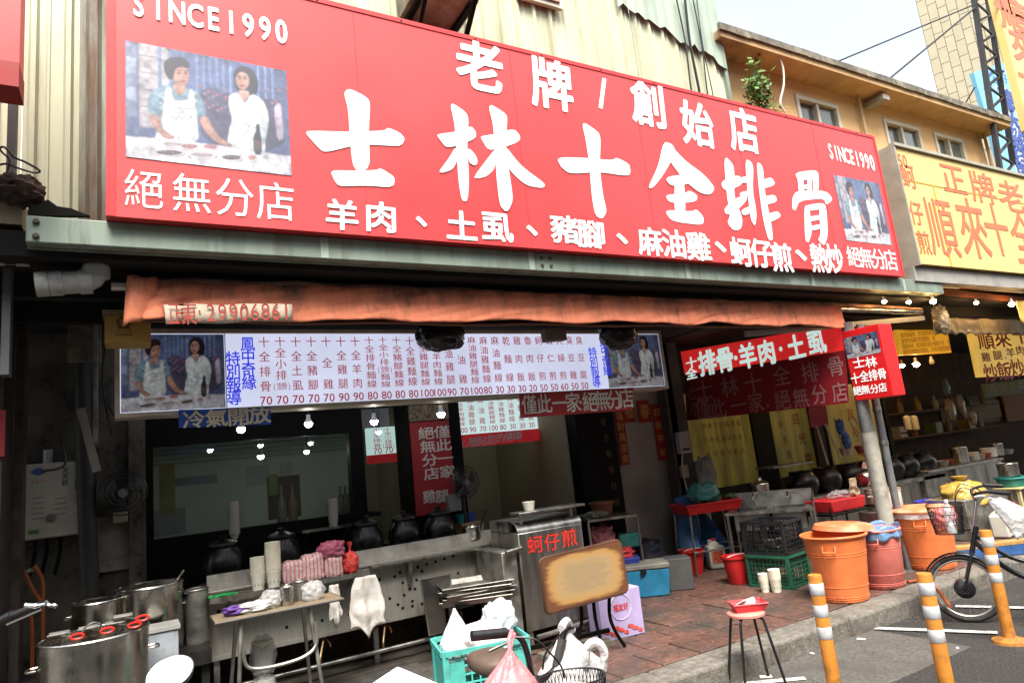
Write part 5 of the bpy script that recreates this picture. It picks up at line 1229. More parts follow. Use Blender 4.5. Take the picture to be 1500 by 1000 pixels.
# ---- perforated steel counter
YK = 5.6
kc = thing('cooking_counter', 'long stainless counter with a perforated front panel and gas pipe', 'counter', (1.7, YK, .15))
kx0, kx1 = .48, 2.92
steel_k = mat('greasy_pale_steel', (.4, .385, .34), .42, .5, .16, 9, .05, dirt=((.15, .125, .09), .53, 9), streak=True)
MB().box(kx0, kx1, YK, YK + .02, .47, .93).build('front_panel', steel_k, kc)
MB().box(kx0 - .01, kx1 + .01, YK - .012, YK + .6, .93, .955).build('top', steel_k, kc, bevel=.006)
MB().box(kx0, kx1, YK + .06, YK + .08, .955, 1.06).build('splash_lip', mat('marbled_steel', (.5, .48, .43), .4, .3, .2, 7, .03, dirt=((.25, .22, .17), .55, 5)), kc)
MB().box(kx0, kx1, YK - .006, YK, .47, .5).build('lower_hem', steel_k, kc)
MB().box(kx0, kx0 + .02, YK + .02, YK + .58, .47, .93).build('end_panel', steel_k, kc)
for x_ in (kx0 + .03, 1.7, kx1 - .07):
    for y_ in (YK + .03, YK + .5): MB().box(x_, x_ + .04, y_, y_ + .04, .14, .47).build('leg', steel_dull, kc)
hp = None; hole = mat('hole_shade', (.004, .004, .004), .9)  # flat black discs stand in for the shade inside open holes
holes = [(320, 895), (328, 960), (352, 888), (368, 882), (352, 950), (420, 918), (447, 914), (472, 908), (494, 868), (515, 866), (556, 848), (578, 844), (598, 840), (562, 890), (571, 876), (583, 885), (590, 853), (592, 871), (604, 880), (610, 849), (618, 836), (550, 865), (538, 870), (530, 895), (512, 900), (608, 862), (620, 858), (600, 862)] + [(590 + 14 * i, 890 - 3 * i) for i in range(3)] + [(586 + 13 * i, 838 - 4 * i) for i in range(9)] + [(632 + 13 * i, 848 - 3 * i) for i in range(4)] + [(630 + 12 * i, 868 - 3 * i) for i in range(3)]
for px, py in holes:
    p = P(px, py, YK)
    if p.z < .53 or p.z > .9: continue
    if hp is None:
        hp = MB().lathe([(.013, -.0), (.013, .0015), (.0105, .0015), (.0105, -.006), (0, -.006)], (0, 0, 0), 12, M=Matrix.Rotation(R_(90), 3, 'X')).build('vent_hole_disc', hole, kc, world=False); o = hp
    else: o = hp.copy(); COL.objects.link(o)
    o.location = V(p.x, YK - .0005, p.z) - kc.location
sh = MB().box(kx0 - .01, P(538, 832, YK - .2).x, YK - .24, YK - .05, .905, .92).build('front_shelf', steel, kc, bevel=.003)
MB().box(kx0 - .01, P(538, 832, YK - .2).x, YK - .252, YK - .241, .9, .935).build('shelf_lip', steel, sh)
for x_ in (.6, 1.1, 1.5): MB().bar((x_, YK - .22, .9), (x_, YK, .8), .02, .02).build('bracket', steel_dull, sh)
MB().box(P(545, 830, YK - .1).x, kx1 - .25, YK - .12, YK - .014, .925, .94).build('ledge', steel, kc)
MB().bar((2.02, YK - .06, .92), (2.02, YK - .02, .74), .03, .05).build('ledge_bracket', steel_dull, kc)
gpz = .28
MB().tube([(kx0 + .1, YK - .05, gpz), (3.0, YK - .05, gpz)], .018, 10).build('gas_pipe', steel, kc)
for i, x_ in enumerate((.8, 1.25, 1.75, 2.2, 2.65)):
    MB().tube(smooth_path([(x_, YK - .05, gpz), (x_, YK - .05, gpz + .06), (x_ + .06, YK + .05, gpz + .18)], 4), .009, 6).build('gas_tap', mat('brassy', (.3, .2, .1), .4, .6), kc)
    MB().tube(circ((x_ + .02, YK + .03, gpz + .1), .08, 10, 'y', 0, 150), .006, 5).build('gas_tube', mat('rust_tube', (.2, .06, .03), .6), kc)
# plinth under the counter
o = MB().box(.1, 3.1, YK - .12, YK + .6, .12, .17).build('counter_plinth', mat('wet_plinth', (.07, .06, .05), .6, 0, .4, 4, .3)); tag(o, 'low dirty concrete plinth under the perforated counter', 'plinth')
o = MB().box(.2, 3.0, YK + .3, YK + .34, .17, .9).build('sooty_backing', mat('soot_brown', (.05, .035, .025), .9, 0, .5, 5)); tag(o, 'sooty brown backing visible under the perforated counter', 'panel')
# jars behind the counter
for px, py, r, lb in ((328, 810, .16, 'black glazed jar at the left end of the counter'), (415, 815, .15, 'black glazed jar behind the paper cup stacks'), (540, 790, .15, 'black glazed jar behind the red candy bag'), (596, 783, .15, 'black glazed jar left of the pillar banner'), (648, 778, .15, 'black glazed jar beneath the tall red banner')):
    p = P(px, py, 5.92); blackjar(V(p.x, 5.98, .956), r, .29, lb)
# goods on the front shelf
YG = YK - .15
def on(px, y, z): p = P(px, 850, y); r = ray(px, 850); return V(p.x, y, z)
cups(on(378, YG, .92), .052, 11, 'shorter stack of cream paper cups on the counter shelf')
cups(on(401, YG, .92), .056, 18, 'tallest stack of cream paper cups on the counter shelf')
bag('cup_lid_bag', 'pink striped clear bag of bowls next to the tall cup stack', on(430, YG, 1.005), .078, .06, .085, pink_film, 1, knot=False, e=.4, amp=.12, group='striped bags on the shelf')
bag('cup_lid_bag', 'taller pink striped bag of bowls, middle of the shelf row', on(458, YG, 1.02), .08, .065, .1, pink_film, 2, knot=False, e=.4, amp=.12, group='striped bags on the shelf')
bag('cup_lid_bag', 'pink striped bag of bowls under a pink bundle', on(488, YG, 1.0), .072, .06, .08, pink_film, 3, knot=False, e=.4, amp=.12, group='striped bags on the shelf')
bag('pink_bundle', 'bundle of purple pink plastic bags on top of the striped bags', on(487, YG, 1.12), .1, .07, .07, film('magenta_bags', (.42, .1, .17), .8), 4, knot=False, amp=.4)
bag('red_candy_bag', 'clear bag filled with bright red caps at the shelf end', on(515, YG, 1.0), .062, .055, .085, mat('red_caps', (.6, .05, .04), .4, 0, .35, 30, .5), 5)
for i, c0 in enumerate((V(.565, YG, .93),)):
    o = MB().blob(c0, .09, .05, .012, 3, .5, 5).build('green_sponge', mat('green_sponge', (.03, .4, .1), .7, 0, .2, 20, .4)); tag(o, 'bright green scouring sponge on the left end of the shelf', 'sponge')
# towels on the shelf end
def towel(label, px, py, w_, h_, y, m, seed, flare=.4):
    p = P(px, py, y)
    def fn(u, v):
        fold = .03 * math.sin(u * 11 + seed) * (.4 + .6 * v) + .02 * noise.noise(V(u * 5, v * 4, seed))
        wv = w_ * (.5 + flare * min(1, v * 2.2)); zz = h_ * v * (1 - .22 * abs(math.sin(u * 4.2 + seed)) * v)
        return (p.x + (u - .5) * wv + .02 * noise.noise(V(u * 3, v * 3, seed + 5)), y + fold - .02, p.z - zz)
    o = MB().grid(fn, 22, 18).build('towel', m, smooth=70, solid=.006); return tag(o, label, 'towel', 'rags hung on the shelf')
rag = mat('white_rag', (.66, .63, .58), .9, 0, .12, 8, .3, dirt=((.4, .33, .28), .62, 7))
towel('large white rag draped over the right end of the shelf', 534, 843, .3, .46, YK - .27, rag, 1)
towel('small thin white rag hanging beside the larger rag', 488, 856, .14, .3, YK - .27, rag, 4, .2)

# folding table in front
ft = thing('folding_table', 'small wood-topped folding table with steel tube legs', 'table', (.85, 4.9, .15))
tz = .86; tx0, tx1, ty0, ty1 = .45, 1.26, 4.82, 5.14
MB().box(tx0, tx1, ty0, ty1, tz - .018, tz).build('top', mat('worn_laminate', (.22, .17, .11), .5, 0, .2, 7, .05, dirt=((.14, .1, .06), .58, 5)), ft, bevel=.006)
MB().tube([(tx0, ty0, tz - .01), (tx1, ty0, tz - .01), (tx1, ty1, tz - .01), (tx0, ty1, tz - .01)], .011, 6, closed=True).build('edge_band', mat('dark_edge', (.08, .07, .06), .5, .3), ft)
tube_m = mat('dull_tube', (.3, .29, .26), .4, .8, .2, 6)
for x_, lx in ((tx0 + .16, -.06), (tx1 - .22, .06)):
    for y_, ly in ((ty0 + .05, -.1), (ty1 - .05, .12)):
        MB().tube([(x_, y_, tz - .02), (x_ + lx, y_ + ly, .15)], .013, 8).build('leg', tube_m, ft)
MB().tube(smooth_path([(tx0 + .16, ty0 - .0, .66), (tx0 + .18, ty0 - .01, .56), (tx0 + .3, ty0 - .02, .53), (tx1 - .3, ty0 - .02, .54), (tx1 - .2, ty0 - .01, .6), (tx1 - .2, ty0, .74)], 5), .012, 8).build('brace', tube_m, ft)
def ot(px, y=4.95): p = P(px, 885, y); return V(p.x, y, tz)
cloth_p = bag('purple_glove', 'purple rubber glove and white film on the folding table', ot(352) + Z * .03, .1, .05, .03, mat('purple_rubber', (.1, .04, .22), .5), 6, 'glove', knot=False, amp=.5)
bag('white_film', 'crumpled white plastic film next to the purple glove', ot(375) + Z * .03, .11, .06, .035, white_bag, 16, 'plastic film', knot=False, amp=.5)
bag('wrapped_bowls', 'film-wrapped stack of bowls on the left of the folding table', ot(397) + Z * .06, .065, .06, .06, clear, 7, 'bowls', knot=False, group='wrapped bowls')
pot('steel_mug', 'straight steel mug on the folding table', ot(421), .045, .125, steel_pot, False, cat='mug')
pot('steel_can', 'small steel can behind the wrapped bowls on the table', ot(440, 5.05), .042, .13, steel_dull, False, cat='can')
bag('wrapped_bowls', 'film-wrapped stack of bowls on the right of the folding table', ot(459) + Z * .062, .075, .06, .062, clear, 9, 'bowls', knot=False, group='wrapped bowls')
for px, yy in ((440, .05), (459, .04), (397, .03)):
    pass
wb = thing('hanging_bowl_bag', 'tall clear bag of stacked paper bowls hanging beneath the table', 'bag', on(380, 5.2, .2))
for i in range(2):
    cc = on(381, 5.2, .27 + i * .25)
    MB().blob(cc, .085, .075, .13, 10 + i, .15, 3, crink=.1).build('bag_body', clear, wb); 
    MB().lathe([(.05, 0), (.07, .13), (.072, .2)], cc - Z * .1, 18).build('bowls', cup_w, wb)

# ---- stove unit and trays at the counter's right
sv_ = thing('stove_unit', 'stainless stove unit with a wok ring between the counter and the cart', 'stove', (3.2, 5.6, .15))
MB().box(2.96, 3.62, 5.55, 6.1, .2, .93).build('body', steel_dull, sv_)
MB().box(2.93, 3.64, 5.5, 6.12, .93, .97).build('top', steel, sv_, bevel=.006)
for i in range(6): MB().lathe([(.018, 0), (.018, .01), (.012, .02)], (3.02 + i * .1, 5.549, .84), 10, M=Matrix.Rotation(R_(90), 3, 'X')).build('burner_knob', blackp, sv_)
MB().lathe([(.1, .0), (.26, .09), (.27, .1), (.255, .1), (.09, .015), (0, .01)], (3.28, 5.8, .97), 28).build('wok', mat('wok_iron', (.02, .02, .02), .35, .5), sv_)
pot('saucepan', 'small steel saucepan with an upright ladle by the stove', on(698, 5.72, 1.0), .085, .11, steel_pot, False)
o = MB().tube([on(705, 5.72, 1.02), on(722, 5.7, 1.24)], .012, 6).build('ladle', blackp); tag(o, 'black ladle leaning in the small saucepan', 'ladle')
wbx = thing('drawer_box', 'small pale wooden drawer box behind the counter', 'box', on(693, 6.05, 1.0)); c = P(692, 772, 6.05)
MB().box(c.x - .11, c.x + .13, 6.05, 6.2, c.z - .05, c.z + .05).build('body', mat('pale_wood', (.36, .24, .11), .6, 0, .2, 8), wbx, bevel=.004); MB().lathe([(.014, 0), (.01, .015), (0, .018)], (c.x, 6.05, c.z), 10, M=Matrix.Rotation(R_(90), 3, 'X')).build('knob', blackp, wbx)
for i, (px, col, lb) in enumerate(((675, (.02, .25, .28), 'small teal cup on the wooden drawer box'), (690, (.06, .08, .38), 'small blue cup on the wooden drawer box'))):
    q = P(px, 757, 6.1); o = MB().lathe([(.035, 0), (.05, .085), (.046, .085), (.03, .008), (0, .008)], V(q.x, 6.1, c.z + .05), 16).build('plastic_cup', mat('cup_col%d' % i, col, .4)); tag(o, lb, 'cup')
tr = thing('tray_stand', 'low steel stand carrying the stacked baking trays', 'stand', (2.3, 5.2, .15))
a = [P(*p, 5.1) for p in ((662, 866), (700, 851), (746, 864), (690, 878))]
tx_, ty_ = 2.45, 5.25
for x_ in (-.2, .2):
    for y_ in (-.14, .14): MB().box(tx_ + x_ - .015, tx_ + x_ + .015, ty_ + y_ - .015, ty_ + y_ + .015, .14, .56).build('leg', blackpaint, tr)
MB().box(tx_ - .24, tx_ + .24, ty_ - .17, ty_ + .17, .56, .575).build('top', blackpaint, tr)
for k in range(5):
    t = thing('baking_tray', ('bottom tray of the stacked steel trays', 'second tray from the bottom of the stack', 'middle tray of the stacked steel trays', 'second tray from the top of the stack', 'top tray of the stacked steel trays')[k], 'tray', (tx_, ty_, .576 + k * .026), R_(-14 + 7 * (k % 3) - 8), 'stacked steel trays')
    w_, d_, h_ = .29, .23, .04; m = MB()
    m.add([(-w_ + .03, -d_ + .03, 0), (w_ - .03, -d_ + .03, 0), (w_ - .03, d_ - .03, 0), (-w_ + .03, d_ - .03, 0), (-w_, -d_, h_), (w_, -d_, h_), (w_, d_, h_), (-w_, d_, h_)], [(3, 2, 1, 0), (0, 1, 5, 4), (1, 2, 6, 5), (2, 3, 7, 6), (3, 0, 4, 7)])
    pan = m.build('pan', steel_dull, t, world=False, smooth=0, solid=.003); MB().tube([(-w_, -d_, h_), (w_, -d_, h_), (w_, d_, h_), (-w_, d_, h_)], .004, 6, closed=True).build('rim', steel_dull, t, world=False)
lt2 = thing('leaning_tray', 'large flat steel tray leaning upright against the counter', 'tray', on(640, 5.35, .15))
qq = [P(*p, 5.38) for p in ((629, 930), (616, 849), (660, 841), (664, 922))]
MB().prism(qq, (0, .012, 0)).build('sheet', mat('dark_tray', (.2, .19, .175), .35, .9, .2, 4), lt2, smooth=0); MB().tube(qq, .008, 6, closed=True).build('rim', steel, lt2)

# ---- oyster omelette cart
ct = thing('food_cart', 'stainless cart with red painted characters on its front', 'cart', (3.1, 5.0, .15))
cx0, cx1, cy0, cy1 = 2.78, 3.43, 5.0, 5.5
MB().box(cx0, cx1, cy0, cy1, .28, 1.06).build('body', steel, ct, bevel=.01)
MB().grid(lambda u, v: (cx0 + (cx1 - cx0) * u, cy0 + .14 * (1 - math.cos(v * 1.57)), 1.06 + .09 * math.sin(v * 1.57)), 2, 8).build('curved_hood', steel, ct)
MB().box(cx0, cx1, cy0 + .14, cy1, 1.06, 1.15).build('hood', steel, ct)
MB().box(cx0 + .0, cx1 + .02, cy0 - .06, cy0 + .14, 1.205, 1.225).build('top_shelf', steel, ct, bevel=.004)
for x_ in (cx0 + .07, cx1 - .07): MB().tube([(x_, cy0 + .05, 1.1), (x_, cy0 + .05, 1.206)], .012, 8).build('shelf_post', steel, ct)
l = MB(); FC = Face((0, cy0, 0)); pxline(l, FC, '蚵仔煎', [(784, 797), (809, 793), (834, 787)], cy0 - .003, 24, 27, .018, rise=.003); l.build('cart_characters', mat('cart_red', (.55, .03, .02), .5), ct, smooth=0)
MB().tube([(cx0 - .14, cy0 - .02, .93), (cx0 + .01, cy0 - .02, .945)], .02, 10).build('push_rail', steel, ct)
MB().box(cx0 - .16, cx0 - .02, cy0 + .02, cy1, .25, .93).build('side_cabinet', steel_dull, ct, bevel=.008)
for x_ in (cx0 + .02, cx1 - .06):
    for y_ in (cy0 + .02, cy1 - .06): MB().box(x_, x_ + .04, y_, y_ + .04, .148, .28).build('leg', steel_dull, ct)
MB().tube([(cx0 + .05, cy0 - .05, .24), (cx1, cy0 - .05, .26)], .02, 8).build('foot_rail', steel, ct)
pc = P(779, 760, cy0); o = MB().lathe([(.04, 0), (.055, .07), (.057, .075), (.05, .075), (.036, .006), (0, .006)], V(P(779, 757, cy0).x, cy0 + .03, 1.226), 18).build('paper_bowl', cup_w); tag(o, 'single cream paper bowl on top of the cart', 'bowl')
# tipped-up table with worn top
bt = thing('tipped_table', 'folding table stood on edge showing its worn tan wooden top', 'table', V(2.95, 4.4, .15))
cr = [P(*p, 4.3) for p in ((802, 899), (792, 820), (909, 791), (921, 865))]
cen = sum(cr, Vector()) / 4
def rounded(q, r=.1, k=5):
    o = []
    for i in range(4):
        p = q[i]; a = (q[i - 1] - p).normalized() * r * .5; b = (q[(i + 1) % 4] - p).normalized() * r * .5
        for s in range(k + 1): s = s / k; o.append(p + a * (1 - s) ** 2 + b * s * s)
    return o
rim_q = rounded(cr, .09)
m = MB(); m.prism(rim_q, (0, .028, 0)); board = m.build('top', None or mat('board_brown', (.19, .075, .03), .5, 0, .25, 9, .05), bt, smooth=0)
wm_ = bpy.data.materials.new('worn_table_top'); wm_.use_nodes = True
t_ = wm_.node_tree; bs = t_.nodes['Principled BSDF']
tcn = t_.nodes.new('ShaderNodeTexCoord'); sep = t_.nodes.new('ShaderNodeSeparateXYZ'); t_.links.new(tcn.outputs['Generated'], sep.inputs[0])
def mth(op, a, b=None):
    n = t_.nodes.new('ShaderNodeMath'); n.operation = op
    for i, v in enumerate((a, b)):
        if v is None: continue
        if isinstance(v, (int, float)): n.inputs[i].default_value = v
        else: t_.links.new(v, n.inputs[i])
    return n.outputs[0]
dx = mth('ABSOLUTE', mth('SUBTRACT', sep.outputs[0], .5)); dz = mth('ABSOLUTE', mth('SUBTRACT', sep.outputs[2], .5))
dd_ = mth('ADD', mth('POWER', mth('MULTIPLY', dx, 2.1), 4.0), mth('POWER', mth('MULTIPLY', dz, 2.2), 4.0))
nz_ = t_.nodes.new('ShaderNodeTexNoise'); nz_.inputs['Scale'].default_value = 5; nz_.inputs['Detail'].default_value = 8; mpn = t_.nodes.new('ShaderNodeMapping'); mpn.inputs['Scale'].default_value = (1.2, 1, 3.5); mpn.inputs['Rotation'].default_value = (0, R_(8), 0); t_.links.new(tcn.outputs['Generated'], mpn.inputs['Vector']); t_.links.new(mpn.outputs[0], nz_.inputs['Vector'])
v_ = mth('ADD', dd_, mth('MULTIPLY', mth('SUBTRACT', nz_.outputs['Fac'], .5), .9))
rp_ = t_.nodes.new('ShaderNodeValToRGB'); e = rp_.color_ramp.elements; e[0].position = .2; e[0].color = (.33, .22, .1, 1); e[1].position = .95; e[1].color = (.12, .045, .018, 1)
q1 = rp_.color_ramp.elements.new(.55); q1.color = (.36, .2, .065, 1); q0 = rp_.color_ramp.elements.new(.02); q0.color = (.27, .19, .1, 1)
t_.links.new(v_, rp_.inputs[0]); t_.links.new(rp_.outputs[0], bs.inputs['Base Color']); bs.inputs['Roughness'].default_value = .55
board.data.materials[0] = wm_
MB().tube([p + V(0, .014, 0) for p in rim_q], .016, 6, closed=True).build('edge_band', mat('edge_brown', (.07, .03, .015), .5), bt)
for a, b in (((855, 880), (850, 940)), ((895, 860), (893, 900))):
    pass
fb = lambda px, py: P(px, py, 4.42)
MB().tube(smooth_path([fb(850, 870), fb(852, 910), fb(846, 935)], 4), .014, 8).build('leg', blackpaint, bt)
MB().tube(smooth_path([fb(893, 860), fb(893, 900), fb(902, 925), G(915, 945, .16)], 5), .014, 8).build('leg', blackpaint, bt)
MB().tube(smooth_path([fb(868, 865), fb(872, 905), G(880, 938, .16)], 4), .014, 8).build('leg', blackpaint, bt)
MB().bar(G(770, 950, .2), G(893, 922, .26), .03, .03).build('foot_bar', blackpaint, bt)
o = MB().box(2.7, 3.3, 4.55, 4.75, .15, .19).build('wooden_plank', mat('grey_plank', (.2, .18, .15), .8, 0, .2, 6, .2)); tag(o, 'grey wooden plank on the ground under the tipped table', 'plank')
# purple carton
cn = thing('carton', 'lilac and pink printed carton standing behind the tipped table', 'carton', G(915, 935))
c1_, c2_ = G(884, 941), G(945, 926); dv = (c2_ - c1_).normalized(); nv = V(-dv.y, dv.x, 0); cw = (c2_ - c1_).length
zt_ = .52
lil = mat('lilac_card', (.36, .3, .5), .6, 0, .1, 4)
MB().prism([c1_, c2_, c2_ + nv * .2, c1_ + nv * .2], (0, 0, zt_ - .15)).build('box', lil, cn, smooth=0, bevel=.004)
fl_ = MB(); FCn = Face(c1_ - nv * .002, dv)
for k in range(22):
    p = FCn.pt(.02 + (k * 37 % 100) / 100 * (cw - .04), .03 + (k * 53 % 60) / 1000, .0015 + k * .00006); fl_.add([p + (dv * math.cos(a_) + Z * math.sin(a_)) * .016 for a_ in [6.283 * q / 7 for q in range(7)]], [tuple(range(7))])
fl_.build('printed_flowers', mat('carton_flowers', (.6, .08, .06), .6, 0, .5, 60), cn, smooth=0, kind='stuff')
l = MB(); line(l, FCn, '福友好', FCn.pt(cw * .38, .24), FCn.pt(cw * .62, .24), .05, .06, .014, rise=.002); l.build('print', red_txt, cn, smooth=0)
MB().tube([FCn.pt(cw * .5 + .1 * math.cos(6.283 * q / 20), .24 + .1 * math.sin(6.283 * q / 20), .002) for q in range(20)], .0025, 4, closed=True).build('printed_ring', mat('pale_print', (.7, .6, .75), .6), cn)

# odds and ends on the sooty left wall
for px0, px1, py0, py1, y, col, lb in ((98, 148, 455, 530, 5.3, (.24, .22, .16), 'beige wall panel beside the ochre meter box'), (136, 144, 440, 650, 5.25, (.3, .29, .26), 'pale vertical conduit strip left of the menu board')):
    a_, b_ = P(px0, py1, y), P(px1, py0, y); o = MB().box(a_.x, b_.x, y, y + .03, a_.z, b_.z).build('wall_panel', mat('wall_panel_%d' % px0, col, .8, 0, .25, 9, .1, dirt=((.05, .04, .03), .55, 6)), bevel=.004); tag(o, lb, 'panel')
o = MB().bar(P(118, 598, 5.35), P(142, 690, 5.35), .05, .03).build('leaning_batten', mat('pale_batten', (.28, .27, .24), .7)); tag(o, 'pale batten slanting on the dark wall above the fan', 'batten')
random.seed(17)
for i, pts in enumerate((((150, 395), (158, 470), (150, 560), (165, 640)), ((120, 440), (150, 450), (200, 445)), ((158, 590), (170, 610), (190, 590), (205, 600)), ((88, 640), (95, 680), (60, 690)))):
    o = MB().tube(smooth_path([P(*p, 5.2) for p in pts], 6), .008, 6).build('wall_wire', blackp); tag(o, ('long black wire dropping beside the ochre meter box', 'black wire running level under the bent drain pipe', 'looped black wire under the left corner of the menu', 'black wire running to the top of the water heater')[i], 'wire', 'wires on the left wall')
# ================================================================== right side of the forecourt
def bucket(name, label, c, r0, r1, h, m, cat='bucket', group=None, handle=True):
    t = thing(name, label, cat, c, group=group)
    MB().lathe([(r0 * .95, 0), (r0, .01), (r1, h), (r1 + .012, h), (r1 + .012, h - .02), (r1 + .004, h - .02)], c, 30, cap=False).build('outer_wall', m, t)
    MB().lathe([(0, .012), (r0 - .004, .014), (r1 - .005, h), (r1, h + .001)], c, 30, cap=False).build('inner_wall', m, t)
    if handle:
        MB().tube([c + V(r1 * math.cos(a), -.12 * r1 * math.sin(a) - .01, h - .01 + r1 * .18 * math.sin(a)) for a in [math.pi * q / 10 for q in range(11)]], .004, 5).build('handle', white_paint, t)
    return t
def lattice_crate(name, label, o, u, v, h, m, cell=.045, bar=.008, group=None, post=.03):
    """crate with real open lattice sides; o corner on the ground, u and v its horizontal edges"""
    t = thing(name, label, 'crate', o, group=group); U, W = u.length, v.length; u, v = u.normalized(), v.normalized()
    def side(p, d, n_, Ln):
        s = MB(); k = max(2, round(Ln / cell)); kz = max(2, round(h / cell))
        for i in range(k + 1): q = p + d * (Ln * i / k); s.bar(q + Z * .02, q + Z * (h - .02), bar, bar, n_)
        for j in range(1, kz): q = p + Z * (h * j / kz) + n_ * .001; s.bar(q, q + d * Ln, bar * .9, bar, n_)
        s.build('lattice_side', m, t)
    side(o, u, -v, U); side(o + v * W, u, v, U); side(o, v, -u, W); side(o + u * U, v, u, W)
    for p in (o, o + u * U, o + v * W, o + u * U + v * W): MB().bar(p, p + Z * h, post, post, u).build('corner_post', m, t)
    for z_ in (.012, h - .014):
        r = MB(); e = post / 2 + .002
        for a, b in ((o - v * e, o + u * U - v * e), (o + v * (W + e), o + u * U + v * (W + e)), (o - u * e, o + v * W - u * e), (o + u * (U + e), o + v * W + u * (U + e))): r.bar(a + Z * z_, b + Z * z_, .012, .03)
        r.build('rim_band', m, t)
    b = MB(); k = round(U / .06)
    for i in range(k + 1): q = o + u * (U * i / k) + Z * .01; b.bar(q, q + v * W, .02, .006)
    b.build('floor_slats', m, t); return t
# bins
def bin_(label, c, r0, r1, h, m, group='plastic bins on the pavement edge'):
    t = bucket('plastic_bin', label, c, r0, r1, h, m, 'bin', group, False)
    for k in (.06, .09, .24, .7, .74): rr = r0 + (r1 - r0) * k; MB().tube(circ(c + Z * (h * k), rr - .001, 36), .0035, 5, closed=True).build('rib', m, t)
    MB().tube(circ(c + Z * (h - .006), r1 + .008, 36), .011, 6, closed=True).build('rim', m, t)
    for a in (R_(205), R_(25)):
        p = c + V((r1 - .01) * math.cos(a), (r1 - .01) * math.sin(a), h * .82); q = V(-math.sin(a), math.cos(a), 0); n_ = V(math.cos(a), math.sin(a), 0)
        MB().tube([p - q * .05 + Z * .03, p - q * .05 + n_ * .03 - Z * .02, p + q * .05 + n_ * .03 - Z * .02, p + q * .05 + Z * .03], .008, 6).build('handle', m, t)
    return t
b1c = V(5.47, 4.04, .148); b1 = bin_('bright orange bin in front with a lid laid across the top', b1c, .2, .265, .56, orange_pl)
lid_m = mat('pale_orange_lid', (.62, .16, .06), .5, 0, .14, 7, dirt=((.6, .4, .27), .52, 4))
ld = thing('bin_lid', 'round orange lid lying askew over the front bins', 'lid', b1c + V(.2, .02, .57))
Ml = Matrix.Rotation(R_(3), 3, 'Y') @ Matrix.Rotation(R_(2), 3, 'X')
MB().lathe([(0, .045), (.12, .045), (.2, .05), (.24, .04), (.255, .012), (.262, 0), (.25, 0), (.24, .02), (0, .03)], b1c + V(.2, .03, .575), 36, M=Ml).build('disc', lid_m, ld)
b2c = V(6.08, 4.05, .148); b2 = bin_('faded pink bin with a blue plastic liner beside the pole', b2c, .18, .215, .52, pink_pl)
lin = MB(); lin.grid(lambda u, v: b2c + V((.224 + .012 * math.sin(u * 60) * v + .01 * noise.noise(V(u * 20, v, 0))) * math.cos(6.283 * u), (.224 + .012 * math.sin(u * 60) * v) * math.sin(6.283 * u), .545 - (.11 + .04 * noise.noise(V(u * 9, 0, 2))) * v + .02 * math.sin(u * 30) * (1 - v)), 60, 5)
lin.build('liner', film('blue_liner', (.2, .36, .6), .75), b2, smooth=70, solid=.002)
MB().lathe([(.205, .52), (.18, .42), (0, .4)], b2c, 24, cap=False).build('liner_inside', MATS['blue_liner'], b2)
b3c = V(7.05, 4.14, .148); b3 = bin_('orange bin with lid standing behind the grey poles', b3c, .22, .28, .56, orange_pl)
MB().lathe([(.3, .555), (.305, .575), (.27, .6), (.1, .615), (0, .615)], b3c, 36).build('lid', lid_m, b3)
lin = MB(); lin.grid(lambda u, v: b3c + V((.298 + .01 * math.sin(u * 50) * v) * math.cos(6.283 * u), (.298 + .01 * math.sin(u * 50) * v) * math.sin(6.283 * u), .556 - (.05 + .03 * noise.noise(V(u * 9, 0, 7))) * v), 50, 3); lin.build('liner_edge', film('pale_liner', (.7, .62, .6), .55), b3, smooth=70)

# bollards
bol_y = mat('orange_bollard', (.5, .19, .025), .55, 0, .14, 9, .06, dirt=((.16, .08, .03), .58, 12), zg=(.3, 0, .12)); bol_w = mat('reflective_white', (.52, .54, .56), .5, 0, .1, 12, dirt=((.3, .28, .25), .55, 12))
BH = .78
def bollard(c, label):
    t = thing('bollard', label, 'bollard', c, group='flexible orange bollards')
    r = .04
    MB().lathe([(.0, BH), (r * .92, BH), (r, BH - .008), (r, .12), (r * 1.06, .06), (r * 1.2, .035)], c, 24).build('post', bol_y, t)
    MB().lathe([(r * 1.2, .04), (.075, .03), (.11, .018), (.115, 0)], c, 24).build('base', bol_y, t)
    for k in range(3): z_ = BH - .115 - k * .125; MB().lathe([(r + .0005, 0), (r + .002, .002), (r + .002, .066), (r + .0005, .068)], c + Z * z_, 24, cap=False).build('white_band', bol_w, t)
    return t
bollard(V(3.605, 2.84, 0), 'leftmost orange bollard, nearest the three-legged stool')
bollard(V(3.9, 2.345, 0), 'middle orange bollard before the pink bin, closest to the viewer')
bollard(V(5.47, 2.765, 0), 'rightmost orange bollard in front of the bicycle wheel')

# stool with basket
sc_ = V(3.63, 3.46, 0); stl = thing('stool', 'small round stool with pink seat and black tube legs by the kerb', 'stool', sc_)
MB().lathe([(0, .455), (.115, .455), (.125, .462), (.125, .475), (.115, .482), (0, .482)], sc_, 28).build('seat', mat('pink_seat', (.62, .21, .17), .6, 0, .12, 6), stl)
for k in range(4):
    a = R_(20 + 90 * k); d = V(math.cos(a), math.sin(a), 0)
    MB().tube(smooth_path([sc_ + d * .07 + Z * .45, sc_ + d * .105 + Z * .44, sc_ + d * .125 + Z * .38, sc_ + d * .2 + Z * .01], 5), .0095, 8).build('leg', blackp, stl)
    MB().tube([sc_ + d * .197 + Z * .018, sc_ + d * .2], .012, 8).build('rubber_foot', blackp, stl)
bk = thing('red_basket', 'shallow red plastic basket holding napkins on the stool', 'basket', sc_ + Z * .483)
Mb = Matrix.Rotation(R_(-30), 4, 'Z'); bm_ = MB(); bc = sc_ + Z * .484 + V(.03, 0, 0)
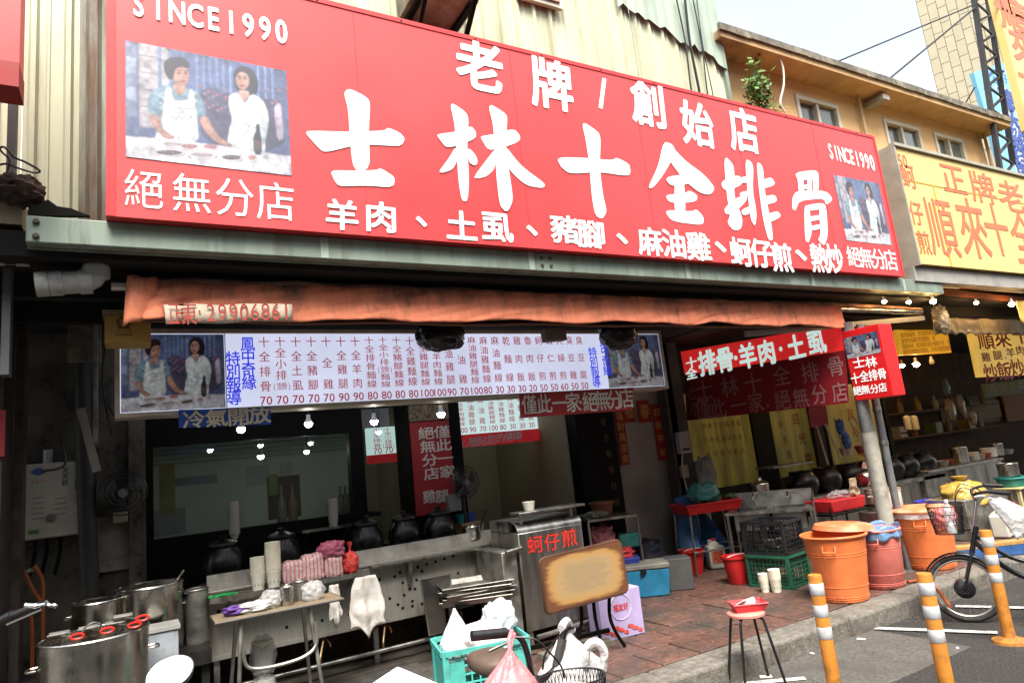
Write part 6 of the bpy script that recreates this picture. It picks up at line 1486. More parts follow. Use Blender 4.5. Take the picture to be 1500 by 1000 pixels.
prof = [(-.09, -.055, 0), (.09, -.055, 0), (.09, .055, 0), (-.09, .055, 0)]; tp = [(-.115, -.075, .05), (.115, -.075, .05), (.115, .075, .05), (-.115, .075, .05)]
bm_.add([bc + (Mb @ V(*p)) for p in prof + tp], [(3, 2, 1, 0), (0, 1, 5, 4), (1, 2, 6, 5), (2, 3, 7, 6), (3, 0, 4, 7)])
bm_.build('tray', mat('red_basket_pl', (.6, .05, .06), .45), bk, smooth=0, solid=.004)
MB().tube([bc + (Mb @ V(*p)) for p in tp], .006, 6, closed=True).build('rim', MATS['red_basket_pl'], bk)
nk = MB()
for k in range(5):
    Mn = Matrix.Translation(bc + V(-.02, 0, .035 + .005 * k)) @ Matrix.Rotation(R_(-30 + 9 * k), 4, 'Z') @ Matrix.Rotation(R_(-22 - 3 * k), 4, 'X'); nk.box(-.075, .055, -.045, .05, 0, .004, Mn)
o = nk.build('napkins', mat('napkin', (.85, .85, .84), .9, 0, .02, 8)); tag(o, 'pile of white napkins in the red basket', 'napkins')

# crates with steel bowls, cups on the ground
gc = V(5.537, 4.646, .15); gl = V(5.47, 5.08, .15); gu = (gl - gc); gv = V(gu.y, -gu.x, 0).normalized() * .36; 
if gv.x < 0: gv = -gv
lattice_crate('green_crate', 'dark green lattice crate on the pavement, lower of the two', gc, gu, gv, .315, mat('dark_green_plastic', (.015, .09, .05), .45, 0, .15, 5), group='stacked lattice crates')
lattice_crate('black_crate', 'black lattice crate stacked on the green crate holding steel bowls', gc + Z * .318, gu, gv, .32, mat('black_crate_pl', (.012, .013, .014), .45, 0, .2, 5), group='stacked lattice crates')
for k, (a, b) in enumerate(((.2, .2), (.5, .35), (.75, .2), (.35, .65), (.7, .7))):
    p = gc + gu * a + gv * b + Z * (.34 + .05 * (k % 2)); o = MB().lathe([(.03, 0), (.07, .05), (.075, .055), (.066, .053), (.025, .006), (0, .006)], p, 20).build('steel_bowl', steel_pot); tag(o, ('steel bowl in the black crate, nearest its left end', 'steel bowl in the black crate centre', 'steel bowl at the near end of the black crate', 'steel bowl at the back left of the black crate', 'steel bowl at the back right of the black crate')[k], 'bowl', 'bowls in the black crate')
oc_ = mat('cup_floral', (.76, .73, .62), .6)
cups(G(1121, 868) + V(.04, .03, 0), .048, 6, 'shorter cup stack on the ground by the green crate')
cups(G(1138, 868) + V(.04, .03, 0), .055, 8, 'taller cup stack on the ground by the green crate')
bucket('red_bucket', 'red bucket near the blue plastic sheet, farther of two', V(5.68, 6.1, .148), .1, .14, .27, red_pl, group='red buckets')
bucket('red_bucket', 'red bucket beside the green crate, nearer of two', V(5.53, 5.3, .148), .1, .135, .28, red_pl, group='red buckets')

# sink table
A = V(5.85, 5.65, .812); Cc = V(6.38, 4.9, .812); su = (Cc - A); L_ = su.length; su.normalize(); sv2 = V(-su.y, su.x, 0)
sk = thing('sink_table', 'stainless double sink table with taps behind the crates', 'sink', A - Z * .66)
def S(a, b, z): return A + su * a + sv2 * b + Z * (z - .812)
Wd = .62
for a0_, a1_, b0_, b1_ in ((0, L_, 0, .1), (0, L_, Wd - .12, Wd), (0, .08, .1, Wd - .12), (L_ * .46, L_ * .54, .1, Wd - .12), (L_ - .08, L_, .1, Wd - .12)):
    MB().prism([S(a0_, b0_, .785), S(a1_, b0_, .785), S(a1_, b1_, .785), S(a0_, b1_, .785)], (0, 0, .027)).build('top', steel, sk, smooth=0)
for a0_, a1_ in ((.08, L_ * .46), (L_ * .54, L_ - .08)):
    m = MB(); q = [S(a0_, .1, .8), S(a1_, .1, .8), S(a1_, Wd - .12, .8), S(a0_, Wd - .12, .8)]; m.add(q + [p - Z * .2 for p in q], [(0, 1, 5, 4), (1, 2, 6, 5), (2, 3, 7, 6), (3, 0, 4, 7), (4, 5, 6, 7)]); m.build('basin', steel_dull, sk, smooth=0)
for a_ in (.02, L_ - .02):
    for b_ in (.02, Wd - .02): MB().tube([S(a_, b_, .785), S(a_, b_, .15)], .016, 8).build('leg', steel, sk)
MB().prism([S(0, Wd, .8), S(L_, Wd, .8), S(L_, Wd, .98), S(0, Wd, .98)], sv2 * .02).build('splash_back', steel_dull, sk, smooth=0)
MB().prism([S(L_ + .001, 0, .55), S(L_ + .001, Wd, .55), S(L_ + .001, Wd, .96), S(L_ + .001, .0, .81)], su * .015).build('side_panel', steel, sk, smooth=0)
for a_ in (.3, .72):
    p = S(a_ * L_, Wd - .06, .812); MB().tube(smooth_path([p, p + Z * .12, p + Z * .15 - sv2 * .05, p + Z * .1 - sv2 * .12], 4), .012, 8).build('tap', chrome, sk); MB().bar(p + Z * .15, p + Z * .16 + su * .06, .02, .015).build('tap_lever', chrome, sk)
pot('steel_urn', 'tall steel lidded urn behind the sink', S(.35, .75, .84), .1, .22, steel_pot, False, lid=True, cat='urn')

# red vegetable tray and things beneath
vt = thing('vegetable_tray', 'shallow red tray of green vegetables on a steel stand', 'tray', V(5.9, 6.0, .9))
ta, tb = P(1006, 742, 5.95), P(1086, 728, 5.8)
q = [ta, V(tb.x, tb.y, ta.z), V(tb.x + .1, tb.y + .4, ta.z), V(ta.x + .1, ta.y + .4, ta.z)]; cq = sum(q, Vector()) / 4
m = MB(); m.add([cq + (p - cq) * .9 - Z * .1 for p in q] + q, [(3, 2, 1, 0), (0, 1, 5, 4), (1, 2, 6, 5), (2, 3, 7, 6), (3, 0, 4, 7)]); m.build('tray', red_pl, vt, smooth=0, solid=.006); MB().tube(q, .012, 6, closed=True).build('rim', red_pl, vt)
vg = MB(); random.seed(3)
for k in range(70):
    p = cq + V(random.uniform(-.05, .3), random.uniform(-.12, .15), random.uniform(-.04, .06)); d = V(*[random.gauss(0, 1) for _ in range(3)]).normalized() * .07; e = d.orthogonal().normalized() * .03; vg.add([p, p + d * .5 + e, p + d, p + d * .5 - e], [(0, 1, 2, 3)])
vg.build('greens', mat('leaf_greens', (.1, .24, .03), .5, 0, .4, 20), vt, smooth=0, kind='stuff')
sd_ = thing('tray_rack', 'thin steel rack under the red vegetable tray', 'rack', cq - Z * .8)
for p in q: MB().tube([cq + (p - cq) * .9 - Z * .11, V(p.x, p.y, .15)], .012, 8).build('leg', steel, sd_)
MB().tube([V(p.x, p.y, .4) for p in q], .01, 6, closed=True).build('lower_frame', steel, sd_)
bag('teal_bag', 'teal bag lying on the left of the vegetable tray', P(1030, 722, 6.1), .2, .15, .12, film('teal_bag_film', (.05, .22, .2), .95, .4), 11, knot=False)
bag('white_sack', 'pale sack standing behind the red vegetable tray', P(1032, 695, 6.5), .14, .12, .22, mat('sack_white', (.3, .3, .27), .8, 0, .15, 8, .2), 12, knot=False)
bs_ = MB(); bp0 = P(1005, 735, 6.3)
bs_.grid(lambda u, v: bp0 + V((u - .5) * (.3 + .5 * v) + .25 * v, .08 * math.sin(u * 9 + v * 3) + .05 * noise.noise(V(u * 4, v * 4, 3)), -.78 * v + .1 * math.sin(u * 3)), 24, 22)
o = bs_.build('blue_plastic_sheet', mat('blue_sheet', (.03, .13, .3), .35, 0, .2, 6, .3), smooth=70, solid=.01); tag(o, 'crumpled blue plastic sheet hanging beside the tray rack', 'plastic sheet')
def jerry(c, w_, d_, h_, label, rz=0):
    t = thing('jerrycan', label, 'jerrycan', c, rz, 'plastic jerrycans'); jm = mat('jerry_white', (.6, .58, .5), .45, 0, .1, 5, sub=.1, dirt=((.4, .35, .25), .62, 5))
    MB().box(-w_ / 2, w_ / 2, -d_ / 2, d_ / 2, 0, h_ * .78).build('body', jm, t, world=False, bevel=.025, seg=3)
    MB().lathe([(w_ * .38, h_ * .77), (w_ * .2, h_ * .88), (.025, h_ * .9), (.025, h_ * .96)], (0, 0, 0), 16).build('shoulder', jm, t, world=False)
    MB().lathe([(.03, h_ * .94), (.03, h_), (0, h_)], (0, 0, 0), 14).build('cap', red_pl, t, world=False)
    MB().tube([(-w_ * .3, 0, h_ * .78), (-w_ * .3, 0, h_ * .95), (-.02, 0, h_ * .93)], .013, 6).build('grip', jm, t, world=False)
    MB().box(-w_ * .35, w_ * .35, -d_ / 2 - .003, -d_ / 2 - .001, h_ * .2, h_ * .6).build('label_print', mat('jerry_label', (.6, .12, .05), .6, 0, .5, 25), t, world=False)
jerry(V(6.05, 6.1, .15), .2, .16, .34, 'white jerrycan on the floor near the sink leg', R_(-25)); jerry(V(6.3, 6.55, .45), .28, .2, .42, 'large translucent jerrycan under the vegetable tray', R_(-20))
o = MB().box(6.1, 6.6, 6.4, 6.75, .15, .45).build('dark_block', blackpaint); tag(o, 'dark block supporting the large jerrycan', 'block')

# cooler, foam box, little steel table with pot
A2, B2 = V(4.365, 5.725, .15), V(4.711, 5.507, .15); cu = (B2 - A2).normalized(); cv_ = V(-cu.y, cu.x, 0); cw_ = (B2 - A2).length
cl = thing('cooler_box', 'scuffed blue cooler box with dark lid on the pavement', 'cooler', A2)
def tap(o, u, v, w_, d_, h_, k=.92):
    m = MB(); b = [o + u * (w_ * (1 - k) / 2) + v * (d_ * (1 - k) / 2)]; b = [b[0], b[0] + u * w_ * k, b[0] + u * w_ * k + v * d_ * k, b[0] + v * d_ * k]; t = [o + Z * h_, o + u * w_ + Z * h_, o + u * w_ + v * d_ + Z * h_, o + v * d_ + Z * h_]
    m.add(b + t, [(3, 2, 1, 0), (4, 5, 6, 7), (0, 1, 5, 4), (1, 2, 6, 5), (2, 3, 7, 6), (3, 0, 4, 7)]); return m
tap(A2, cu, cv_, cw_ + .06, .34, .27).build('body', mat('cooler_blue', (.02, .2, .36), .45, 0, .15, 5, .03, dirt=((.1, .2, .25), .6, 6)), cl, bevel=.012)
tap(A2 - cu * .01 - cv_ * .01 + Z * .271, cu, cv_, cw_ + .08, .36, .05, 1).build('lid', mat('cooler_lid', (.2, .19, .16), .6, 0, .3, 6), cl, bevel=.01)
MB().box(-.03, .03, -.01, .01, 0, .05, Matrix.Translation(A2 + cu * (cw_ / 2) - cv_ * .02 + Z * .235)).build('latch', blackp, cl)
fx = V(4.86, 5.62, .15); o = MB().box(0, .26, 0, .26, 0, .32, Matrix.Translation(fx) @ Matrix.Rotation(R_(-32), 4, 'Z')).build('foam_box', mat('grey_foam', (.08, .08, .078), .7, 0, .2, 5, .1), bevel=.01); tag(o, 'grey foam box directly right of the blue cooler', 'box')
tt = thing('steel_side_table', 'low steel side table beside the grey door', 'table', V(4.5, 5.9, .15)); tq = [V(4.2, 6.0, .93), V(4.72, 5.82, .93), V(4.9, 6.25, .93), V(4.38, 6.43, .93)]
MB().prism(tq, (0, 0, .025)).build('top', steel, tt, smooth=0)
for p in tq: MB().tube([p, V(p.x, p.y, .15)], .015, 8).build('leg', steel, tt)
MB().prism([p - Z * .5 for p in tq], (0, 0, .02)).build('lower_shelf', steel_dull, tt, smooth=0)
bucket('terracotta_pot', 'reddish brown plastic pot on the steel side table', V(4.55, 6.2, .956), .1, .135, .15, mat('terracotta', (.2, .07, .035), .6), 'pot', None, False)
bag('vegetable_scraps', 'grey green vegetable scraps on the side table', V(4.35, 6.1, .985), .14, .1, .035, mat('scraps', (.16, .17, .12), .8, 0, .4, 25, .5), 21, 'scraps', knot=False, amp=.5)
bag('red_bag', 'shiny red plastic bag on the lower shelf of the side table', V(4.55, 5.98, .55), .16, .1, .07, film('shiny_red', (.6, .04, .05), .9), 22, knot=False, amp=.4)
bag('pink_bag', 'pale pink plastic bag hanging at the back of the side table', V(4.5, 6.2, .72), .14, .1, .13, film('pale_pink', (.6, .2, .22), .8), 23, knot=False, amp=.4)
bag('clear_bag', 'clear crumpled bag on the lower shelf of the side table', V(4.4, 5.95, .66), .12, .08, .05, clear, 24, knot=False, amp=.4)
o = tap(V(4.62, 6.05, .6), cu, cv_, .22, .16, .14).build('teal_box', mat('teal_plastic', (.03, .2, .17), .45), bevel=.01); tag(o, 'dark teal plastic box on the side table shelf', 'box')
o = tap(V(4.28, 5.95, .455), cu, cv_, .4, .26, .07).build('blue_tray', mat('navy_tray', (.03, .05, .28), .4), bevel=.006); tag(o, 'dark blue tray under the red bag on the side table', 'tray')
bag('dark_sack', 'dark navy sack slumped between the side table and the blue sheet', V(5.25, 6.35, .36), .2, .16, .22, mat('navy_sack', (.012, .014, .03), .6, 0, .2, 6, .2), 25, knot=False)

# switch boxes on the jamb
eb = thing('electric_box', 'pale grey electric meter box on the jamb by the yellow windows', 'meter', P(1001, 650, 6.45)); c = P(1001, 648, 6.45)
MB().box(c.x - .09, c.x + .09, 6.42, 6.5, c.z - .14, c.z + .14).build('case', mat('pale_meter', (.34, .34, .31), .5), eb, bevel=.01); MB().box(c.x - .06, c.x + .06, 6.415, 6.42, c.z - .1, c.z - .07).build('slot', blackp, eb)
MB().tube(smooth_path([c + V(-.05, 0, -.14), c + V(-.08, 0, -.4), c + V(-.02, 0, -.9)], 5), .012, 6).build('conduit', pvc, eb)
c = P(1004, 690, 6.45); o = MB().box(c.x - .05, c.x + .05, 6.44, 6.5, c.z - .08, c.z + .08).build('wall_switch', mat('tan_switch', (.34, .27, .18), .5), bevel=.006); tag(o, 'small tan switch plate below the electric meter box', 'switch')
o = MB().box(P(985, 660, 6.52).x, P(1012, 660, 6.52).x, 6.5, 6.78, .12, 2.98).build('jamb_panel', mat('brown_jamb', (.07, .055, .045), .7, 0, .3, 4, .1)); tag(o, 'narrow brown wall strip carrying the electric meter box', 'wall strip')

# counter of black pots behind the poles
pc_ = thing('pot_counter', 'steel counter carrying the row of black pots behind the poles', 'counter', (9.2, 6.2, .15))
MB().box(7.15, 11.0, 5.95, 6.6, .7, .76).build('top', steel_dull, pc_, bevel=.006); MB().box(7.2, 10.95, 6.0, 6.02, .3, .7).build('front', steel, pc_)
for x_ in (7.25, 9.0, 10.85):
    for y_ in (6.03, 6.5): MB().box(x_, x_ + .05, y_, y_ + .05, .14, .7).build('leg', steel_dull, pc_)
for i, px in enumerate((1172, 1207, 1242, 1268, 1303, 1326, 1352)):
    p = P(px, 690, 6.2); blackjar(V(p.x, 6.2, .761), .22, .34, 'black pot %s of the row behind the poles' % ('at the far left', 'second from the left', 'third from the left', 'hidden partly by the bag, fourth', 'just right of the poles', 'second right of the poles', 'at the right end')[i], lid=False)
# rack with red basin, hanging pot and bags, left of the poles
rk = thing('goods_rack', 'wire rack with red basin standing left of the poles', 'rack', V(6.75, 4.95, .15))
ra, rb_ = P(1222, 752, 5.0), P(1300, 742, 5.0); rz_ = .62
for p in (V(6.6, 4.85, 0), V(7.5, 4.85, 0), V(6.6, 5.3, 0), V(7.5, 5.3, 0)): MB().tube([V(p.x, p.y, .15), V(p.x, p.y, .78)], .012, 8).build('leg', blackpaint, rk)
MB().tube([V(6.6, 4.85, .7), V(7.5, 4.85, .7), V(7.5, 5.3, .7), V(6.6, 5.3, .7)], .012, 6, closed=True).build('top_frame', blackpaint, rk)
for k in range(9): MB().tube([V(6.6 + .1 * k, 4.85, .7), V(6.6 + .1 * k, 5.3, .7)], .005, 5).build('wire', blackpaint, rk)
o = tap(V(6.72, 4.9, .712), V(1, 0, 0), V(0, 1, 0), .62, .36, .13).build('red_basin', mat('basin_red', (.58, .025, .03), .45), bevel=.012); tag(o, 'rectangular red basin on the wire rack left of the poles', 'basin')
o = tap(V(6.9, 4.75, .3), V(1, 0, 0), V(0, 1, 0), .6, .36, .14).build('red_tub', MATS['basin_red'], bevel=.012); tag(o, 'bright red tub low behind the pink bin', 'tub')
c = P(1262, 703, 5.05); hpn = pot('hanging_pan', 'small steel saucepan hung on its side above the red basin', c, .09, .13, steel_pot, False)
for ch in hpn.children: ch.matrix_local = Matrix.Rotation(R_(75), 4, 'Y') @ Matrix.Rotation(0, 4, 'X')
bag('mottled_bag', 'knotted mottled pink food bag hanging before the pole', P(1277, 693, 5.1), .11, .09, .16, film('mottled_film', (.42, .22, .17), .9), 31, amp=.15)
bag('basin_film', 'crumpled clear film lying on the red basin', V(7.1, 5.05, .87), .16, .1, .05, clear, 32, knot=False, amp=.4)
towel('beige cloth hanging from a hook in front of the black pots', 1245, 700, .17, .24, 4.95, mat('beige_rag', (.5, .4, .26), .9, 0, .15, 8, .3), 7, .1)
o = MB().box(7.2, 8.0, 6.0, 6.3, 1.2, 1.22).build('hanging_shelf', steel_dull); tag(o, 'thin shelf with small tubs above the black pots', 'shelf')
for px, col, r, lb in ((1240, (.5, .42, .3), .1, 'cream tub on the thin shelf above the black pots'), (1266, (.5, .1, .14), .13, 'pink bowl on the thin shelf above the black pots')):
    p = P(px, 660, 6.12); o = MB().lathe([(r * .7, 0), (r, .11), (r * .95, .11), (r * .65, .01), (0, .01)], V(p.x, 6.12, 1.222), 20).build('tub', mat('tub_%d' % px, col, .5)); tag(o, lb, 'tub')
# clear straws and packets hanging under the side banner
strip = film('clear_strip', (.66, .6, .45), .5)
for i, (a, b) in enumerate((((1196, 622), (1213, 680)), ((1208, 620), (1232, 672)), ((1222, 612), (1238, 668)), ((1243, 612), (1264, 655)), ((1250, 610), (1276, 655)), ((1262, 608), (1282, 655)))):
    o = MB().tube([P(*a, 6.0), P(*b, 6.0)], .014, 8).build('straw_tube', strip); tag(o, 'clear tube of straws hanging above the black pots, number %s from the left' % ('one', 'two', 'three', 'four', 'five', 'six')[i], 'straws', 'hanging tubes of straws')
for i, (px, py) in enumerate(((1231, 625), (1240, 645))):
    bag('blue_packet', ('upper', 'lower')[i] + ' blue packet hanging among the straw tubes', P(px, py, 5.95), .07, .04, .11, mat('blue_packet', (.03, .1, .3), .4, 0, .4, 14), 40 + i, 'packet', knot=False, amp=.3)
o = MB().prism([P(1188, 626, 6.3), P(1184, 598, 6.3), P(1210, 594, 6.3), P(1214, 622, 6.3)], (0, .01, 0)).build('pink_paper', mat('pink_paper', (.42, .06, .1), .7), smooth=0); tag(o, 'pink paper sheet hanging under the side banner', 'paper')
pr_ = thing('paper_rolls', 'two cream paper rolls on a wall holder past the poles', 'paper rolls', P(1335, 630, 6.9))
for px in (1329, 1340): p = P(px, 619, 6.85); MB().lathe([(.055, -.12), (.06, -.1), (.06, .1), (.03, .13), (0, .13)], p, 16).build('roll', cup_w, pr_)
p = P(1335, 631, 6.85); MB().box(p.x - .16, p.x + .16, 6.8, 6.95, p.z - .03, p.z - .01).build('holder', blackpaint, pr_)

# white enamel pot, basin, yellow bag, neighbour's counter
ep = pot('enamel_pot', 'white enamel pot with brown wooden lid behind the rear orange bin', V(7.75, 4.95, .62), .19, .22, mat('white_enamel', (.7, .67, .58), .35, 0, .06, 5), True)
MB().lathe([(.195, .22), (.195, .245), (0, .245)], V(7.75, 4.95, .62), 28).build('wooden_lid', mat('lid_wood', (.3, .2, .12), .7, 0, .2, 9), ep)
o = MB().box(7.5, 8.0, 4.75, 5.15, .15, .62).build('pot_stand', steel_dull, bevel=.01); tag(o, 'steel cabinet under the white enamel pot', 'stand')
p = P(1370, 736, 4.9); bucket('blue_basin', 'deep blue plastic basin behind the rear orange bin', V(p.x, 4.9, p.z - .1), .17, .22, .13, mat('deep_blue', (.02, .03, .4), .4), 'basin', None, False)
o = MB().box(p.x - .25, p.x + .25, 4.7, 5.1, .15, p.z - .1).build('basin_stand', steel_dull, bevel=.01); tag(o, 'steel stand under the deep blue basin', 'stand')
bag('yellow_bag', 'bright yellow plastic bag near the bicycle handlebar', P(1412, 726, 4.7), .26, .2, .17, film('yellow_bag_film', (.45, .3, .06), .95), 51, amp=.25, e=.7)
o = MB().box(8.6, 9.6, 4.5, 5.0, .15, .62).build('low_bench', steel_dull, bevel=.01); tag(o, 'low steel bench under the yellow bag', 'bench')
nc = thing('neighbour_counter', 'stainless steel cabinet counter of the neighbouring stall', 'counter', (11.6, 6.0, .15))
x0_, x1_ = P(1402, 700, 5.9).x, P(1472, 700, 5.9).x
MB().box(x0_, x1_, 5.9, 6.5, .22, .8).build('cabinet', steel, nc); MB().box(x0_ - .8, x1_ + .03, 5.86, 6.55, .8, .84).build('top', steel, nc, bevel=.006); MB().box(x0_ - .8, x0_, 5.95, 6.5, .45, .8).build('burner_panel', steel_dull, nc)
for x_ in (x0_ + .05, x1_ - .1): MB().box(x_, x_ + .06, 6.0, 6.06, .14, .22).build('leg', blackpaint, nc)
for i, (px, r, h) in enumerate(((1406, .13, .24), (1425, .1, .12), (1450, .12, .15), (1463, .1, .2))):
    pp = P(px, 670, 6.2); pot('counter_pot', ('tall steel pot on the neighbour\'s counter, leftmost', 'small cream bowl pot on the neighbour\'s counter', 'white tub on the neighbour\'s counter', 'steel pot at the right end of the neighbour\'s counter')[i], V(pp.x, 6.2, .842), r, h, (steel_pot, cup_w, white_paint, steel_pot)[i], False, group='pots on the neighbour counter')
ysn = thing('yellow_stool', 'pale yellow plastic stool at the right edge', 'stool', (12.2, 5.1, .15)); sq = P(1492, 712, 5.0)
MB().box(sq.x - .2, sq.x + .2, 4.9, 5.25, sq.z - .03, sq.z).build('seat', mat('pale_yellow', (.62, .52, .25), .5), ysn, bevel=.01)
for a in (-.18, .16):
    for b in (4.92, 5.2): MB().box(sq.x + a, sq.x + a + .04, b, b + .04, .13, sq.z - .03).build('leg', MATS['pale_yellow'], ysn)
bucket('teal_tub', 'round teal tub on the yellow stool', V(sq.x, 5.07, sq.z + .001), .16, .2, .14, mat('teal_tub', (.06, .36, .32), .45), 'tub', None, False)
pot('steel_bucket', 'steel pot standing in the teal tub', V(sq.x - .03, 5.07, sq.z + .03), .13, .3, steel_pot, False, cat='pot')

# kitchen interior
c = P(681, 706, 5.95); kf = fan('black pedestal fan beside the tall red banner', c, .15, 5.95, 'pedestal_fan')
MB().tube([c + V(0, .08, -.05), c + V(.02, .12, -.3), c + V(.02, .12, -.5)], .02, 8).build('stem', blackp, kf); MB().box(c.x - .17, c.x - .04, 5.98, 6.06, c.z - .26, c.z - .1).build('control_box', mat('grey_control', (.16, .16, .16), .5), kf, bevel=.006)
rg = thing('kitchen_range', 'dark range with steel hood at the back of the kitchen', 'stove', P(810, 760, 7.9)); r0, r1 = P(758, 730, 7.9).x, P(858, 730, 7.9).x
MB().box(r0, r1, 7.9, 8.38, .15, .85).build('body', blackpaint, rg); MB().box(r0 + .3, r1, 8.2, 8.38, .85, 1.45).build('back_panel', mat('range_back', (.05, .05, .05), .4, .6), rg)
pot('range_pot', 'small steel pot on the back range', V(r0 + .75, 8.0, .851), .1, .16, steel_dull, False)
ks = thing('spice_shelf', 'small wall shelf with seasoning jars in the kitchen', 'shelf', P(845, 695, 8.3)); k0, k1 = P(815, 693, 8.3).x, P(862, 690, 8.3).x; kz = P(840, 694, 8.3).z
MB().box(k0, k1, 8.22, 8.4, kz - .03, kz).build('board', blackpaint, ks)
for i in range(4): o = MB().lathe([(.04, 0), (.045, .1), (.03, .12), (.03, .15)], V(k0 + .06 + i * .12, 8.28, kz + .001), 14).build('spice_jar', mat('jar_%d' % (i % 2), ((.25, .14, .06), (.3, .28, .24))[i % 2], .4)); tag(o, 'seasoning jar on the kitchen shelf, number %s from the left' % ('one', 'two', 'three', 'four')[i], 'jar', 'seasoning jars')
c = P(838, 654, 8.39); ns_ = thing('no_smoking_sign', 'round no smoking sign on the kitchen wall', 'sign', c)
MB().tube(circ(c - V(0, .01, 0), .055, 20, 'y'), .008, 6, closed=True).build('ring', red_txt, ns_); MB().bar(c + V(-.035, -.015, .035), c + V(.035, -.015, -.035), .012, .004).build('slash', red_txt, ns_); MB().bar(c + V(-.035, -.012, -.004), c + V(.035, -.012, -.004), .014, .003).build('cigarette', blackp, ns_)
c = P(775, 695, 8.38); o = MB().box(c.x - .03, c.x + .03, 8.34, 8.39, c.z - .1, c.z + .1).build('orange_tag', mat('amber_tag', (.3, .12, .03), .5), bevel=.006); tag(o, 'small amber bottle hung on the kitchen wall', 'bottle')
c = P(800, 715, 8.3); towel('pale rag hanging on the kitchen wall', 798, 700, .14, .25, 8.3, mat('grey_rag', (.3, .28, .24), .9), 9, .2)

# window ledge goods
wl_ = thing('window_ledge', 'narrow steel ledge before the dark window', 'shelf', P(490, 768, 6.36)); w0, w1 = P(440, 772, 6.36).x, P(514, 768, 6.36).x; wz = P(490, 770, 6.36).z
MB().box(w0, w1, 6.28, 6.44, wz - .02, wz).build('board', steel, wl_)
for x_ in (w0 + .05, w1 - .05): MB().bar((x_, 6.3, wz - .02), (x_, 6.43, wz - .12), .015, .015).build('bracket', steel_dull, wl_)
cups(V(P(488, 760, 6.36).x, 6.36, wz), .05, 12, 'stack of white paper cups on the window ledge', mat('white_cup', (.5, .48, .42), .6), printed=False)
c = P(343, 758, 6.38); cd = thing('cup_dispenser', 'tall tube of pale cups hung on the dark window frame', 'cups', c - Z * .15)
MB().tube([c - Z * .14, c + Z * .14], .045, 16).build('tube', mat('pale_tube', (.4, .38, .34), .5), cd); MB().lathe([(.02, -.18), (.038, -.14), (.047, -.14)], c, 16).build('end_cup', cup_w, cd)
for i, px in enumerate((500, 507, 514, 521)):
    p = P(px, 745, 7.0); o = MB().lathe([(.035, 0), (.037, .16), (.014, .22), (.014, .28), (.016, .29)], V(p.x, 7.0, 1.3), 14).build('glass_bottle', mat('bottle_glass', (.25, .25, .18), .15, 0, .2, 5)); tag(o, 'glass bottle on the shelf behind the window, number %s from the left' % ('one', 'two', 'three', 'four')[i], 'bottle', 'bottles behind the window')
for i, px in enumerate((413, 429)):
    p = P(px, 750, 6.9); o = MB().lathe([(.045, 0), (.047, .2), (.016, .27), (.016, .36), (.02, .37)], V(p.x, 6.9, 1.3), 14).build('sauce_bottle', mat('sauce_%d' % i, ((.3, .3, .28), (.32, .24, .14))[i], .3)); tag(o, ('white labelled sauce bottle behind the window', 'brown labelled sauce bottle behind the window')[i], 'bottle')
o = MB().box(.4, 2.2, 6.75, 7.15, 1.26, 1.299).build('room_shelf', blackpaint); tag(o, 'dark shelf inside behind the window', 'shelf')
o = MB().box(P(392, 720, 6.9).x, P(440, 720, 6.9).x, 6.9, 6.92, 1.35, 1.75).build('brown_board', mat('dim_brown', (.12, .09, .06), .8)); tag(o, 'brown board leaning on the shelf behind the window', 'board')
o = MB().box(P(394, 718, 6.85).x, P(407, 718, 6.85).x, 6.85, 6.86, 1.58, 1.78).build('green_card', mat('green_card', (.22, .3, .1), .6)); tag(o, 'pale green card behind the window', 'card')
o = MB().box(P(233, 700, 7.6).x, P(256, 700, 7.6).x, 7.6, 7.61, 1.5, 2.0).build('yellow_poster', mat('dim_yellow_poster', (.3, .28, .1), .6)); tag(o, 'pale yellow poster on the room wall behind the window', 'poster')

for i, (px0, px1, py0, py1, col, lb) in enumerate(((256, 318, 694, 712, (.3, .42, .45), 'pale blue notice on the room wall behind the window'), (362, 394, 680, 712, (.5, .55, .5), 'white notice on the room wall behind the window'), (412, 428, 676, 700, (.52, .55, .5), 'small white notice on the room wall behind the window'), (226, 272, 742, 785, (.38, .44, .42), 'low pale panel at the left of the room behind the window'))):
    Yp = 8.58; a_, b_ = P(px0, py1, Yp), P(px1, py0, Yp)
    o = MB().box(a_.x, b_.x, Yp, Yp + .015, a_.z, b_.z).build('wall_notice', mat('notice_%d' % i, col, .7)); tag(o, lb, 'notice', 'notices in the room')
bl_ = thing('window_blind', 'slatted pale blind across the room behind the window', 'blind', (1, 8.5, 2.2))
for k in range(16): MB().box(.2, 2.4, 8.5, 8.51, 2.02 + k * .045, 2.05 + k * .045).build('slat', mat('blind_slat', (.4, .46, .4), .6), bl_)
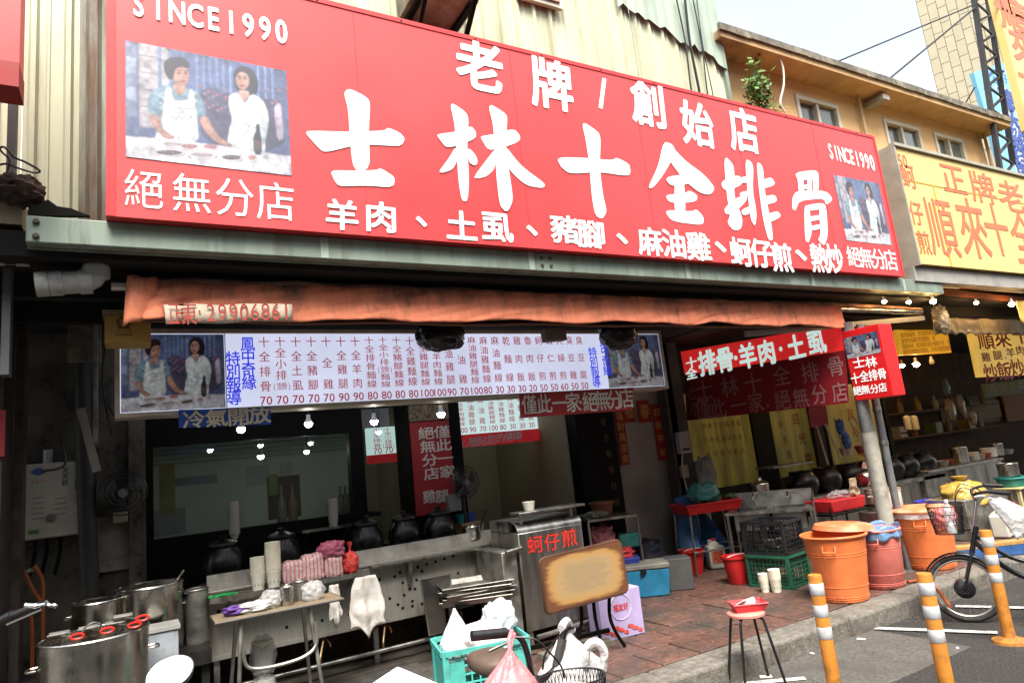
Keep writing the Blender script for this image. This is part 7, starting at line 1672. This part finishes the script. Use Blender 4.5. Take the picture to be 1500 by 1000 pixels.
# ================================================================== bicycles and foreground
frame_b = mat('black_frame_paint', (.014, .014, .016), .3, .2, .2, 6, coat=.3); tyre_m = mat('tyre_rubber', (.022, .021, .02), .75, 0, .3, 12, .1, dirt=((.12, .1, .085), .55, 9)); rim_m = mat('dull_rim', (.35, .33, .3), .4, .8, .2, 9)
def bicycle(label, loc, rz, r=.26, wb=.98, steer=0, lettering=True, front_motor=True):
    """city bicycle; x points forward from the front axle's foot"""
    t = thing('bicycle', label, 'bicycle', loc, rz)
    def wheel(cx_, name, rr):
        w_ = MB().tube(circ((cx_, 0, r), rr - .02, 40, 'y'), .021, 10, closed=True).build(name, tyre_m, t, world=False)
        MB().tube(circ((cx_, 0, r), rr - .045, 40, 'y'), .011, 8, closed=True).build('rim', rim_m, w_, world=False)
        s = MB()
        for k in range(24):
            a = 6.283 * k / 24; b = a + (.5 if k % 2 else -.5); y_ = .025 if k % 4 < 2 else -.025
            s.tube([(cx_ + .05 * math.cos(b), y_, r + .05 * math.sin(b)), (cx_ + (rr - .05) * math.cos(a), 0, r + (rr - .05) * math.sin(a))], .0014, 4)
        s.build('spokes', rim_m, w_, world=False)
        hr = .075 if front_motor and cx_ == 0 else .03
        MB().lathe([(0, -.05), (hr * .5, -.05), (hr, -.025), (hr, .025), (hr * .5, .05), (0, .05)], (cx_, 0, r), 20, M=Matrix.Rotation(R_(90), 3, 'X')).build('hub', frame_b, w_, world=False)
        return w_
    wheel(0, 'front_wheel', r); wheel(-wb, 'rear_wheel', r)
    hx, hz_ = -.2, .62; tilt = (.2, 0)
    for s in (-1, 1): MB().tube([(0, s * .05, r), (-.085, s * .05, r + .23), (-.1, s * .02, r + .28)], .011, 8).build('fork_blade', frame_b, t, world=False)
    MB().tube([(-.1, 0, r + .27), (-.17, 0, .74)], .02, 12).build('head_tube', frame_b, t, world=False)
    MB().tube([(-.15, 0, .74), (-.22, 0, .98)], .013, 10).build('stem', chrome, t, world=False)
    hb = [(-.36, .3, 1.02), (-.3, .27, 1.03), (-.2, .2, 1.01), (-.2, .08, .96), (-.21, 0, .95), (-.2, -.08, .96), (-.2, -.2, 1.01), (-.3, -.27, 1.03), (-.36, -.3, 1.02)]
    MB().tube(smooth_path(hb, 5), .011, 8).build('handlebar', frame_b, t, world=False)
    for s in (-1, 1):
        MB().tube([(-.29, s * .268, 1.031), (-.42, s * .325, 1.012)], .017, 10).build('grip', blackp, t, world=False)
        MB().tube(smooth_path([(-.24, s * .235, 1.01), (-.27, s * .25, .985), (-.36, s * .285, .97)], 4), .006, 6).build('brake_lever', chrome, t, world=False)
        MB().tube(smooth_path([(-.24, s * .24, 1.01), (-.12, s * .16, 1.06), (-.06, s * .05, .9), (-.12, s * .02, .68)], 6), .0035, 5).build('cable', blackp, t, world=False)
    MB().tube(smooth_path([(-.12, 0, r + .38), (-.3, 0, .42), (-.5, 0, .3), (-.58, 0, .28)], 5), .021, 10).build('down_tube', frame_b, t, world=False)
    MB().tube(smooth_path([(-.14, 0, r + .42), (-.34, 0, .5), (-.6, 0, .42), (-.68, 0, .4)], 5), .016, 10).build('top_tube', frame_b, t, world=False)
    MB().tube([(-.56, 0, .26), (-.74, 0, .8)], .017, 10).build('seat_tube', frame_b, t, world=False)
    for s in (-1, 1):
        MB().tube([(-.57, s * .03, .27), (-wb, s * .06, r)], .01, 8).build('chain_stay', frame_b, t, world=False); MB().tube([(-.68, s * .02, .58), (-wb, s * .06, r)], .008, 8).build('seat_stay', frame_b, t, world=False)
    MB().grid(lambda u, v: (-.9 + .28 * u, (v - .5) * (.2 - .13 * u), .83 + .02 * math.cos((v - .5) * 5) - .02 * u), 10, 8).build('saddle', mat('brown_saddle', (.08, .055, .04), .6, 0, .2, 6), t, world=False, solid=.04, bevel=.01)
    MB().tube([(-.57, -.08, .27), (-.57, .08, .27)], .02, 10).build('bottom_bracket', frame_b, t, world=False)
    for s in (-1, 1): MB().bar((-.57, s * .085, .27), (-.57 + s * .12, s * .085, .27 - s * .08), .018, .012).build('crank', rim_m, t, world=False); MB().box(-.57 + s * .12 - .04, -.57 + s * .12 + .04, s * .13 - .04, s * .13 + .04, .255 - s * .08, .275 - s * .08).build('pedal', blackp, t, world=False)
    for cx_, a0_, a1_ in ((0, 20, 150), (-wb, 20, 185)):
        def fd(u, v, cx_=cx_, a0_=a0_, a1_=a1_):
            a = R_(a0_ + (a1_ - a0_) * u); q = r + .02 - .012 * abs(v - .5) * 2; return (cx_ + q * math.cos(a), (v - .5) * .06, r + q * math.sin(a))
        MB().grid(fd, 20, 4).build('mudguard', frame_b, t, world=False, solid=.002)
    # wire basket
    bc_ = (.0, 0, .72); ws = MB(); n_ = 0
    def bp(u, z_): # outline, tapering downwards
        k = .78 + .22 * z_; a = 6.283 * u; ex = math.copysign(abs(math.cos(a)) ** .5, math.cos(a)); ey = math.copysign(abs(math.sin(a)) ** .5, math.sin(a)); return V(.02 + .13 * k * ex, .17 * k * ey, .70 + .22 * z_)
    for k in range(44):
        for sgn in (-1, 1): ws.tube([bp((k + sgn * 2.2 * q) / 44, q) for q in (0, .5, 1)], .0016, 4)
    wr = ws.build('basket_wires', blackp, t, world=False)
    for z_ in (0, .35, .7, 1): MB().tube([bp(k / 40, z_) for k in range(40)], .0045 if z_ == 1 else .003, 5, closed=True).build('basket_ring', blackp, wr, world=False)
    for k in range(-3, 4): MB().tube([(.02 - .1, k * .035, .70), (.02 + .1, k * .035, .70)], .002, 4).build('basket_floor_wire', blackp, wr, world=False)
    MB().bar((-.13, 0, .72), (-.02, 0, .71), .05, .012).build('basket_bracket', frame_b, t, world=False)
    if lettering:
        l = MB(); Fr = Face((-.2, -.023, .44), V(-.75, 0, -.42).normalized() * -1, V(-.42, 0, .75)); Fr = Face((-.5, -.0235, .335), V(.86, 0, .38), V(-.38, 0, .86))
        for i, ch in enumerate('RAFTONE'): put(l, Fr, ch, Fr.pt(.0 + i * .045, .02), .07, .06, .02)
        l.build('frame_lettering', white_paint, t, world=False, smooth=0)
    return t
bb_ = G(1424, 911, 0); hd = math.atan2(.877, -.48)
bike = bicycle('black city bicycle with front basket parked at the right edge', V(bb_.x, bb_.y, 0), hd, r=.262)
Wb = WM[bike.name]
wb_ = thing('water_bottle', 'clear plastic water bottle standing in the right bicycle basket', 'bottle', Wb @ V(.0, .115, .71)); cb_ = Wb @ V(.0, .115, .71)
MB().lathe([(.034, 0), (.037, .01), (.037, .08), (.034, .09), (.037, .1), (.037, .17), (.02, .215), (.014, .22), (.014, .24)], cb_, 18).build('body', film('bottle_pet', (.72, .75, .78), .55, .1), wb_); MB().lathe([(.016, .24), (.016, .262), (0, .262)], cb_, 14).build('cap', white_paint, wb_)
bag('red_basket_bag', 'red striped plastic bag beside the bottle in the right bicycle basket', Wb @ V(.03, -.05, .8), .07, .08, .09, pinkred, 71, knot=False, amp=.3)
# white carrier bag on the right bicycle's handlebar
wbg = thing('carrier_bag', 'white printed carrier bag hanging from the right bicycle handlebar', 'bag', Wb @ V(-.4, -.35, .8)); hb_ = D(1462, 733, 5.2)
q0, q1, q2, q3 = D(1446, 733, 5.15), D(1466, 728, 5.15), D(1535, 760, 5.0), D(1490, 790, 5.0)
cen_ = (q0 + q1 + q2 + q3) / 4; ax_ = (q2 + q3 - q0 - q1).normalized()
MB().grid(lambda u, v: (q0.lerp(q1, v)).lerp(q3.lerp(q2, v), u) + V(-.5, -.6, .0).normalized() * (.05 * math.sin(v * 3.14) * math.sin(u * 3.0) + .015 * noise.noise(V(u * 6, v * 6, 1))), 16, 14).build('bag_body', white_bag, wbg, smooth=70, solid=.006)
MB().tube(smooth_path([D(1428, 728, 5.2), D(1440, 726, 5.15), D(1452, 730, 5.15)], 4), .01, 6).build('bag_handle', white_bag, wbg)
l = MB(); Fq = Face(cen_ - V(.05, .06, 0).normalized() * .08, (q3 - q0).normalized(), (q1 - q0).normalized()); line(l, Fq, '1100', Fq.pt(-.1, .03), Fq.pt(.02, .03), .06, .06, 0, .02); l.build('red_print', red_txt, wbg, smooth=0)
# things on the ground behind the wheel
hz = MB().tube(smooth_path([G(*p, .16) for p in ((1330, 852), (1350, 850), (1372, 862), (1386, 880), (1392, 888))], 5), .014, 8).build('orange_hose', hose_m); tag(hz, 'short orange hose lying on the kerb under the bicycle wheel', 'hose')
pb = thing('blue_plank', 'blue and yellow painted plank lying behind the bicycle', 'plank', G(1450, 815)); a, b = G(1395, 822), G(1540, 806)
MB().bar(a + Z * .06, b + Z * .06, .1, .1).build('plank', mat('plank_blue', (.03, .1, .28), .6, 0, .3, 6), pb); MB().bar(a + Z * .125 + V(0, .02, 0), b + Z * .125 + V(0, .02, 0), .14, .03).build('yellow_edge', mat('plank_yellow', (.42, .22, .07), .7, 0, .3, 6), pb)
jerry(V(9.0, 4.35, .15), .26, .18, .34, 'white jerrycan near the yellow bag at right', R_(10))

# foreground bicycle, only its front end in view
fbx = thing('front_bicycle', 'bicycle in the foreground with dark grips, basket and hanging bags', 'bicycle', V(1.36, 2.42, 0))
def Dp(px, py, d=2.6): return D(px, py, d)
bar = smooth_path([Dp(694, 931, 2.52), Dp(722, 928, 2.55), Dp(745, 926, 2.58), Dp(764, 936, 2.6), Dp(774, 962, 2.6), Dp(781, 990, 2.6), Dp(797, 992, 2.58), Dp(815, 975, 2.6), Dp(822, 945, 2.62), Dp(828, 922, 2.66), Dp(838, 917, 2.7)], 5)
MB().tube(bar, .0125, 10).build('handlebar', frame_b, fbx)
MB().tube([Dp(691, 931, 2.52), Dp(742, 926, 2.58)], .019, 12).build('grip', blackp, fbx); MB().tube([Dp(815, 975, 2.6), Dp(824, 935, 2.63)], .018, 12).build('grip', mat('grey_grip', (.06, .055, .055), .6), fbx)
MB().tube(smooth_path([Dp(752, 936, 2.58), Dp(735, 944, 2.56), Dp(716, 953, 2.54)], 4), .0065, 6).build('brake_lever', frame_b, fbx)
for pts in (((755, 932), (785, 936), (805, 955), (822, 975), (828, 1000)), ((836, 916), (820, 930), (800, 955), (795, 980))): MB().tube(smooth_path([Dp(*p, 2.56) for p in pts], 5), .004, 5).build('cable', blackp, fbx)
hc = Dp(787, 995, 2.6); MB().tube([hc, hc - Z * .3 + V(.03, -.02, 0), hc - Z * .45 + V(.05, -.05, 0)], .016, 10).build('stem', frame_b, fbx)
wc = V(hc.x + .1, hc.y - .12, .3)
w_ = MB().tube([wc + V(.28 * math.cos(a) * .25, -.28 * math.cos(a) * .97, .28 * math.sin(a)) for a in [6.283 * k / 36 for k in range(36)]], .02, 8, closed=True).build('front_wheel', tyre_m, fbx)
for s in (-1, 1): MB().tube([hc - Z * .42 + V(.05 + .05 * s, -.05, 0), wc + V(.05 * s, 0, 0)], .011, 8).build('fork_blade', frame_b, fbx)
sd0 = D(722, 968, 3.0)
MB().blob(sd0, .1, .14, .045, 2, .05, 2, 24, 14, .7).build('saddle', mat('worn_brown_saddle', (.09, .06, .045), .55, 0, .2, 7, .1), fbx)
MB().tube([sd0, V(sd0.x, sd0.y - .1, .3)], .015, 8).build('seat_post', frame_b, fbx); MB().tube([hc - Z * .35, V(sd0.x, sd0.y - .1, .32)], .02, 10).build('down_tube', frame_b, fbx)
rw = V(sd0.x - .1, sd0.y + .3, .3); MB().tube([rw + V(.28 * math.cos(a) * .25, -.28 * math.cos(a) * .97, .28 * math.sin(a)) for a in [6.283 * k / 36 for k in range(36)]], .02, 8, closed=True).build('rear_wheel', tyre_m, fbx); MB().tube([rw, V(sd0.x, sd0.y - .1, .32)], .012, 8).build('chain_stay', frame_b, fbx)
bkc = D(840, 1012, 2.45); bm = MB()
def bp2(u, z_): k = .8 + .2 * z_; a = 6.283 * u; return bkc + V(.125 * k * math.cos(a) * .87 + .1 * k * math.sin(a) * .49, -.125 * k * math.cos(a) * .49 + .1 * k * math.sin(a) * .87, -.17 + .22 * z_)
for k in range(48):
    for s in (-1, 1): bm.tube([bp2((k + s * 2.4 * q) / 48, q) for q in (0, .5, 1)], .0015, 4)
bw_ = bm.build('basket_wires', blackp, fbx)
for z_ in (0, .4, .75, 1): MB().tube([bp2(k / 40, z_) for k in range(40)], .004 if z_ == 1 else .0025, 5, closed=True).build('basket_ring', blackp, bw_)
# bags on the foreground bicycle
def hang_bag(name, label, top, c, rx, ry, rz, m, seed, fold=9):
    """carrier bag gathered at its handle and swelling below"""
    t = thing(name, label, 'bag', c - Z * rz)
    def fn(u, v):
        a = 6.283 * u; z_ = top.z + (c.z - rz - top.z) * v; k = min(1, (v / .62)) ** 1.15 if v < .62 else max(0, 1 - ((v - .62) / .38) ** 2.6) ** .5
        k = .06 + .94 * k if v < .62 else k
        pl_ = 1 + .1 * math.sin(a * fold + seed) * (1 - v) + .12 * noise.noise(V(math.cos(a) * 1.6, math.sin(a) * 1.6, v * 4 + seed))
        x_ = top.x + (c.x - top.x) * min(1, v * 1.6); y_ = top.y + (c.y - top.y) * min(1, v * 1.6); return (x_ + rx * k * pl_ * math.cos(a), y_ + ry * k * pl_ * math.sin(a), z_)
    MB().grid(fn, 48, 26).build('bag_body', m, t, smooth=60); return t
pk = hang_bag('pink_carrier_bag', 'pink striped carrier bag hanging from the foreground left grip', Dp(747, 950, 2.5), Dp(742, 1008, 2.46), .135, .11, .11, film('pink_carrier', (.72, .24, .26), .74, .3), 3)
MB().tube([Dp(750, 922, 2.54), Dp(746, 935, 2.52), Dp(747, 953, 2.5)], .009, 8).build('bag_handle', MATS['pink_carrier'], pk)
MB().tube([Dp(753, 928, 2.57), Dp(749, 940, 2.52), Dp(747, 953, 2.5)], .008, 8).build('bag_handle', MATS['pink_carrier'], pk)
wb2 = hang_bag('white_carrier_bag', 'white carrier bag hanging over the foreground right grip', Dp(826, 918, 2.68), Dp(838, 985, 2.66), .15, .1, .1, white_bag, 5)
MB().tube(smooth_path([Dp(822, 920, 2.6), Dp(830, 909, 2.66), Dp(838, 922, 2.72)], 4), .016, 8).build('bag_handle', white_bag, wb2)
MB().tube(smooth_path([Dp(858, 975, 2.6), Dp(860, 948, 2.6), Dp(874, 940, 2.6), Dp(885, 955, 2.6), Dp(882, 980, 2.6)], 5), .017, 8).build('bag_handle', white_bag, wb2)
bag('basket_bag', 'red printed white bag inside the foreground basket', bkc - Z * .06, .1, .085, .08, pink_film, 77, knot=False)

# teal crates on the road
tc_m = mat('teal_crate_plastic', (.08, .42, .36), .5, 0, .12, 5, .03, dirt=((.05, .09, .08), .6, 7))
o0 = D(651, 954, 4.0); oL = D(616, 936, 4.12); oR = D(771, 930, 4.0); ztop_ = .60
o0 = G(651, 954, ztop_); oR_ = G(770, 931, ztop_); uu = oR_ - o0; uu.z = 0; vv = V(-uu.y, uu.x, 0).normalized() * .36
def teal(label, z0):
    o_ = V(o0.x, o0.y, z0); t = lattice_crate('teal_crate', label, o_, uu, vv, .29, tc_m, cell=.05, bar=.009, group='stacked teal crates', post=.035)
    u = uu.normalized(); v = vv.normalized()
    for a, b in ((.0, .22), (.78, 1.0)): MB().prism([o_ + uu * a + v * -.006 + Z * .03, o_ + uu * b + v * -.006 + Z * .03, o_ + uu * b + v * -.006 + Z * .22, o_ + uu * a + v * -.006 + Z * .22], v * .004).build('solid_panel', tc_m, t, smooth=0)
    MB().prism([o_ + u * -.006 + vv * .06 + Z * .05, o_ + u * -.006 + vv * .9 + Z * .05, o_ + u * -.006 + vv * .9 + Z * .2, o_ + u * -.006 + vv * .06 + Z * .2], u * .004).build('solid_panel', tc_m, t, smooth=0)
    return t
teal('upper teal plastic crate filled with plastic bags in the foreground', .31); teal('lower teal plastic crate carrying the filled one', .012)
def inc(a, b, z_): return o0 + uu * a + vv * b + Z * (z_ - o0.z)
hang_bag('frosted_bag', 'frosted translucent bag with a peaked top in the teal crate', inc(.22, .45, .8), inc(.22, .45, .6), .11, .1, .12, frost, 8)
bag('pink_paper_bag', 'pink and white bag heaped in the middle of the teal crate', inc(.52, .45, .57), .17, .12, .1, film('pinkish_white', (.8, .66, .66), .9), 82, knot=False, amp=.35)
bag('clear_blue_bag', 'clear bluish knotted bag on the far end of the teal crate', inc(.82, .7, .67), .1, .09, .11, film('bluish_clear', (.72, .8, .84), .6), 83, knot=False, amp=.3)

# white foam lid, scooter mirror, left handlebar
fo = thing('white_foam_board', 'white foam board in the foreground at the bottom edge', 'foam board', D(595, 1010, 2.4)); q = [D(582, 974, 2.45), D(648, 1001, 2.3), D(590, 1040, 2.1), D(520, 1015, 2.2)]
MB().prism(q, V(0, 0, -.04)).build('slab', mat('white_foam', (.84, .84, .82), .7, 0, .03, 8), fo, smooth=0, bevel=.008)
sx_ = thing('foam_box', 'foam box standing beneath the white foam board', 'box', D(595, 1060, 2.3)); cq2 = sum(q, Vector()) / 4
MB().prism([cq2 + (p - cq2) * .94 - Z * .042 for p in q], V(0, 0, -.5)).build('body', MATS['white_foam'], sx_, smooth=0)
scm = thing('scooter', 'parked scooter of which a bright rear-view mirror shows at the bottom left', 'scooter', D(250, 1000, 2.3) - Z * 1.0)
mc = D(249, 984, 2.3); vx = Vector((AX[0], AY[0], AZ[0])); vy_ = -Vector((AX[1], AY[1], AZ[1])); vz_ = -Vector((AX[2], AY[2], AZ[2]))
# mirror glass leans back so that it reflects the sky
tc_ = Vector((-mc.x, -mc.y, 0)).normalized(); mn = (tc_ * math.cos(R_(43)) + Z * math.sin(R_(43))).normalized(); mu = vx.cross(mn).normalized(); mu, mv = vx - mn * vx.dot(mn), None; mu.normalize(); mv = mn.cross(mu)
def mp_(a, k=1, h=0): return mc + (mu * math.cos(a) * .062 + mv * math.sin(a) * .062 * 1.05 + mu * math.sin(a) * .018) * k + mn * h
pts = [mp_(6.283 * k / 28, 1, 0) for k in range(28)]
m = MB(); m.prism([mp_(6.283 * k / 28, 1.06, -.03) for k in range(28)], mn * .028); m.build('mirror_shell', blackp, scm)
MB().add(pts, [tuple(range(28))]).build('mirror_glass', mat('mirror', (.92, .93, .94), .02, 1, 0, 2), scm, smooth=0)
MB().tube(smooth_path([mc - mn * .03, mc - mn * .06 - Z * .1, mc - Z * .28 + V(.03, .05, 0)], 5), .008, 8).build('mirror_stem', chrome, scm)
sb0 = mc - Z * .3 + V(.05, .05, 0); MB().blob(sb0 - Z * .15, .2, .14, .15, 5, .1, 2).build('front_cowl', mat('scooter_paint', (.08, .09, .1), .25, 0, .1, 4, coat=.5), scm)
MB().tube([sb0 + V(-.28, .05, -.02), sb0 + V(.28, -.05, -.02)], .018, 10).build('handlebar', blackp, scm); MB().box(-.1, .1, -.5, .3, -.55, -.3, Matrix.Translation(sb0)).build('leg_shield', MATS['scooter_paint'], scm, bevel=.03)
wsc = MB().tube([sb0 + V(0, .25 + .2 * math.cos(a), -.95 + .2 * math.sin(a)) for a in [6.283 * k / 30 for k in range(30)]], .05, 10, closed=True).build('front_wheel', tyre_m, scm)
lb_ = thing('left_bicycle', 'black handlebar with chrome brake lever reaching in at the left edge', 'bicycle', D(-30, 920, 3.0) - Z * .9)
MB().tube([D(-60, 935, 3.0), D(0, 908, 3.0), D(38, 893, 3.0), D(62, 884, 3.0)], .017, 10).build('handlebar', blackp, lb_); MB().tube([D(-60, 940, 3.0), D(18, 900, 3.0)], .022, 10).build('grip', blackp, lb_)
MB().tube(smooth_path([D(66, 884, 2.97), D(56, 886, 2.95), D(44, 886, 2.95), D(38, 885, 2.95)], 4), [.009] * 5 + [.013] * 8, 8).build('brake_lever', chrome, lb_)
MB().tube(smooth_path([D(66, 880, 2.97), D(72, 886, 2.97), D(80, 886, 2.97), D(82, 890, 2.97)], 4), .008, 8).build('lever_clamp', chrome, lb_)
MB().tube([D(10, 914, 2.96), D(60, 892, 2.96)], .006, 6).build('cable', chrome, lb_)
h0 = D(-60, 937, 3.0); MB().tube([h0, h0 - Z * .5], .02, 8).build('stem', frame_b, lb_); MB().tube([h0 + V(.0, .3 * math.cos(a), -.67 + .3 * math.sin(a)) for a in [6.283 * k / 30 for k in range(30)]], .02, 8, closed=True).build('front_wheel', tyre_m, lb_)
